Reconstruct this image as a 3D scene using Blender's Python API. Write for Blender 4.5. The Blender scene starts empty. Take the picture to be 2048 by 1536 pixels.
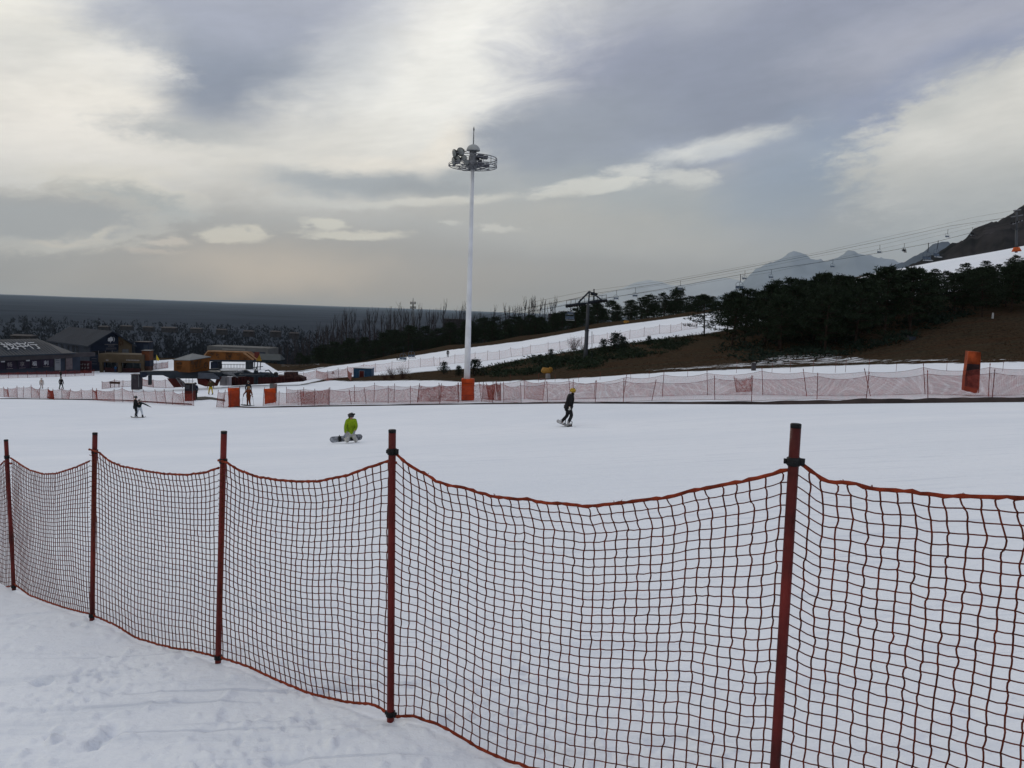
import bpy, bmesh, math, random
import numpy as np
from mathutils import Vector, Matrix, noise as mnoise
R = math.radians
random.seed(7); rng = np.random.default_rng(7)
SC = bpy.context.scene
COL = SC.collection

# ------------------------------------------------------------------ camera
FPX, PITCH, ROLL = 1538.0, R(5.39), R(2.1)
cam_d = bpy.data.cameras.new('camera'); cam = bpy.data.objects.new('camera', cam_d); COL.objects.link(cam)
cam_d.sensor_width = 36; cam_d.lens = 36 * FPX / 2048; cam_d.clip_start = .05; cam_d.clip_end = 60000
RM = Matrix.Rotation(math.pi / 2 - PITCH, 3, 'X') @ Matrix.Rotation(ROLL, 3, 'Z')
cam.matrix_world = RM.to_4x4()
SC.camera = cam
RN = np.array(RM)

def ray(u, v):
    return RN @ np.array([(u - 1024) / FPX, (768 - v) / FPX, -1.0])
def pt(u, v, Y):
    r = ray(u, v); return Vector(r * (Y / r[1]))
def proj(P):
    P = np.asarray(P, float).reshape(-1, 3); c = P @ RN
    w = np.maximum(-c[:, 2], 1e-3)
    return 1024 + FPX * c[:, 0] / w, 768 - FPX * c[:, 1] / w, -c[:, 2]
def azel(u, v):
    r = ray(u, v); r = r / np.linalg.norm(r)
    return math.atan2(r[0], r[1]), math.asin(r[2])

# ------------------------------------------------------------------ view / light
SC.view_settings.view_transform = 'Standard'; SC.view_settings.look = 'None'
SC.view_settings.exposure = 0; SC.view_settings.gamma = 1
def lin(r, g, b):
    f = lambda c: (c / 255 / 12.92) if c <= 10.3 else ((c / 255 + .055) / 1.055) ** 2.4
    return (f(r), f(g), f(b))
SUN_AZ, SUN_EL = azel(330, 250)
SUN_EL = R(27)
sd = bpy.data.lights.new('sun', 'SUN'); so = bpy.data.objects.new('sun', sd); COL.objects.link(so)
sd.energy = SUN_STRENGTH = .55; sd.angle = R(14); sd.color = (1, .93, .82)
sdir = Vector((math.sin(SUN_AZ) * math.cos(SUN_EL), math.cos(SUN_AZ) * math.cos(SUN_EL), math.sin(SUN_EL)))
so.rotation_euler = sdir.to_track_quat('Z', 'Y').to_euler()

W = bpy.data.worlds.new('World'); SC.world = W; W.use_nodes = True
WN, WL = W.node_tree.nodes, W.node_tree.links
WN.clear()
def mth(op, a, b=None, c=None, clamp=False):
    n = WN.new('ShaderNodeMath'); n.operation = op; n.use_clamp = clamp
    for i, x in enumerate((a, b, c)):
        if x is None: continue
        if isinstance(x, (int, float)): n.inputs[i].default_value = x
        else: WL.new(x, n.inputs[i])
    return n.outputs[0]
tc = WN.new('ShaderNodeTexCoord')
sep = WN.new('ShaderNodeSeparateXYZ'); WL.new(tc.outputs['Generated'], sep.inputs[0])
AZ = mth('ARCTAN2', sep.outputs[0], sep.outputs[1]); EL = mth('ARCSINE', sep.outputs[2])
def comb(x, y, z=0.0):
    n = WN.new('ShaderNodeCombineXYZ')
    for i, q in enumerate((x, y, z)):
        if isinstance(q, (int, float)): n.inputs[i].default_value = q
        else: WL.new(q, n.inputs[i])
    return n.outputs[0]
def wnoise(vec, scale, detail=4, rough=.55, dist=0.0):
    n = WN.new('ShaderNodeTexNoise'); n.inputs['Scale'].default_value = scale
    n.inputs['Detail'].default_value = detail; n.inputs['Roughness'].default_value = rough
    n.inputs['Distortion'].default_value = dist; WL.new(vec, n.inputs['Vector'])
    return n.outputs[0]
# stretched cloud coordinates: streaks rise slightly to the right, as the cloud deck drifts
SA = mth('ADD', mth('MULTIPLY', AZ, .97), mth('MULTIPLY', EL, .26))
SB = mth('SUBTRACT', mth('MULTIPLY', EL, 2.6), mth('MULTIPLY', AZ, .45))
cv = comb(SA, SB, 0.0)
n_big = wnoise(cv, 2.2, 3, .5); n_mid = wnoise(cv, 7, 5, .58, .3); n_fine = wnoise(comb(SA, mth('MULTIPLY', SB, 1.6), 3.0), 26, 9, .66)
wob1 = mth('SUBTRACT', wnoise(comb(AZ, mth('MULTIPLY', EL, 1.5), 5.0), 5, 4, .55), .5)
wob2 = mth('SUBTRACT', wnoise(comb(AZ, mth('MULTIPLY', EL, 1.5), 9.0), 5, 4, .55), .5)
wob3 = mth('SUBTRACT', wnoise(comb(AZ, mth('MULTIPLY', EL, 2.2), 15.0), 22, 8, .68), .5)
edge_n = mth('SUBTRACT', wnoise(comb(SA, mth('MULTIPLY', SB, 1.1), 21.0), 30, 9, .70, .4), .5)
edge_b = mth('SUBTRACT', wnoise(comb(SA, SB, 31.0), 6, 9, .66, .5), .5)
def mixc(fac, a, b):
    n = WN.new('ShaderNodeMix'); n.data_type = 'RGBA'
    if isinstance(fac, (int, float)): n.inputs[0].default_value = fac
    else: WL.new(fac, n.inputs[0])
    for i, x in ((6, a), (7, b)):
        if isinstance(x, tuple): n.inputs[i].default_value = (*x, 1)
        else: WL.new(x, n.inputs[i])
    return n.outputs[2]
def ramp(fac, stops):
    n = WN.new('ShaderNodeValToRGB'); WL.new(fac, n.inputs[0]); e = n.color_ramp.elements
    n.color_ramp.interpolation = 'EASE'
    e[0].position, e[0].color = stops[0][0], (*stops[0][1], 1)
    e[1].position, e[1].color = stops[-1][0], (*stops[-1][1], 1)
    for p, c in stops[1:-1]:
        q = e.new(p); q.color = (*c, 1)
    return n.outputs[0]
# elevation base, left (sun side) and right
def elp(deg): return deg / 60
left = ramp(mth('DIVIDE', EL, R(60)), [(0, lin(166, 160, 148)), (elp(1.3), lin(164, 155, 140)), (elp(3.5), lin(178, 168, 152)), (elp(7), lin(198, 192, 180)), (elp(11), lin(214, 211, 201)), (elp(16), lin(236, 235, 227)), (elp(22), lin(228, 229, 224)), (1, lin(186, 193, 206))])
right = ramp(mth('DIVIDE', EL, R(60)), [(0, lin(164, 165, 160)), (elp(2.5), lin(166, 164, 158)), (elp(6), lin(172, 172, 168)), (elp(12), lin(176, 180, 184)), (elp(20), lin(170, 174, 190)), (1, lin(178, 186, 204))])
lr = mth('SMOOTH_MIN', 1.0, mth('ADD', mth('MULTIPLY', AZ, 1.6), .35), .1)
lr = mth('MAXIMUM', 0.0, lr)
skyc = mixc(lr, left, right)
wA = mth('ADD', AZ, mth('ADD', mth('MULTIPLY', wob1, .10), mth('MULTIPLY', wob3, .012)))
wE = mth('ADD', EL, mth('ADD', mth('MULTIPLY', wob2, .06), mth('MULTIPLY', wob3, .012)))
fA = mth('ADD', AZ, mth('ADD', mth('MULTIPLY', wob1, .03), mth('MULTIPLY', wob3, .09)))
fE = mth('ADD', EL, mth('ADD', mth('MULTIPLY', wob2, .02), mth('MULTIPLY', wob3, .024)))
gap_fac = None
def cloud(p0, p1, width, color, op, soft, fine=False, gap=False, asym=None):
    """soft elliptical cloud patch between two sky points; width is its half thickness; asym=(below) other-side thickness factor"""
    global skyc, gap_fac
    a0, e0 = azel(*p0); a1, e1 = azel(*p1)
    ca, ce = (a0 + a1) / 2, (e0 + e1) / 2; L = math.hypot(a1 - a0, e1 - e0) / 2; th = math.atan2(e1 - e0, a1 - a0)
    b = width / FPX; X, Y = (fA, fE) if fine else (wA, wE)
    dx = mth('SUBTRACT', X, ca); dy = mth('SUBTRACT', Y, ce)
    p = mth('ADD', mth('MULTIPLY', dx, math.cos(th) / L), mth('MULTIPLY', dy, math.sin(th) / L))
    q = mth('SUBTRACT', mth('MULTIPLY', dy, math.cos(th) / b), mth('MULTIPLY', dx, math.sin(th) / b))
    if asym:   # thicker on the lower side: negative q is below
        q = mth('ADD', mth('MAXIMUM', q, 0.0), mth('MULTIPLY', mth('MINIMUM', q, 0.0), 1 / asym))
    d = mth('SQRT', mth('ADD', mth('MULTIPLY', p, p), mth('MULTIPLY', q, q)))
    d = mth('ADD', d, mth('MULTIPLY', edge_n, 1.35) if fine else mth('MULTIPLY', edge_b, 1.1))
    n = WN.new('ShaderNodeMapRange'); n.interpolation_type = 'SMOOTHSTEP'
    WL.new(d, n.inputs[0]); soft = soft + (.12 if fine else 0); n.inputs[1].default_value = 1 + soft; n.inputs[2].default_value = max(0, 1 - soft)
    n.inputs[3].default_value = 0; n.inputs[4].default_value = op
    skyc = mixc(n.outputs[0], skyc, color)
    if gap:
        gap_fac = n.outputs[0] if gap_fac is None else mth('MAXIMUM', gap_fac, n.outputs[0])
G = lin
cloud((-300, 60), (330, 200), 190, G(240, 240, 233), .8, .9)
cloud((-250, 250), (420, 310), 85, G(255, 251, 242), .92, .9)
cloud((-60, 90), (160, 110), 45, G(206, 207, 205), .5, .9)
cloud((120, -60), (420, 60), 60, G(184, 190, 202), .6, .9)
cloud((250, 60), (800, 150), 120, G(138, 147, 164), .96, .5)
cloud((180, -60), (900, -30), 110, G(166, 172, 190), .85, .6)
cloud((330, 200), (640, 190), 75, G(136, 144, 162), .9, .5)
cloud((180, 120), (350, 150), 26, G(244, 243, 237), .8, .8, fine=True)
cloud((240, 252), (560, 288), 22, G(166, 171, 175), .85, .6, fine=True)
cloud((260, 284), (520, 304), 8, G(244, 241, 231), .6, .8, fine=True)
cloud((620, 300), (1250, 10), 135, G(246, 247, 242), .97, .65)
cloud((700, 60), (780, 140), 60, G(190, 196, 204), .5, .9)
cloud((400, 320), (900, 300), 60, G(234, 232, 224), .75, .9)
cloud((820, 110), (1120, 50), 80, G(244, 246, 243), .85, .8)
cloud((1050, 200), (2150, -120), 180, G(147, 153, 174), .97, .42)
cloud((940, 300), (1500, 255), 88, G(146, 153, 166), .96, .38)
cloud((1250, 210), (1800, 100), 115, G(134, 141, 160), .9, .7)
cloud((1100, 20), (1500, -30), 50, G(178, 183, 194), .6, .9)
cloud((1640, 130), (2100, 20), 50, G(167, 171, 186), .8, .8, fine=True)
cloud((1480, 400), (1760, 290), 80, G(142, 158, 186), .9, .75, gap=True)
cloud((1700, 240), (2100, 80), 45, G(146, 155, 188), .85, .7, gap=True)
cloud((900, 420), (1500, 420), 60, G(164, 175, 184), .7, .9, gap=True)
cloud((1340, 300), (1700, 300), 22, G(160, 170, 190), .6, .8, fine=True)
cloud((540, 355), (1080, 365), 30, G(166, 171, 174), .92, .42)
cloud((640, 330), (900, 328), 15, G(246, 241, 229), .9, .7, fine=True)
cloud((862, 345), (905, 240), 26, G(248, 243, 231), .85, .8)
cloud((760, 375), (940, 382), 14, G(150, 155, 160), .7, .7, fine=True)
cloud((700, 414), (1030, 392), 7, G(236, 235, 225), .85, .5, fine=True)
cloud((560, 400), (760, 414), 8, G(226, 225, 216), .6, .7, fine=True)
cloud((1700, 322), (2300, 80), 62, G(222, 222, 216), .98, .22, fine=True, asym=2.8)
cloud((1850, 180), (2150, 120), 30, G(228, 228, 222), .6, .7, fine=True)
cloud((1720, 350), (1900, 350), 36, G(204, 203, 196), .6, .8, fine=True)
cloud((1700, 440), (2300, 330), 70, G(176, 179, 177), .75, .9)
cloud((1300, 322), (1560, 262), 17, G(220, 223, 221), .9, .6, fine=True)
cloud((1400, 300), (1480, 290), 10, G(196, 202, 208), .6, .6, fine=True)
cloud((1076, 388), (1290, 362), 16, G(230, 231, 224), .97, .22, fine=True)
cloud((1210, 345), (1320, 342), 11, G(220, 222, 218), .9, .35, fine=True)
cloud((1325, 352), (1440, 355), 16, G(216, 218, 214), .92, .4, fine=True)
cloud((900, 440), (1500, 480), 42, G(204, 198, 186), .75, .8)
cloud((60, 345), (330, 350), 16, G(240, 235, 220), .7, .7, fine=True)
cloud((105, 372), (403, 418), 33, G(246, 240, 224), .95, .22, fine=True)
cloud((120, 385), (392, 424), 28, G(188, 188, 180), .95, .35, fine=True)
cloud((-150, 436), (322, 446), 50, G(242, 234, 214), .9, .18, fine=True)
cloud((-200, 430), (300, 440), 42, G(180, 175, 166), .97, .3, fine=True)
cloud((60, 484), (200, 486), 4, G(236, 224, 202), .8, .5, fine=True)
cloud((180, 482), (232, 455), 5, G(238, 228, 206), .8, .5, fine=True)
cloud((405, 468), (545, 470), 14, G(240, 231, 208), .97, .2, fine=True)
cloud((602, 446), (700, 448), 13, G(240, 234, 214), .97, .22, fine=True)
cloud((606, 468), (800, 474), 9, G(238, 231, 210), .97, .3, fine=True)
cloud((300, 484), (385, 487), 6, G(236, 221, 198), .8, .4, fine=True)
cloud((240, 501), (370, 503), 5, G(230, 212, 188), .6, .5, fine=True)
cloud((950, 450), (1030, 458), 6, G(230, 227, 216), .9, .4, fine=True)
cloud((885, 445), (917, 446), 4, G(226, 224, 214), .8, .5, fine=True)
cloud((100, 550), (900, 560), 40, G(204, 186, 160), .45, .9)
cloud((400, 525), (700, 540), 36, G(230, 209, 178), .6, .9)

# texture over everything
tex = mth('ADD', mth('MULTIPLY', mth('SUBTRACT', n_mid, .5), .34), mth('MULTIPLY', mth('SUBTRACT', n_fine, .5), .26))
tex = mth('ADD', tex, mth('MULTIPLY', mth('SUBTRACT', n_big, .5), .20))
fade = mth('MULTIPLY', EL, 5.0, clamp=True)
mul = mth('ADD', 1.125, mth('MULTIPLY', tex, fade))
vm = WN.new('ShaderNodeVectorMath'); vm.operation = 'SCALE'; WL.new(skyc, vm.inputs[0]); WL.new(mul, vm.inputs['Scale'])
vt = WN.new('ShaderNodeVectorMath'); vt.operation = 'MULTIPLY'; WL.new(vm.outputs[0], vt.inputs[0]); vt.inputs[1].default_value = (1.075, 1.03, .985)
bg = WN.new('ShaderNodeBackground'); WL.new(vt.outputs[0], bg.inputs[0]); bg.inputs[1].default_value = 1.0
nis = WN.new('ShaderNodeTexSky'); nis.sky_type = 'NISHITA'; nis.sun_disc = False
nis.sun_elevation = SUN_EL; nis.sun_rotation = SUN_AZ; nis.air_density = 1.4; nis.dust_density = 2.5
bg2 = WN.new('ShaderNodeBackground'); WL.new(nis.outputs[0], bg2.inputs[0]); bg2.inputs[1].default_value = .05
ms = WN.new('ShaderNodeMixShader'); WL.new(mth('MULTIPLY', gap_fac, .35), ms.inputs[0])
WL.new(bg.outputs[0], ms.inputs[1]); WL.new(bg2.outputs[0], ms.inputs[2])
wo = WN.new('ShaderNodeOutputWorld'); WL.new(ms.outputs[0], wo.inputs[0])

# ------------------------------------------------------------------ materials
MATS = {}
def mat(name, col, rough=.7, var=.15, scale=8, metal=0.0, bump=0.0, bscale=60, col2=None, spec=.12, coords='Object'):
    if name in MATS: return MATS[name]
    m = bpy.data.materials.new(name); m.use_nodes = True; nt = m.node_tree; b = nt.nodes['Principled BSDF']
    b.inputs['Roughness'].default_value = rough; b.inputs['Metallic'].default_value = metal
    b.inputs['Specular IOR Level'].default_value = spec
    tcn = nt.nodes.new('ShaderNodeTexCoord'); nz = nt.nodes.new('ShaderNodeTexNoise')
    nz.inputs['Scale'].default_value = scale; nz.inputs['Detail'].default_value = 5
    nt.links.new(tcn.outputs[coords], nz.inputs['Vector'])
    mx = nt.nodes.new('ShaderNodeMix'); mx.data_type = 'RGBA'
    c2 = col2 or tuple(c * (1 - 2 * var) for c in col)
    mx.inputs[6].default_value = (*c2, 1); mx.inputs[7].default_value = (*[min(1, c * (1 + var * .6)) for c in col], 1)
    mr = nt.nodes.new('ShaderNodeMapRange'); mr.inputs[1].default_value = .3; mr.inputs[2].default_value = .7
    nt.links.new(nz.outputs[0], mr.inputs[0]); nt.links.new(mr.outputs[0], mx.inputs[0])
    nt.links.new(mx.outputs[2], b.inputs['Base Color'])
    if bump:
        n2 = nt.nodes.new('ShaderNodeTexNoise'); n2.inputs['Scale'].default_value = bscale; n2.inputs['Detail'].default_value = 4
        nt.links.new(tcn.outputs[coords], n2.inputs['Vector'])
        bp = nt.nodes.new('ShaderNodeBump'); bp.inputs['Strength'].default_value = bump; bp.inputs['Distance'].default_value = .02
        nt.links.new(n2.outputs[0], bp.inputs['Height']); nt.links.new(bp.outputs[0], b.inputs['Normal'])
    MATS[name] = m; return m

# ------------------------------------------------------------------ mesh helpers
class MB:
    def __init__(s): s.v = []; s.f = []
    def add(s, vs, fs):
        o = len(s.v); s.v.extend([tuple(x) for x in vs]); s.f.extend([tuple(i + o for i in f) for f in fs]); return s
    def box(s, c, size, rz=0, mtx=None, taper=1.0):
        x, y, z = [q / 2 for q in size]; P = []
        for dz, k in ((-z, 1), (z, taper)):
            for dx, dy in ((-x, -y), (x, -y), (x, y), (-x, y)): P.append(Vector((dx * k, dy * k, dz)))
        Mx = mtx or Matrix.Rotation(rz, 3, 'Z'); c = Vector(c)
        return s.add([c + Mx @ p for p in P], [(3, 2, 1, 0), (4, 5, 6, 7), (0, 1, 5, 4), (1, 2, 6, 5), (2, 3, 7, 6), (3, 0, 4, 7)])
    def tube(s, pts, r, n=6, cap=True):
        pts = [Vector(p) for p in pts]; m = len(pts); rs = r if isinstance(r, (list, tuple)) else [r] * m
        V = []; up = None
        for i, p in enumerate(pts):
            t = (pts[min(i + 1, m - 1)] - pts[max(i - 1, 0)])
            t = t.normalized() if t.length > 1e-9 else Vector((0, 0, 1))
            if up is None: up = Vector((0, 0, 1)) if abs(t.z) < .9 else Vector((1, 0, 0))
            a = t.cross(up).normalized(); b = a.cross(t); up = b
            for k in range(n):
                an = 2 * math.pi * k / n; V.append(p + (a * math.cos(an) + b * math.sin(an)) * rs[i])
        F = [(i * n + k, i * n + (k + 1) % n, (i + 1) * n + (k + 1) % n, (i + 1) * n + k) for i in range(m - 1) for k in range(n)]
        if cap: F += [tuple(range(n - 1, -1, -1)), tuple((m - 1) * n + k for k in range(n))]
        return s.add(V, F)
    def prism(s, poly, ext):
        n = len(poly); poly = [Vector(p) for p in poly]; e = Vector(ext)
        return s.add(poly + [p + e for p in poly], [tuple(range(n)), tuple(range(2 * n - 1, n - 1, -1))] + [(i, i + n, (i + 1) % n + n, (i + 1) % n) for i in range(n)])
    def ball(s, c, r, nu=10, nv=7, mtx=None, zcut=None):
        r = Vector(r) if hasattr(r, '__len__') else Vector((r, r, r)); c = Vector(c); V = []; F = []
        lo = -math.pi / 2 if zcut is None else zcut
        for j in range(nv + 1):
            ph = lo + (math.pi / 2 - lo) * j / nv
            for i in range(nu):
                th = 2 * math.pi * i / nu
                p = Vector((r.x * math.cos(ph) * math.cos(th), r.y * math.cos(ph) * math.sin(th), r.z * math.sin(ph)))
                V.append(c + (mtx @ p if mtx else p))
        for j in range(nv):
            for i in range(nu): F.append((j * nu + i, j * nu + (i + 1) % nu, (j + 1) * nu + (i + 1) % nu, (j + 1) * nu + i))
        return s.add(V, F)
    def arrays(s):
        return s.v, s.f
    def build(s, name, m, parent=None, smooth=False, **tags):
        me = bpy.data.meshes.new(name); me.from_pydata(s.v, [], s.f); me.update()
        return link(name, me, m, parent, smooth, **tags)
def link(name, me, m, parent=None, smooth=False, **tags):
    if isinstance(m, (list, tuple)):
        for q in m: me.materials.append(q)
    elif m: me.materials.append(m)
    if smooth: me.polygons.foreach_set('use_smooth', [True] * len(me.polygons))
    o = bpy.data.objects.new(name, me); COL.objects.link(o)
    if parent:
        o.parent = parent; o.matrix_parent_inverse = parent.matrix_basis.inverted()
    tag(o, **tags); return o
def tag(o, label=None, cat=None, group=None, kind=None):
    if label: o['label'] = label
    if cat: o['category'] = cat
    if group: o['group'] = group
    if kind: o['kind'] = kind
    return o
def thing(name, loc, label, cat, group=None, rz=0):
    o = bpy.data.objects.new(name, None); COL.objects.link(o); o.location = loc; o.rotation_euler = (0, 0, rz)
    o.empty_display_size = .2
    return tag(o, label, cat, group)
def npmesh(name, V, F4):
    me = bpy.data.meshes.new(name); me.vertices.add(len(V)); me.vertices.foreach_set('co', np.asarray(V, np.float32).ravel())
    k = F4.shape[1]; me.loops.add(F4.size); me.loops.foreach_set('vertex_index', F4.astype(np.int32).ravel())
    me.polygons.add(len(F4)); me.polygons.foreach_set('loop_start', np.arange(0, F4.size, k, dtype=np.int32))
    me.polygons.foreach_set('loop_total', np.full(len(F4), k, np.int32)); me.update(calc_edges=True); return me
KIDS = {}
def copy_tree(o, loc=None, rz=None, s=None, label=None, parent=None):
    c = o.copy(); COL.objects.link(c)
    if parent: c.parent = parent
    if loc is not None: c.location = loc
    if rz is not None: c.rotation_euler = (0, 0, rz)
    if s is not None: c.scale = (s, s, s) if not hasattr(s, '__len__') else s
    if label: c['label'] = label
    if o.name not in KIDS: KIDS[o.name] = list(o.children)
    for ch in KIDS[o.name]: copy_tree(ch, parent=c)
    return c

# ------------------------------------------------------------------ terrain
def depthH(ut, vt, ub, vb, H):
    a, b = ray(ut, vt), ray(ub, vb); return H / (a[2] / a[1] - b[2] / b[1])
CP = []
for x in (-14, -7, 0, 7, 14):
    for y in (-14, -6, 0, 6, 14, 22): CP.append((x, y, -1.35 + .09 * x - .11 * y))
for u, v, Y in [
    (1135, 857, 33), (700, 887, 31), (275, 836, 59),
    (2300, 800, 38), (2048, 803, 40), (1850, 806, 41), (1550, 808, 44), (1300, 807, 47), (1140, 806, 50), (930, 808, 57), (780, 809, 60), (660, 812, 62), (500, 815, 65), (390, 808, 72), (240, 799, 80), (40, 797, 88), (-250, 790, 95),
    (2300, 745, 66), (2048, 743, 68), (1800, 745, 70), (1600, 750, 72), (1400, 756, 76), (1150, 765, 82), (950, 772, 86), (780, 778, 86), (620, 780, 92), (450, 785, 90),
    (2048, 724, 76), (1750, 729, 80), (1440, 740, 84), (1250, 750, 88), (1040, 760, 94), (870, 761, 100), (700, 763, 112), (600, 765, 118),
    (350, 778, 108), (200, 775, 112), (40, 775, 116), (-250, 770, 118), (200, 757, 155), (40, 760, 150), (480, 770, 112),
    (200, 744, 192), (290, 742, 196), (40, 748, 176), (-250, 745, 170), (420, 736, 165), (540, 740, 160), (420, 722, 230), (300, 722, 245),
    (1172, 722, 114), (1060, 740, 106), (1300, 715, 108), (1420, 710, 104), (1560, 712, 100), (1700, 705, 98), (1900, 690, 90), (2048, 690, 86), (2300, 690, 84),
    (800, 748, 122), (960, 742, 116), (1060, 716, 132), (1180, 698, 138), (1300, 680, 140), (1420, 666, 142),
    (1800, 650, 108), (2048, 630, 106), (2048, 590, 122), (1900, 600, 122), (1700, 640, 118), (1560, 672, 120), (2300, 560, 118),
    (1560, 640, 146), (1710, 600, 147), (1900, 560, 142), (2048, 530, 142), (2300, 480, 142),
    (640, 736, 200), (800, 716, 195), (900, 700, 190), (1040, 683, 183), (1200, 655, 175), (1380, 632, 170), (1550, 600, 168), (1710, 562, 163), (1900, 525, 160), (2048, 498, 160), (2300, 440, 160),
    (640, 727, 218), (800, 706, 212), (900, 690, 206), (1040, 672, 198), (1200, 646, 190), (1380, 624, 186), (1550, 592, 184), (1710, 555, 180), (1900, 519, 178), (2048, 492, 178)]:
    p = pt(u, v, Y); CP.append(tuple(p))
for u, Y, dz in [(-300, 330, -60), (0, 330, -62), (300, 360, -62), (600, 330, -60), (800, 330, -50), (1000, 320, -38), (1200, 310, -26), (1400, 310, -20), (1700, 310, -12), (2048, 330, -4), (2500, 330, 4),
                 (0, 560, -95), (500, 560, -95), (1000, 560, -85), (1500, 560, -75), (2048, 560, -60), (2500, 560, -60), (900, 250, -24), (700, 260, -30), (1200, 250, -13), (1500, 245, -6)]:
    r = ray(u, 700); X = r[0] / r[1] * Y; CP.append((X, Y, dz))
CP += [(-60, -60, -3), (60, -60, 8), (0, -60, 3), (-80, 0, -9), (80, 0, 8), (-200, 0, -20), (200, 0, 26), (0, -200, 6), (130, 60, 8), (-130, 60, -14)]
_fl = []
for (t_, b_) in [((12, 879), (28, 1181)), ((190, 865), (184, 1241)), ((448, 862), (436, 1327)), ((784.5, 859), (781, 1443))]:
    _fl.append(pt(*b_, depthH(*t_, *b_, 1.25)))
_fl.append(pt(1543, 1650, depthH(1592, 847, 1543, 1645, 1.27)))
for i_, rope_ in enumerate([[(60, 1190), (100, 1205), (140, 1218)], [(230, 1250), (270, 1275), (320, 1290), (380, 1300)], [(500, 1333), (560, 1362), (620, 1385), (700, 1405)], [(850, 1440), (900, 1462), (960, 1498), (1060, 1536), (1150, 1562), (1300, 1590), (1420, 1610)]]):
    a_, b_ = _fl[i_], _fl[i_ + 1]; n_ = Vector((b_.y - a_.y, -(b_.x - a_.x), 0))
    for q_ in rope_:
        r_ = Vector(ray(*q_)); p_ = r_ * (a_.dot(n_) / r_.dot(n_)); CP.append((p_.x, p_.y, p_.z - .022))
for p_ in _fl: CP.append((p_.x, p_.y, p_.z + .005))
CP = [c for c in CP if not (-14 < c[0] < 14 and c[1] == 6 and abs(c[2] - (-1.35 + .09 * c[0] - .66)) < 1e-6)]
CP = np.array(CP)
def warp(x, y):
    r = np.hypot(x, y) + 1e-6; g = np.arcsinh(r / 30) / r; return x * g, y * g
def tps_k(d2): return np.where(d2 > 1e-12, .5 * d2 * np.log(np.maximum(d2, 1e-12)), 0)
_wx, _wy = warp(CP[:, 0], CP[:, 1]); _n = len(CP)
_K = tps_k((_wx[:, None] - _wx) ** 2 + (_wy[:, None] - _wy) ** 2) + np.eye(_n) * 2e-5
_P = np.stack([np.ones(_n), _wx, _wy], 1)
_A = np.block([[_K, _P], [_P.T, np.zeros((3, 3))]])
_S = np.linalg.solve(_A, np.concatenate([CP[:, 2], np.zeros(3)]))
def hgt(x, y):
    x = np.asarray(x, float); y = np.asarray(y, float); sh = x.shape; x = x.ravel(); y = y.ravel(); out = np.empty(len(x))
    for i in range(0, len(x), 20000):
        a, b = warp(x[i:i + 20000], y[i:i + 20000])
        out[i:i + 20000] = tps_k((a[:, None] - _wx) ** 2 + (b[:, None] - _wy) ** 2) @ _S[:_n] + _S[_n] + _S[_n + 1] * a + _S[_n + 2] * b
    return out.reshape(sh)
def ground(x, y): return float(hgt(np.array([x]), np.array([y]))[0])
_YS = np.geomspace(1, 600, 900)
def hit(u, v, ymin=1.0):
    r = ray(u, v) / ray(u, v)[1]; Y = _YS[_YS >= ymin]; d = Y * r[2] - hgt(Y * r[0], Y)
    cross = (d < 0).any(); i = np.argmax(d < 0) if cross else np.argmin(np.where(Y < 400, d / Y, 9))
    if i > 0 and cross:
        t = d[i - 1] / (d[i - 1] - d[i]); y = Y[i - 1] + t * (Y[i] - Y[i - 1])
    else: y = Y[i]
    return Vector((r[0] * y, y, ground(r[0] * y, y)))
def poly_sd(px, py, poly):
    """signed distance (positive inside) of points to polygon"""
    P = np.array(poly, float); n = len(P); d = np.full(px.shape, 1e9); ins = np.zeros(px.shape, bool)
    for i in range(n):
        a, b = P[i], P[(i + 1) % n]; e = b - a; t = np.clip(((px - a[0]) * e[0] + (py - a[1]) * e[1]) / (e @ e), 0, 1)
        d = np.minimum(d, np.hypot(px - a[0] - t * e[0], py - a[1] - t * e[1]))
        c = ((a[1] > py) != (b[1] > py)) & (px < (b[0] - a[0]) * (py - a[1]) / ((b[1] - a[1]) if b[1] != a[1] else 1e-9) + a[0]); ins ^= c
    return np.where(ins, d, -d)

# ------------------------------------------------------------------ ground masks (outlines traced on the terrain)
UP_EDGE = [(150, 738), (290, 722), (400, 716), (520, 720), (555, 742), (600, 742), (640, 735), (800, 716), (900, 700), (1040, 683), (1200, 655), (1380, 632), (1550, 600), (1710, 560), (1900, 524), (2048, 498), (2300, 440)]
RIDGE = [(-600, 735)] + UP_EDGE[:-4] + [(1740, 550), (1800, 534), (1900, 510), (2048, 484), (2300, 425)] + [(2600, 380), (2600, -900), (-600, -900)]
MOUND = [(590, 772), (660, 761), (700, 763), (800, 761), (870, 761), (950, 765), (1040, 761), (1150, 757), (1250, 750), (1340, 744), (1440, 740), (1600, 734), (1750, 729), (2048, 724), (2600, 722),
         (2600, 545), (2300, 545), (2048, 565), (1900, 585), (1750, 605), (1600, 632), (1500, 652), (1420, 666), (1300, 680), (1180, 697), (1060, 715), (960, 736), (870, 741), (790, 749), (720, 752), (655, 757)]
FENCELINE = [(-900, 800), (40, 797), (240, 800), (390, 809), (500, 815), (660, 812), (930, 808), (1140, 806), (1550, 808), (2048, 803), (3000, 800)]

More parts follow.
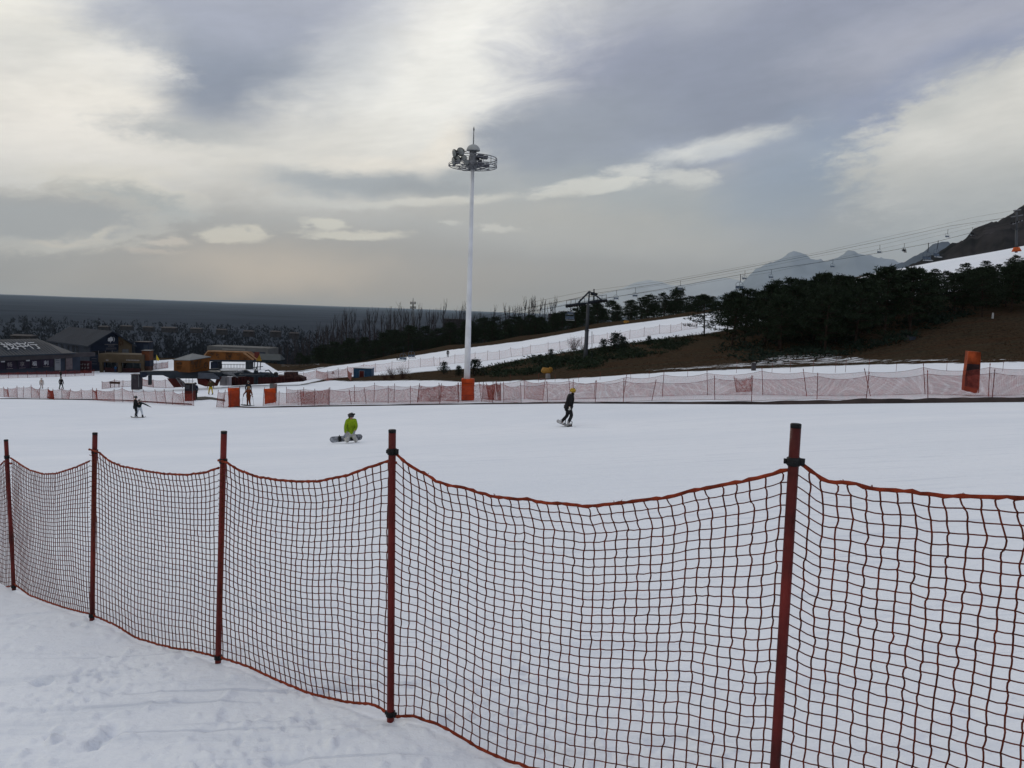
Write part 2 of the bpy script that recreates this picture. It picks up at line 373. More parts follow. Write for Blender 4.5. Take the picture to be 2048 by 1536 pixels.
def snow_material(name):
    m = bpy.data.materials.new(name); m.use_nodes = True; nt = m.node_tree; N, L = nt.nodes, nt.links; b = N['Principled BSDF']
    geo = N.new('ShaderNodeNewGeometry'); at = N.new('ShaderNodeAttribute'); at.attribute_name = 'brown'; at2 = N.new('ShaderNodeAttribute'); at2.attribute_name = 'patch'
    def nz(scale, det=5, rough=.6, sx=1, sy=1, rot=0, dist=0):
        mp = N.new('ShaderNodeMapping'); mp.inputs['Scale'].default_value = (sx, sy, 1); mp.inputs['Rotation'].default_value = (0, 0, rot)
        L.new(geo.outputs['Position'], mp.inputs[0]); n = N.new('ShaderNodeTexNoise'); n.inputs['Scale'].default_value = scale
        n.inputs['Detail'].default_value = det; n.inputs['Roughness'].default_value = rough; n.inputs['Distortion'].default_value = dist
        L.new(mp.outputs[0], n.inputs['Vector']); return n.outputs[0]
    def mt(op, a, b_=None, clamp=False):
        n = N.new('ShaderNodeMath'); n.operation = op; n.use_clamp = clamp
        for i, x in enumerate((a, b_)):
            if x is None: continue
            if isinstance(x, (int, float)): n.inputs[i].default_value = x
            else: L.new(x, n.inputs[i])
        return n.outputs[0]
    def mr(x, a, b_, c=0., d=1.):
        n = N.new('ShaderNodeMapRange'); L.new(x, n.inputs[0])
        for i, q in enumerate((a, b_, c, d)): n.inputs[i + 1].default_value = q
        return n.outputs[0]
    def mx(f, a, c):
        n = N.new('ShaderNodeMix'); n.data_type = 'RGBA'; L.new(f, n.inputs[0])
        for i, x in ((6, a), (7, c)):
            if isinstance(x, tuple): n.inputs[i].default_value = (*x, 1)
            else: L.new(x, n.inputs[i])
        return n.outputs[2]
    # snow colour: packed, with icy streaks drawn across the run
    streak = nz(3.2, 6, .65, .22, 1.6, R(-6)); fine = nz(30, 4, .6); big = nz(.16, 3, .5, .5, 1)
    snow = mx(mr(streak, .52, .76), (.77, .80, .85), (.62, .66, .73))
    snow = mx(mr(big, .35, .7), snow, (.70, .74, .80))
    # sparse long scratches left by edges
    wv = nz(2.0, 3, .55, .10, 4.5, R(-5), .4); scr = mt('MULTIPLY', mr(wv, .61, .66), mr(nz(.55, 2, .5, .8, 1.6), .50, .62))
    snow = mx(mt('MULTIPLY', scr, .7), snow, (.56, .60, .68))
    # dry grass and soil
    g1 = nz(.35, 5, .6, .4, 2.4, R(14)); g2 = nz(2.6, 5, .65)
    grass = mx(mr(g1, .35, .65), (.054, .032, .020), (.046, .040, .028))
    grass = mx(mr(g2, .45, .7), grass, (.014, .012, .009))
    mask = mt('ADD', at.outputs['Fac'], mt('MULTIPLY', mt('SUBTRACT', nz(.9, 6, .7, .45, 1.8), .5), 1.5))
    mask = mr(mask, -.05, .07)
    # left-over snow lying in the grass near the foot of the hill
    pm = mt('ADD', at2.outputs['Fac'], mt('MULTIPLY', mt('SUBTRACT', nz(.8, 7, .72, .55, 2.2, R(10)), .5), 4.2))
    pm = mr(pm, .9, 1.05)
    mask = mt('MULTIPLY', mask, mt('SUBTRACT', 1.0, pm))
    L.new(mx(mask, snow, grass), b.inputs['Base Color'])
    b.inputs['Roughness'].default_value = .75; b.inputs['Specular IOR Level'].default_value = 0.0
    # relief
    h = mt('ADD', mt('MULTIPLY', streak, .016), mt('MULTIPLY', fine, .007))
    foot = nz(4.5, 6, .62, .8, 1.3); h = mt('ADD', h, mt('MULTIPLY', mr(foot, .30, .62), .018))
    h = mt('ADD', h, mt('MULTIPLY', scr, -.007)); h = mt('ADD', h, mt('MULTIPLY', mt('MULTIPLY', mask, g2), .35))
    bp = N.new('ShaderNodeBump'); bp.inputs['Strength'].default_value = .55; bp.inputs['Distance'].default_value = 1.0
    L.new(h, bp.inputs['Height']); L.new(bp.outputs[0], b.inputs['Normal'])
    return m
SNOW = snow_material('snow_and_grass')

def build_ground():
    az = np.concatenate([np.linspace(-180, -60, 25)[:-1], np.linspace(-60, -38, 45)[:-1], np.linspace(-38, 38, 620)[:-1], np.linspace(38, 60, 45)[:-1], np.linspace(60, 180, 25)])
    az = R(1) * az[:-1]; rr = np.concatenate([[.35], np.geomspace(.8, 9, 400)[:-1], np.geomspace(9, 620, 330)])
    A, RR = np.meshgrid(az, rr); X = RR * np.sin(A); Y = RR * np.cos(A); Z = hgt(X, Y)
    nx, ny = X / 1.0, Y / 1.0
    # footprints and kicked-up lumps close to the camera, gentle grooming waves further off
    near = np.clip(1 - RR / 9, 0, 1); side = 1 / (1 + np.exp(-(-(X * .65 + Y * .76) + 2.6) * 2))
    zz = np.zeros_like(Z); pts = [(i, j) for i in range(X.shape[0]) for j in range(X.shape[1]) if rr[i] < 9 and abs(az[j]) < 1.0]
    for i, j in pts:
        p = Vector((X[i, j], Y[i, j], 0))
        k = mnoise.fractal(p * 3.2, .9, 2.1, 4); k2 = mnoise.noise(p * 7 + Vector((9, 3, 0)))
        foot = max(0, k2 - .28) * max(0, k + .25)
        lump = max(0, mnoise.noise(p * 16 + Vector((2, 7, 0))) - .12) * max(0, k + .35)
        zz[i, j] = (k * .012 - foot * .26 + lump * .085 - max(0, mnoise.noise(p * 26) - .12) * max(0, mnoise.noise(p * 1.7) + .2) * .085) * (.25 + 1.1 * side[i, j])
    Z = Z + zz * near
    n, m = X.shape; V = np.stack([X, Y, Z], -1).reshape(-1, 3)
    ii, jj = np.meshgrid(np.arange(n - 1), np.arange(m), indexing='ij'); j2 = (jj + 1) % m
    F = np.stack([ii * m + jj, ii * m + j2, (ii + 1) * m + j2, (ii + 1) * m + jj], -1).reshape(-1, 4)[:, ::-1]
    u, v, w = proj(V); front = w > .5
    br = np.full(len(V), -1.0); rd = np.hypot(V[:, 0], V[:, 1])
    mk = front & (rd > 55)
    s = np.maximum(poly_sd(u[mk], v[mk], RIDGE) / 3.0, poly_sd(u[mk], v[mk], MOUND) / 6.0)
    br[mk] = np.clip(s, -1, 1)
    # anything out past the pistes is woodland floor, whatever angle it is seen from
    yy = V[:, 1]; br[(rd > 300)] = 1
    side_ = (~front | (np.abs(np.arctan2(V[:, 0], V[:, 1])) > R(42))) & (rd > 130); br[side_] = 1
    patch = np.full(len(V), -3.0)
    PATCH = [(1300, 745), (1450, 738), (1600, 732), (1800, 727), (2048, 724), (2048, 716), (1760, 716), (1640, 704), (1560, 706), (1500, 722), (1400, 728), (1260, 738)]
    patch[mk] = np.clip(poly_sd(u[mk], v[mk], PATCH) / 6, -3, .85)
    P2 = [(560, 735), (640, 733), (640, 715), (560, 716)]; patch[mk] = np.maximum(patch[mk], np.clip(poly_sd(u[mk], v[mk], P2) / 4, -3, .5))
    P3 = [(655, 765), (1330, 748), (1330, 740), (1150, 754), (900, 760), (655, 760)]; patch[mk] = np.maximum(patch[mk], np.clip(poly_sd(u[mk], v[mk], P3) / 6, -3, .4))
    fc = V[F].mean(1); fu, fv, fw = proj(fc); frd = np.hypot(fc[:, 0], fc[:, 1])
    fl = np.interp(fu, [p[0] for p in FENCELINE], [p[1] for p in FENCELINE])
    nearf = (frd < 34) | ((fw > .5) & (fv > fl) & (frd < 110)) | ((fw <= .5) & (frd < 110))
    fb = br[F].mean(1) > 0
    for name, sel in (('snow_slope', nearf & ~fb), ('snow_field', ~nearf & ~fb), ('hillside', fb)):
        f = F[sel]; used, inv = np.unique(f, return_inverse=True); me = npmesh(name, V[used], inv.reshape(-1, 4))
        for an, arr in (('brown', br), ('patch', patch)):
            a = me.attributes.new(an, 'FLOAT', 'POINT'); a.data.foreach_set('value', arr[used].astype(np.float32))
        link(name, me, SNOW, None, True, kind='structure')
build_ground()

# the plain far below and the hills round it
def noise_grid(X, Y, s, oct=4):
    o = np.zeros(X.shape)
    for idx in np.ndindex(X.shape): o[idx] = mnoise.fractal(Vector((X[idx] * s, Y[idx] * s, 1.7)), .9, 2.0, oct)
    return o
PLAIN_Z = -62
def build_plain():
    az = np.linspace(R(-75), R(75), 120); rr = np.geomspace(240, 37500, 100); A, RR = np.meshgrid(az, rr)
    X, Y = RR * np.sin(A), RR * np.cos(A); Z = np.full(X.shape, float(PLAIN_Z)) + np.clip((RR - 300) / 3000, 0, 1) * (noise_grid(X, Y, .0008) * 7 + np.clip((RR - 6000) / 9000, 0, 1) * np.maximum(0, noise_grid(X, Y, .00012)) * 22)
    V = np.stack([X, Y, Z], -1).reshape(-1, 3); n, m = X.shape
    ii, jj = np.meshgrid(np.arange(n - 1), np.arange(m - 1), indexing='ij')
    F = np.stack([ii * m + jj, (ii + 1) * m + jj, (ii + 1) * m + jj + 1, ii * m + jj + 1], -1).reshape(-1, 4)[:, ::-1]
    mt_ = mat('plain_fields', (.046, .054, .068), .95, .30, .0022, col2=(.030, .036, .046), coords='Object', spec=0)
    nt = mt_.node_tree; nzn = [q for q in nt.nodes if q.type == 'TEX_NOISE'][0]; nzn.inputs['Detail'].default_value = 9
    link('plain', npmesh('plain', V, F), mt_, None, True, kind='structure')
build_plain()

def ridge_hills(name, profile, Y, depth, m, base_z, rough, seed, steps=90, jag=0.0):
    """a solid range of hills: crest follows the profile, flanks fall away front and back with ravines"""
    us = np.linspace(profile[0][0], profile[-1][0], steps); vs = np.interp(us, [p[0] for p in profile], [p[1] for p in profile])
    rows = np.linspace(-1, 1, 41); V = []
    for t in rows:
        for u, v in zip(us, vs):
            c = pt(u, v, Y); yy = Y + t * depth * (1 if t < 0 else 1.2); X = c.x * yy / Y if t < 0 else c.x * (1 + t * .1)
            h = (c.z - base_z) * (1 + jag * (mnoise.fractal(Vector((u * .05, t * 9, seed)), .7, 2.2, 5)) * 2.2); k = (1 - abs(t)) ** 1.15
            nn = mnoise.fractal(Vector((X * 3 / depth, yy * 3 / depth, seed)), .8, 2.1, 6)
            nr = 1 - abs(mnoise.noise(Vector((X * 5 / depth, yy * 1.6 / depth, seed + 4)))) * 2
            z = base_z + h * k + h * rough * (nn * (.25 + 1.2 * abs(t)) * (1 - abs(t) ** 4) + .35 * (nr - .5) * (1 - k) * k * 3)
            V.append((X, yy, z))
    n, mm = len(rows), len(us); ii, jj = np.meshgrid(np.arange(n - 1), np.arange(mm - 1), indexing='ij')
    F = np.stack([ii * mm + jj, (ii + 1) * mm + jj, (ii + 1) * mm + jj + 1, ii * mm + jj + 1], -1).reshape(-1, 4)[:, ::-1]
    link(name, npmesh(name, V, F), m, None, True, kind='structure')
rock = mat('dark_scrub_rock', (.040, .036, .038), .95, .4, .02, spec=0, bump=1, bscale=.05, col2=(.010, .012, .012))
far = mat('far_rock_haze_tint', (.09, .11, .14), .95, .3, .002, spec=0)  # rock colour lightened and blued, with distance haze painted in
far2 = mat('farthest_rock_haze_tint', (.26, .29, .32), .95, .15, .001, spec=0)  # paler again: haze over the distance is put into the base colour
far3 = mat('faint_rock_haze_tint', (.60, .60, .58), .95, .1, .001, spec=0)  # palest: colour raised toward the sky, where the haze volume stays too dark
CRAG = [(1700, 585), (1790, 548), (1818, 536), (1836, 528), (1858, 517), (1868, 512), (1880, 511), (1896, 500), (1908, 492), (1930, 484), (1944, 476), (1956, 472), (1964, 464), (1968, 457), (1984, 449), (1996, 447), (2004, 440), (2016, 432), (2030, 427), (2040, 419), (2048, 412), (2100, 392), (2160, 350), (2250, 330), (2500, 300), (2900, 380)]
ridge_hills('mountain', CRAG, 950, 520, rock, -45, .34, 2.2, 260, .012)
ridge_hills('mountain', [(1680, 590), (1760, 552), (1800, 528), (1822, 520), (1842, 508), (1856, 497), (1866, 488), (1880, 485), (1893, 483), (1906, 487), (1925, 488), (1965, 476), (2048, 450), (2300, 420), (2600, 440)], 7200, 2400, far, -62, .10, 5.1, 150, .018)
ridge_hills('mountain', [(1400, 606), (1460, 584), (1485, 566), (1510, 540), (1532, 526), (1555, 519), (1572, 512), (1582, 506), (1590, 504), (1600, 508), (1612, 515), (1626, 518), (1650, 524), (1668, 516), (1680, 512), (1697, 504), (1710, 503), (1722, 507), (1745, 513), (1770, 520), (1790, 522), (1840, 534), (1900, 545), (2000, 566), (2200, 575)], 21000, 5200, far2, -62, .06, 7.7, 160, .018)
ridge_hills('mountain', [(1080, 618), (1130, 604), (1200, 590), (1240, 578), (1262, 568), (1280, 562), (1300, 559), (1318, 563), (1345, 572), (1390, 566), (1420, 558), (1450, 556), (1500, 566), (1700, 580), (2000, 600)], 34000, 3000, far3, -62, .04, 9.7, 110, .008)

# air: thin haze that fades the plain and the far mountains
def build_haze():
    mb = MB(); mb.box((4000, 18000, 2133 - 64), (84000, 42000, 4266)); o = mb.build('haze', None, kind='stuff')
    m = bpy.data.materials.new('haze_air'); m.use_nodes = True; N, L = m.node_tree.nodes, m.node_tree.links; N.clear()
    out = N.new('ShaderNodeOutputMaterial'); v = N.new('ShaderNodeVolumePrincipled'); v.inputs['Density'].default_value = HAZE_D
    v.inputs['Color'].default_value = (.66, .84, 1.0, 1); v.inputs['Anisotropy'].default_value = .2; L.new(v.outputs[0], out.inputs['Volume'])
    o.data.materials.append(m); o['label'] = 'thin pale winter haze lying over the plain and the far mountains'
HAZE_D = .000023
build_haze()

# ------------------------------------------------------------------ netting
STR_RED = mat('red_net_strand', (.115, .024, .013), .8, .35, 30, col2=(.052, .016, .010), spec=.05)
ROPE_RED = mat('red_edge_rope', (.22, .035, .014), .75, .3, 25)
POST_RED = mat('red_plastic_post', (.125, .013, .011), .5, .35, 5, spec=.22, bump=.25, bscale=40)
CLIP_BLK = mat('black_plastic_clip', (.014, .015, .017), .5, .2, 20)
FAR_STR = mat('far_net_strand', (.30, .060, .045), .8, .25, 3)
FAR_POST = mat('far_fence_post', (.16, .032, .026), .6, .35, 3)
ORANGE = mat('orange_foam_pad', (.42, .055, .012), .7, .25, 2.0, bump=.4, bscale=9)

def strands(lines, r, n=3):
    V = []; F = []; o = 0
    c = [(math.cos(2 * math.pi * k / n), math.sin(2 * math.pi * k / n)) for k in range(n)]
    for P, vert in lines:
        m = len(P)
        for p in P:
            for a, b in c:
                V.append((p[0] + a * r, p[1] + b * r, p[2]) if vert else (p[0] + b * r * .7, p[1] + b * r * .7, p[2] + a * r))
        for i in range(m - 1):
            for k in range(n): F.append((o + i * n + k, o + i * n + (k + 1) % n, o + (i + 1) * n + (k + 1) % n, o + (i + 1) * n + k))
        o += m * n
    return V, F

def near_fence():
    H = 1.25
    posts = {}   # name -> (base, top, radius)
    pix = [((12, 879), (28, 1181)), ((190, 865), (184, 1241)), ((448, 862), (436, 1327)), ((784.5, 859), (781, 1443))]
    P = []
    for (t, b) in pix:
        Y = depthH(*t, *b, H); P.append((pt(*b, Y), pt(*t, Y)))
    Y4 = depthH(1592, 847, 1543, 1645, H + .02)
    P.append((pt(1543, 1650, Y4), pt(1592, 847, Y4)))
    d = (P[4][0] - P[3][0]); P.append((P[4][0] + Vector((d.x, d.y, .06)) * .95, P[4][1] + Vector((d.x, d.y, .06)) * .95))
    d0 = P[0][0] - P[1][0]; P.insert(0, (P[0][0] + d0 * 1.05, P[0][1] + d0 * 1.05 + Vector((.05, 0, 0))))
    # P: 0 = off frame left, 1..4 = the four left posts, 5 = big right post, 6 = off right
    root = thing('net_fence', P[4][0], 'red netting fence on round red posts crossing the foreground snow', 'fence')
    tops = {0: [(-60, 948), (0, 930), (10, 921)], 1: [(18, 914), (35, 925), (60, 940), (90, 948), (115, 947), (150, 935), (183, 921)],
            2: [(198, 905), (215, 920), (240, 932), (280, 940), (330, 948), (375, 950), (410, 945), (440, 935)],
            3: [(452, 925), (480, 942), (520, 955), (560, 960), (600, 963), (640, 962), (690, 952), (730, 938), (776, 922)],
            4: [(790, 905), (812, 926), (830, 938), (850, 947), (870, 960), (890, 970), (905, 972), (935, 977), (960, 986), (985, 994), (1010, 996), (1035, 999), (1050, 997), (1080, 1006), (1115, 1007), (1150, 1010), (1180, 1014), (1215, 1009), (1250, 1005), (1300, 999), (1345, 993), (1380, 982), (1420, 975), (1480, 963), (1530, 952), (1580, 936)],
            5: [(1603, 925), (1625, 945), (1650, 962), (1680, 966), (1700, 966), (1730, 974), (1760, 979), (1800, 981), (1840, 983), (1875, 993), (1920, 992), (1970, 994), (2048, 997), (2150, 1000), (2400, 990), (2900, 900)]}
    bots = {0: [(-60, 1145), (0, 1172), (10, 1174), (24, 1172)], 1: [(33, 1172), (60, 1190), (100, 1205), (140, 1218), (180, 1228)],
            2: [(190, 1232), (230, 1250), (270, 1275), (320, 1290), (350, 1297), (380, 1300), (430, 1312)],
            3: [(443, 1316), (500, 1333), (560, 1362), (620, 1385), (680, 1400), (705, 1405), (738, 1407), (755, 1411), (765, 1420), (776, 1424)],
            4: [(790, 1434), (825, 1431), (850, 1440), (880, 1450), (900, 1462), (930, 1479), (960, 1498), (1010, 1520), (1060, 1536), (1150, 1562), (1300, 1590), (1420, 1610), (1535, 1622)]}
    def onplane(a, b, u, v):
        n = Vector((b.y - a.y, -(b.x - a.x), 0)); r = Vector(ray(u, v)); return r * (a.dot(n) / r.dot(n))
    for i, (b, t) in enumerate(P):
        ax = (t - b).normalized(); r = .0155 if i < 5 else .0157
        mb = MB(); nseg = 14; L = (t - b).length
        mb.tube([b - ax * .08] + [b + ax * L * k / nseg for k in range(nseg)] + [t - ax * .012], r, 20)
        p = mb.build('post', POST_RED, root, True)
        MB().tube([t - ax * .013, t - ax * .002, t], [r * 1.02, r * 1.03, r * .9], 20).build('end_cap', CLIP_BLK, p, True)
        if i in (0, 6): clamp = t - ax * .12
        else: clamp = [None, onplane(b, t + Vector((1, -1, 0)), 12, 921)][0] or t - ax * (.13 if i != 5 else .125)
        vs = {1: 914, 2: 903, 3: 922, 4: 903, 5: 923}
        if i in vs:
            tt = (vs[i] - proj(t)[1][0]) / (proj(b)[1][0] - proj(t)[1][0]); 
            lo, hi = 0, 1
            for _ in range(30):
                mid = (lo + hi) / 2
                if proj(t.lerp(b, mid))[1][0] < vs[i]: lo = mid
                else: hi = mid
            clamp = t.lerp(b, lo)
        for c, hh in ((clamp, .026), (b + ax * .035, .024)):
            mb = MB(); mb.tube([c - ax * hh / 2, c - ax * hh * .38, c, c + ax * hh * .4, c + ax * hh / 2], [r * 1.15, r * 1.32, r * 1.26, r * 1.34, r * 1.16], 16)
            side = Vector((ax.y, 0, 0)); dv = (P[min(i + 1, 6)][0] - P[max(i - 1, 0)][0]).normalized()
            mb.box(c + dv * r * 1.5, (.016, .012, hh * .8), math.atan2(dv.y, dv.x)); mb.box(c - dv * r * 1.45, (.012, .014, hh * .55), math.atan2(dv.y, dv.x) + .3)
            mb.ball(c + Vector((-.3, -.95, 0)) * r * 1.3, (.005, .004, .004), 8, 5)
            mb.build('net_clip', CLIP_BLK, p, True)
        # little pit melted round the foot
    for bay in range(6):
        a, b = P[bay][0], P[bay + 1][0]; L = math.hypot(b.x - a.x, b.y - a.y); nv = int(round(L / .0415)); nh = 30
        def sz(pl):
            out = []
            for u, v in pl:
                q = onplane(a, b, u, v); s = ((q.x - a.x) * (b.x - a.x) + (q.y - a.y) * (b.y - a.y)) / L ** 2; out.append((s, q.z))
            out.sort(); return np.array([o[0] for o in out]), np.array([o[1] for o in out])
        ts, tz = sz(tops[bay]); 
        if bay in bots: bs, bz = sz(bots[bay])
        else: bs = np.linspace(0, 1, 9); bz = a.z + (b.z - a.z) * bs + .05 + .02 * np.sin(bs * 9)
        perp = Vector((b.y - a.y, -(b.x - a.x), 0)).normalized()
        rg = random.Random(bay * 11 + 3); K = np.zeros((nv + 1, nh + 1, 3)); ph = rg.uniform(0, 6)
        colj = [rg.gauss(0, .0012) for _ in range(nv + 1)]
        for i in range(nv + 1):
            s0 = i / nv; drift = rg.uniform(-.4, .4) * .01
            for j in range(nh + 1):
                tj = j / nh; env = min(1, min(i, nv - i) / 2)
                shift = (.034 * max(0, 1 - j / 3.0) * (-1 if bay != 5 else -.8) + (.022 * max(0, 1 - (nh - j) / 3.5) if bay < 4 else 0)) / L * env * math.sin(math.pi * s0) ** .5
                s = s0 + shift + env * (rg.gauss(0, .0015) + colj[i]) / L
                zt = np.interp(s, ts, tz); zb = np.interp(s, bs, bz)
                tt = tj; sagk = (zt - max(tz[0], tz[-1])); 
                z = zt + (zb - zt) * (tt ** 1.0 * (1 - .10 * math.sin(math.pi * tt) * min(1, max(.3, -sagk * 9)))) + (rg.gauss(0, .0011) if 0 < j < nh else 0) * env
                bul = .030 * math.sin(math.pi * s0) * math.sin(math.pi * (tj * .9 + .05)) + .007 * mnoise.noise(Vector((s * L * 3, z * 3, bay * 5.)))
                q = Vector((a.x + (b.x - a.x) * s, a.y + (b.y - a.y) * s, z)) + perp * bul * (1 if bay % 2 else -.4)
                K[i, j] = q
        lines = []; kn = MB()
        for i in range(1, nv):          # upright strands, wavy between knots
            P_ = []
            ww = rg.choice((-1, 1))
            for j in range(nh):
                p, q = K[i, j], K[i, j + 1]; w_ = rg.gauss(0, .0012) + ww * .0010; ww = -ww if rg.random() < .75 else ww
                k2 = .9 if 0 < j else 2.2
                P_ += [p, p * .72 + q * .28 + [w_ * k2, -w_ * k2, 0], p * .3 + q * .7 + [w_ * k2 * .8, -w_ * k2 * .8, 0]]
            P_.append(K[i, nh]); lines.append((P_, True))
        V1, F1 = strands(lines, .0027, 5); lines = []
        for j in range(1, nh):
            P_ = []
            for i in range(nv):
                p, q = K[i, j], K[i + 1, j]; w_ = rg.gauss(0, .0009) - .0008
                P_ += [p, (p + q) / 2 + [0, 0, w_]]
            P_.append(K[nv, j]); lines.append((P_, False))
        V2, F2 = strands(lines, .0021, 5)
        kb = MB()
        for i in range(1, nv):
            for j in range(1, nh):
                c = K[i, j]; r_ = .0045
                kb.add([c + [r_, 0, 0], c + [-r_, 0, 0], c + [0, r_, 0], c + [0, -r_, 0], c + [0, 0, r_ * 1.15], c + [0, 0, -r_ * 1.15]],
                       [(0, 2, 4), (2, 1, 4), (1, 3, 4), (3, 0, 4), (2, 0, 5), (1, 2, 5), (3, 1, 5), (0, 3, 5)])
        mb = MB(); mb.add(V1, F1); mb.add(V2, F2); mb.add(kb.v, kb.f)
        net = mb.build('net', STR_RED, root, True)
        # edge ropes with knots, kinks and frayed ends
        for which, (ss, zz_), rad, jj in (('t', (ts, tz), .0055, 0), ('b', (bs, bz), .0055, nh)):
            pts = [K[0, jj]]
            for i in range(nv):
                p, q = K[i, jj], K[i + 1, jj]; pts += [p * .5 + q * .5 + [0, 0, rg.gauss(0, .0016)], q]
            rad_ = [rad * (1 + .14 * math.sin(i * 2.1 + bay) + (.25 if i % 2 == 0 else 0)) for i in range(len(pts))]
            mb = MB(); mb.tube(pts, rad_, 7)
            for _ in range(6 if which == 't' else 3):
                p = Vector(pts[rg.randrange(2, len(pts) - 2)])
                for _k in range(3):
                    e = Vector((rg.gauss(0, .3), rg.gauss(0, .3), rg.uniform(.3, 1))) * .012
                    mb.tube([p, p + e * .6, p + e + Vector((rg.gauss(0, .002), 0, 0))], [.0018, .0014, .0008], 4)
            mb.build('edge_rope', ROPE_RED, net, True)
near_fence()

# ------------------------------------------------------------------ far netting fences
def far_fence(name, label, posts, ytop=.13, ybot=.03, cell=.05, r=.0048, pr=.017, sag=.16, group=None, mat_net=None, skip=(), hpost=None, lift=0.0, ymin=30, Yfix=None):
    """posts: list of ((ut,vt),(ub,vb)) read along the fence; each foot stands where its ray meets the snow"""
    P = []
    for i, (t, b) in enumerate(posts):
        if Yfix: Y = Yfix(b[0]); B = pt(*b, Y)
        else: B = hit(*b, ymin=ymin); Y = B.y
        T = pt(*t, Y); P.append((B, T))
    root = thing(name, P[0][0], label, 'fence', group)
    for b, t in P:
        ax = (t - b).normalized(); mb = MB(); mb.tube([b - ax * .1, b, t], pr * (b.y / 55 if b.y > 55 else 1) ** .5, 6)
        k = t - ax * .10; mb.tube([k - ax * .03, k + ax * .03], pr * 1.7, 6); mb.build('post', FAR_POST, root)
    V = []; F = []
    rg = random.Random(len(P) * 7 + 1); lines_v = []; lines_h = []; ropes = []
    for i in range(len(P) - 1):
        if i in skip: continue
        (b0, t0), (b1, t1) = P[i], P[i + 1]; L = (b1 - b0).length; nv = max(2, int(L / cell)); nh = int(round(((t0 - b0).length * .88) / cell))
        nseg = max(3, int(L / .5)); sg = sag * min(1.2, L / 2.5) * rg.uniform(.6, 1.2)
        a0, a1 = b0.lerp(t0, ybot), b1.lerp(t1, ybot); c0, c1 = b0.lerp(t0, 1 - ytop), b1.lerp(t1, 1 - ytop)
        per = Vector((-(b1.y - b0.y), b1.x - b0.x, 0)).normalized()
        def top(s): return c0.lerp(c1, s) - Vector((0, 0, sg * 4 * s * (1 - s)))
        def bot(s): return a0.lerp(a1, s)
        def P_(s, t):
            q = top(s).lerp(bot(s), t); return q + per * (.10 * math.sin(math.pi * s) * math.sin(math.pi * t))
        for k in range(nv):
            s = (k + .5) / nv; lines_v.append(([P_(s, t) for t in (0, .33, .66, 1)], True))
        for j in range(1, nh):
            lines_h.append(([P_(k / nseg, j / nh) for k in range(nseg + 1)], False))
        ropes.append([P_(k / nseg, 0) for k in range(nseg + 1)]); ropes.append([P_(k / nseg, 1) for k in range(nseg + 1)])
    mb = MB(); mb.add(*strands(lines_v, r)); mb.add(*strands(lines_h, r))
    net = mb.build('net', mat_net or FAR_STR, root)
    for q in ropes: MB().tube(q, r * 2.1, 4).build('edge_rope', FAR_POST, net)
    return root, P
def px(ox, oy, s, L): return [((ox + a / s, oy + b / s), (ox + c / s, oy + d / s)) for a, b, c, d in L]
r1 = lambda L: px(0, 560, 4.876, L)
r2 = lambda L: px(260, 640, 4.876, L)
r3 = lambda L: px(640, 560, 4.876, L)
r4 = lambda L: px(1040, 540, 4.8, L)
r5 = lambda L: px(1440, 660, 6.023, L)
r6 = lambda L: px(1700, 640, 5.885, L)
front_right = r2([(1308, 670, 1297, 838), (1455, 690, 1452, 835), (1637, 680, 1640, 832), (1802, 670, 1802, 840), (1950, 655, 1945, 832)]) + \
    r3([(283, 1065, 305, 1212), (430, 1046, 450, 1208), (665, 1030, 665, 1205), (882, 1030, 880, 1208), (1160, 1000, 1168, 1208), (1345, 1000, 1347, 1198), (1550, 985, 1575, 1188), (1688, 985, 1685, 1200), (1790, 990, 1792, 1195)]) + \
    r4([(5, 1080, 12, 1280), (257, 1065, 265, 1272), (512, 1050, 505, 1270), (735, 1055, 722, 1270), (998, 1035, 992, 1275), (1308, 1050, 1265, 1258), (1867, 1010, 1870, 1250)]) + \
    r5([(395, 545, 378, 862), (1178, 512, 1168, 838), (1798, 500, 1757, 865)]) + r6([(912, 585, 918, 960), (1705, 575, 1672, 940)]) + [((2110, 735), (2108, 800)), ((2230, 731), (2230, 800))]
far_fence('net_fence', 'nearer of two long sagging red net fences beyond the piste, under the white mast', front_right, group='net fences across the piste')
back_right = r2([(1525, 650, 1527, 812), (1695, 655, 1685, 817)]) + r3([(335, 1022, 338, 1192), (533, 1000, 525, 1192), (728, 1008, 722, 1192), (970, 1005, 948, 1187), (1187, 1005, 1175, 1182), (1370, 1000, 1362, 1180), (1595, 990, 1582, 1162), (1720, 980, 1718, 1180)]) + \
    r4([(38, 1030, 43, 1240), (243, 1045, 218, 1255), (468, 1040, 485, 1243), (725, 1060, 710, 1238), (1025, 1000, 990, 1226), (1383, 975, 1365, 1216), (1795, 960, 1800, 1202)]) + \
    r5([(505, 450, 515, 785), (1002, 465, 1045, 800), (1738, 460, 1812, 795)]) + r6([(863, 510, 885, 880), (1650, 505, 1628, 905)]) + [((2120, 720), (2118, 790))]
far_fence('net_fence', 'second row of red net fence, a step behind the first and showing above it', back_right, group='net fences across the piste')
front_left = r1([(-140, 1045, -135, 1140), (35, 1040, 40, 1140), (75, 1045, 88, 1145), (165, 1030, 170, 1150), (232, 1035, 227, 1150), (303, 1020, 306, 1150), (385, 1050, 387, 1155), (470, 1045, 460, 1155), (515, 1060, 530, 1168), (600, 1045, 603, 1160), (688, 1060, 672, 1165), (790, 1060, 803, 1168), (902, 1050, 903, 1170), (940, 1055, 952, 1176), (1113, 1060, 1115, 1190), (1190, 1035, 1197, 1192), (1290, 1070, 1310, 1195), (1395, 1065, 1418, 1198), (1510, 1065, 1535, 1204), (1600, 1060, 1622, 1212), (1690, 1070, 1680, 1216), (1780, 1080, 1797, 1225), (1885, 1085, 1890, 1228)])
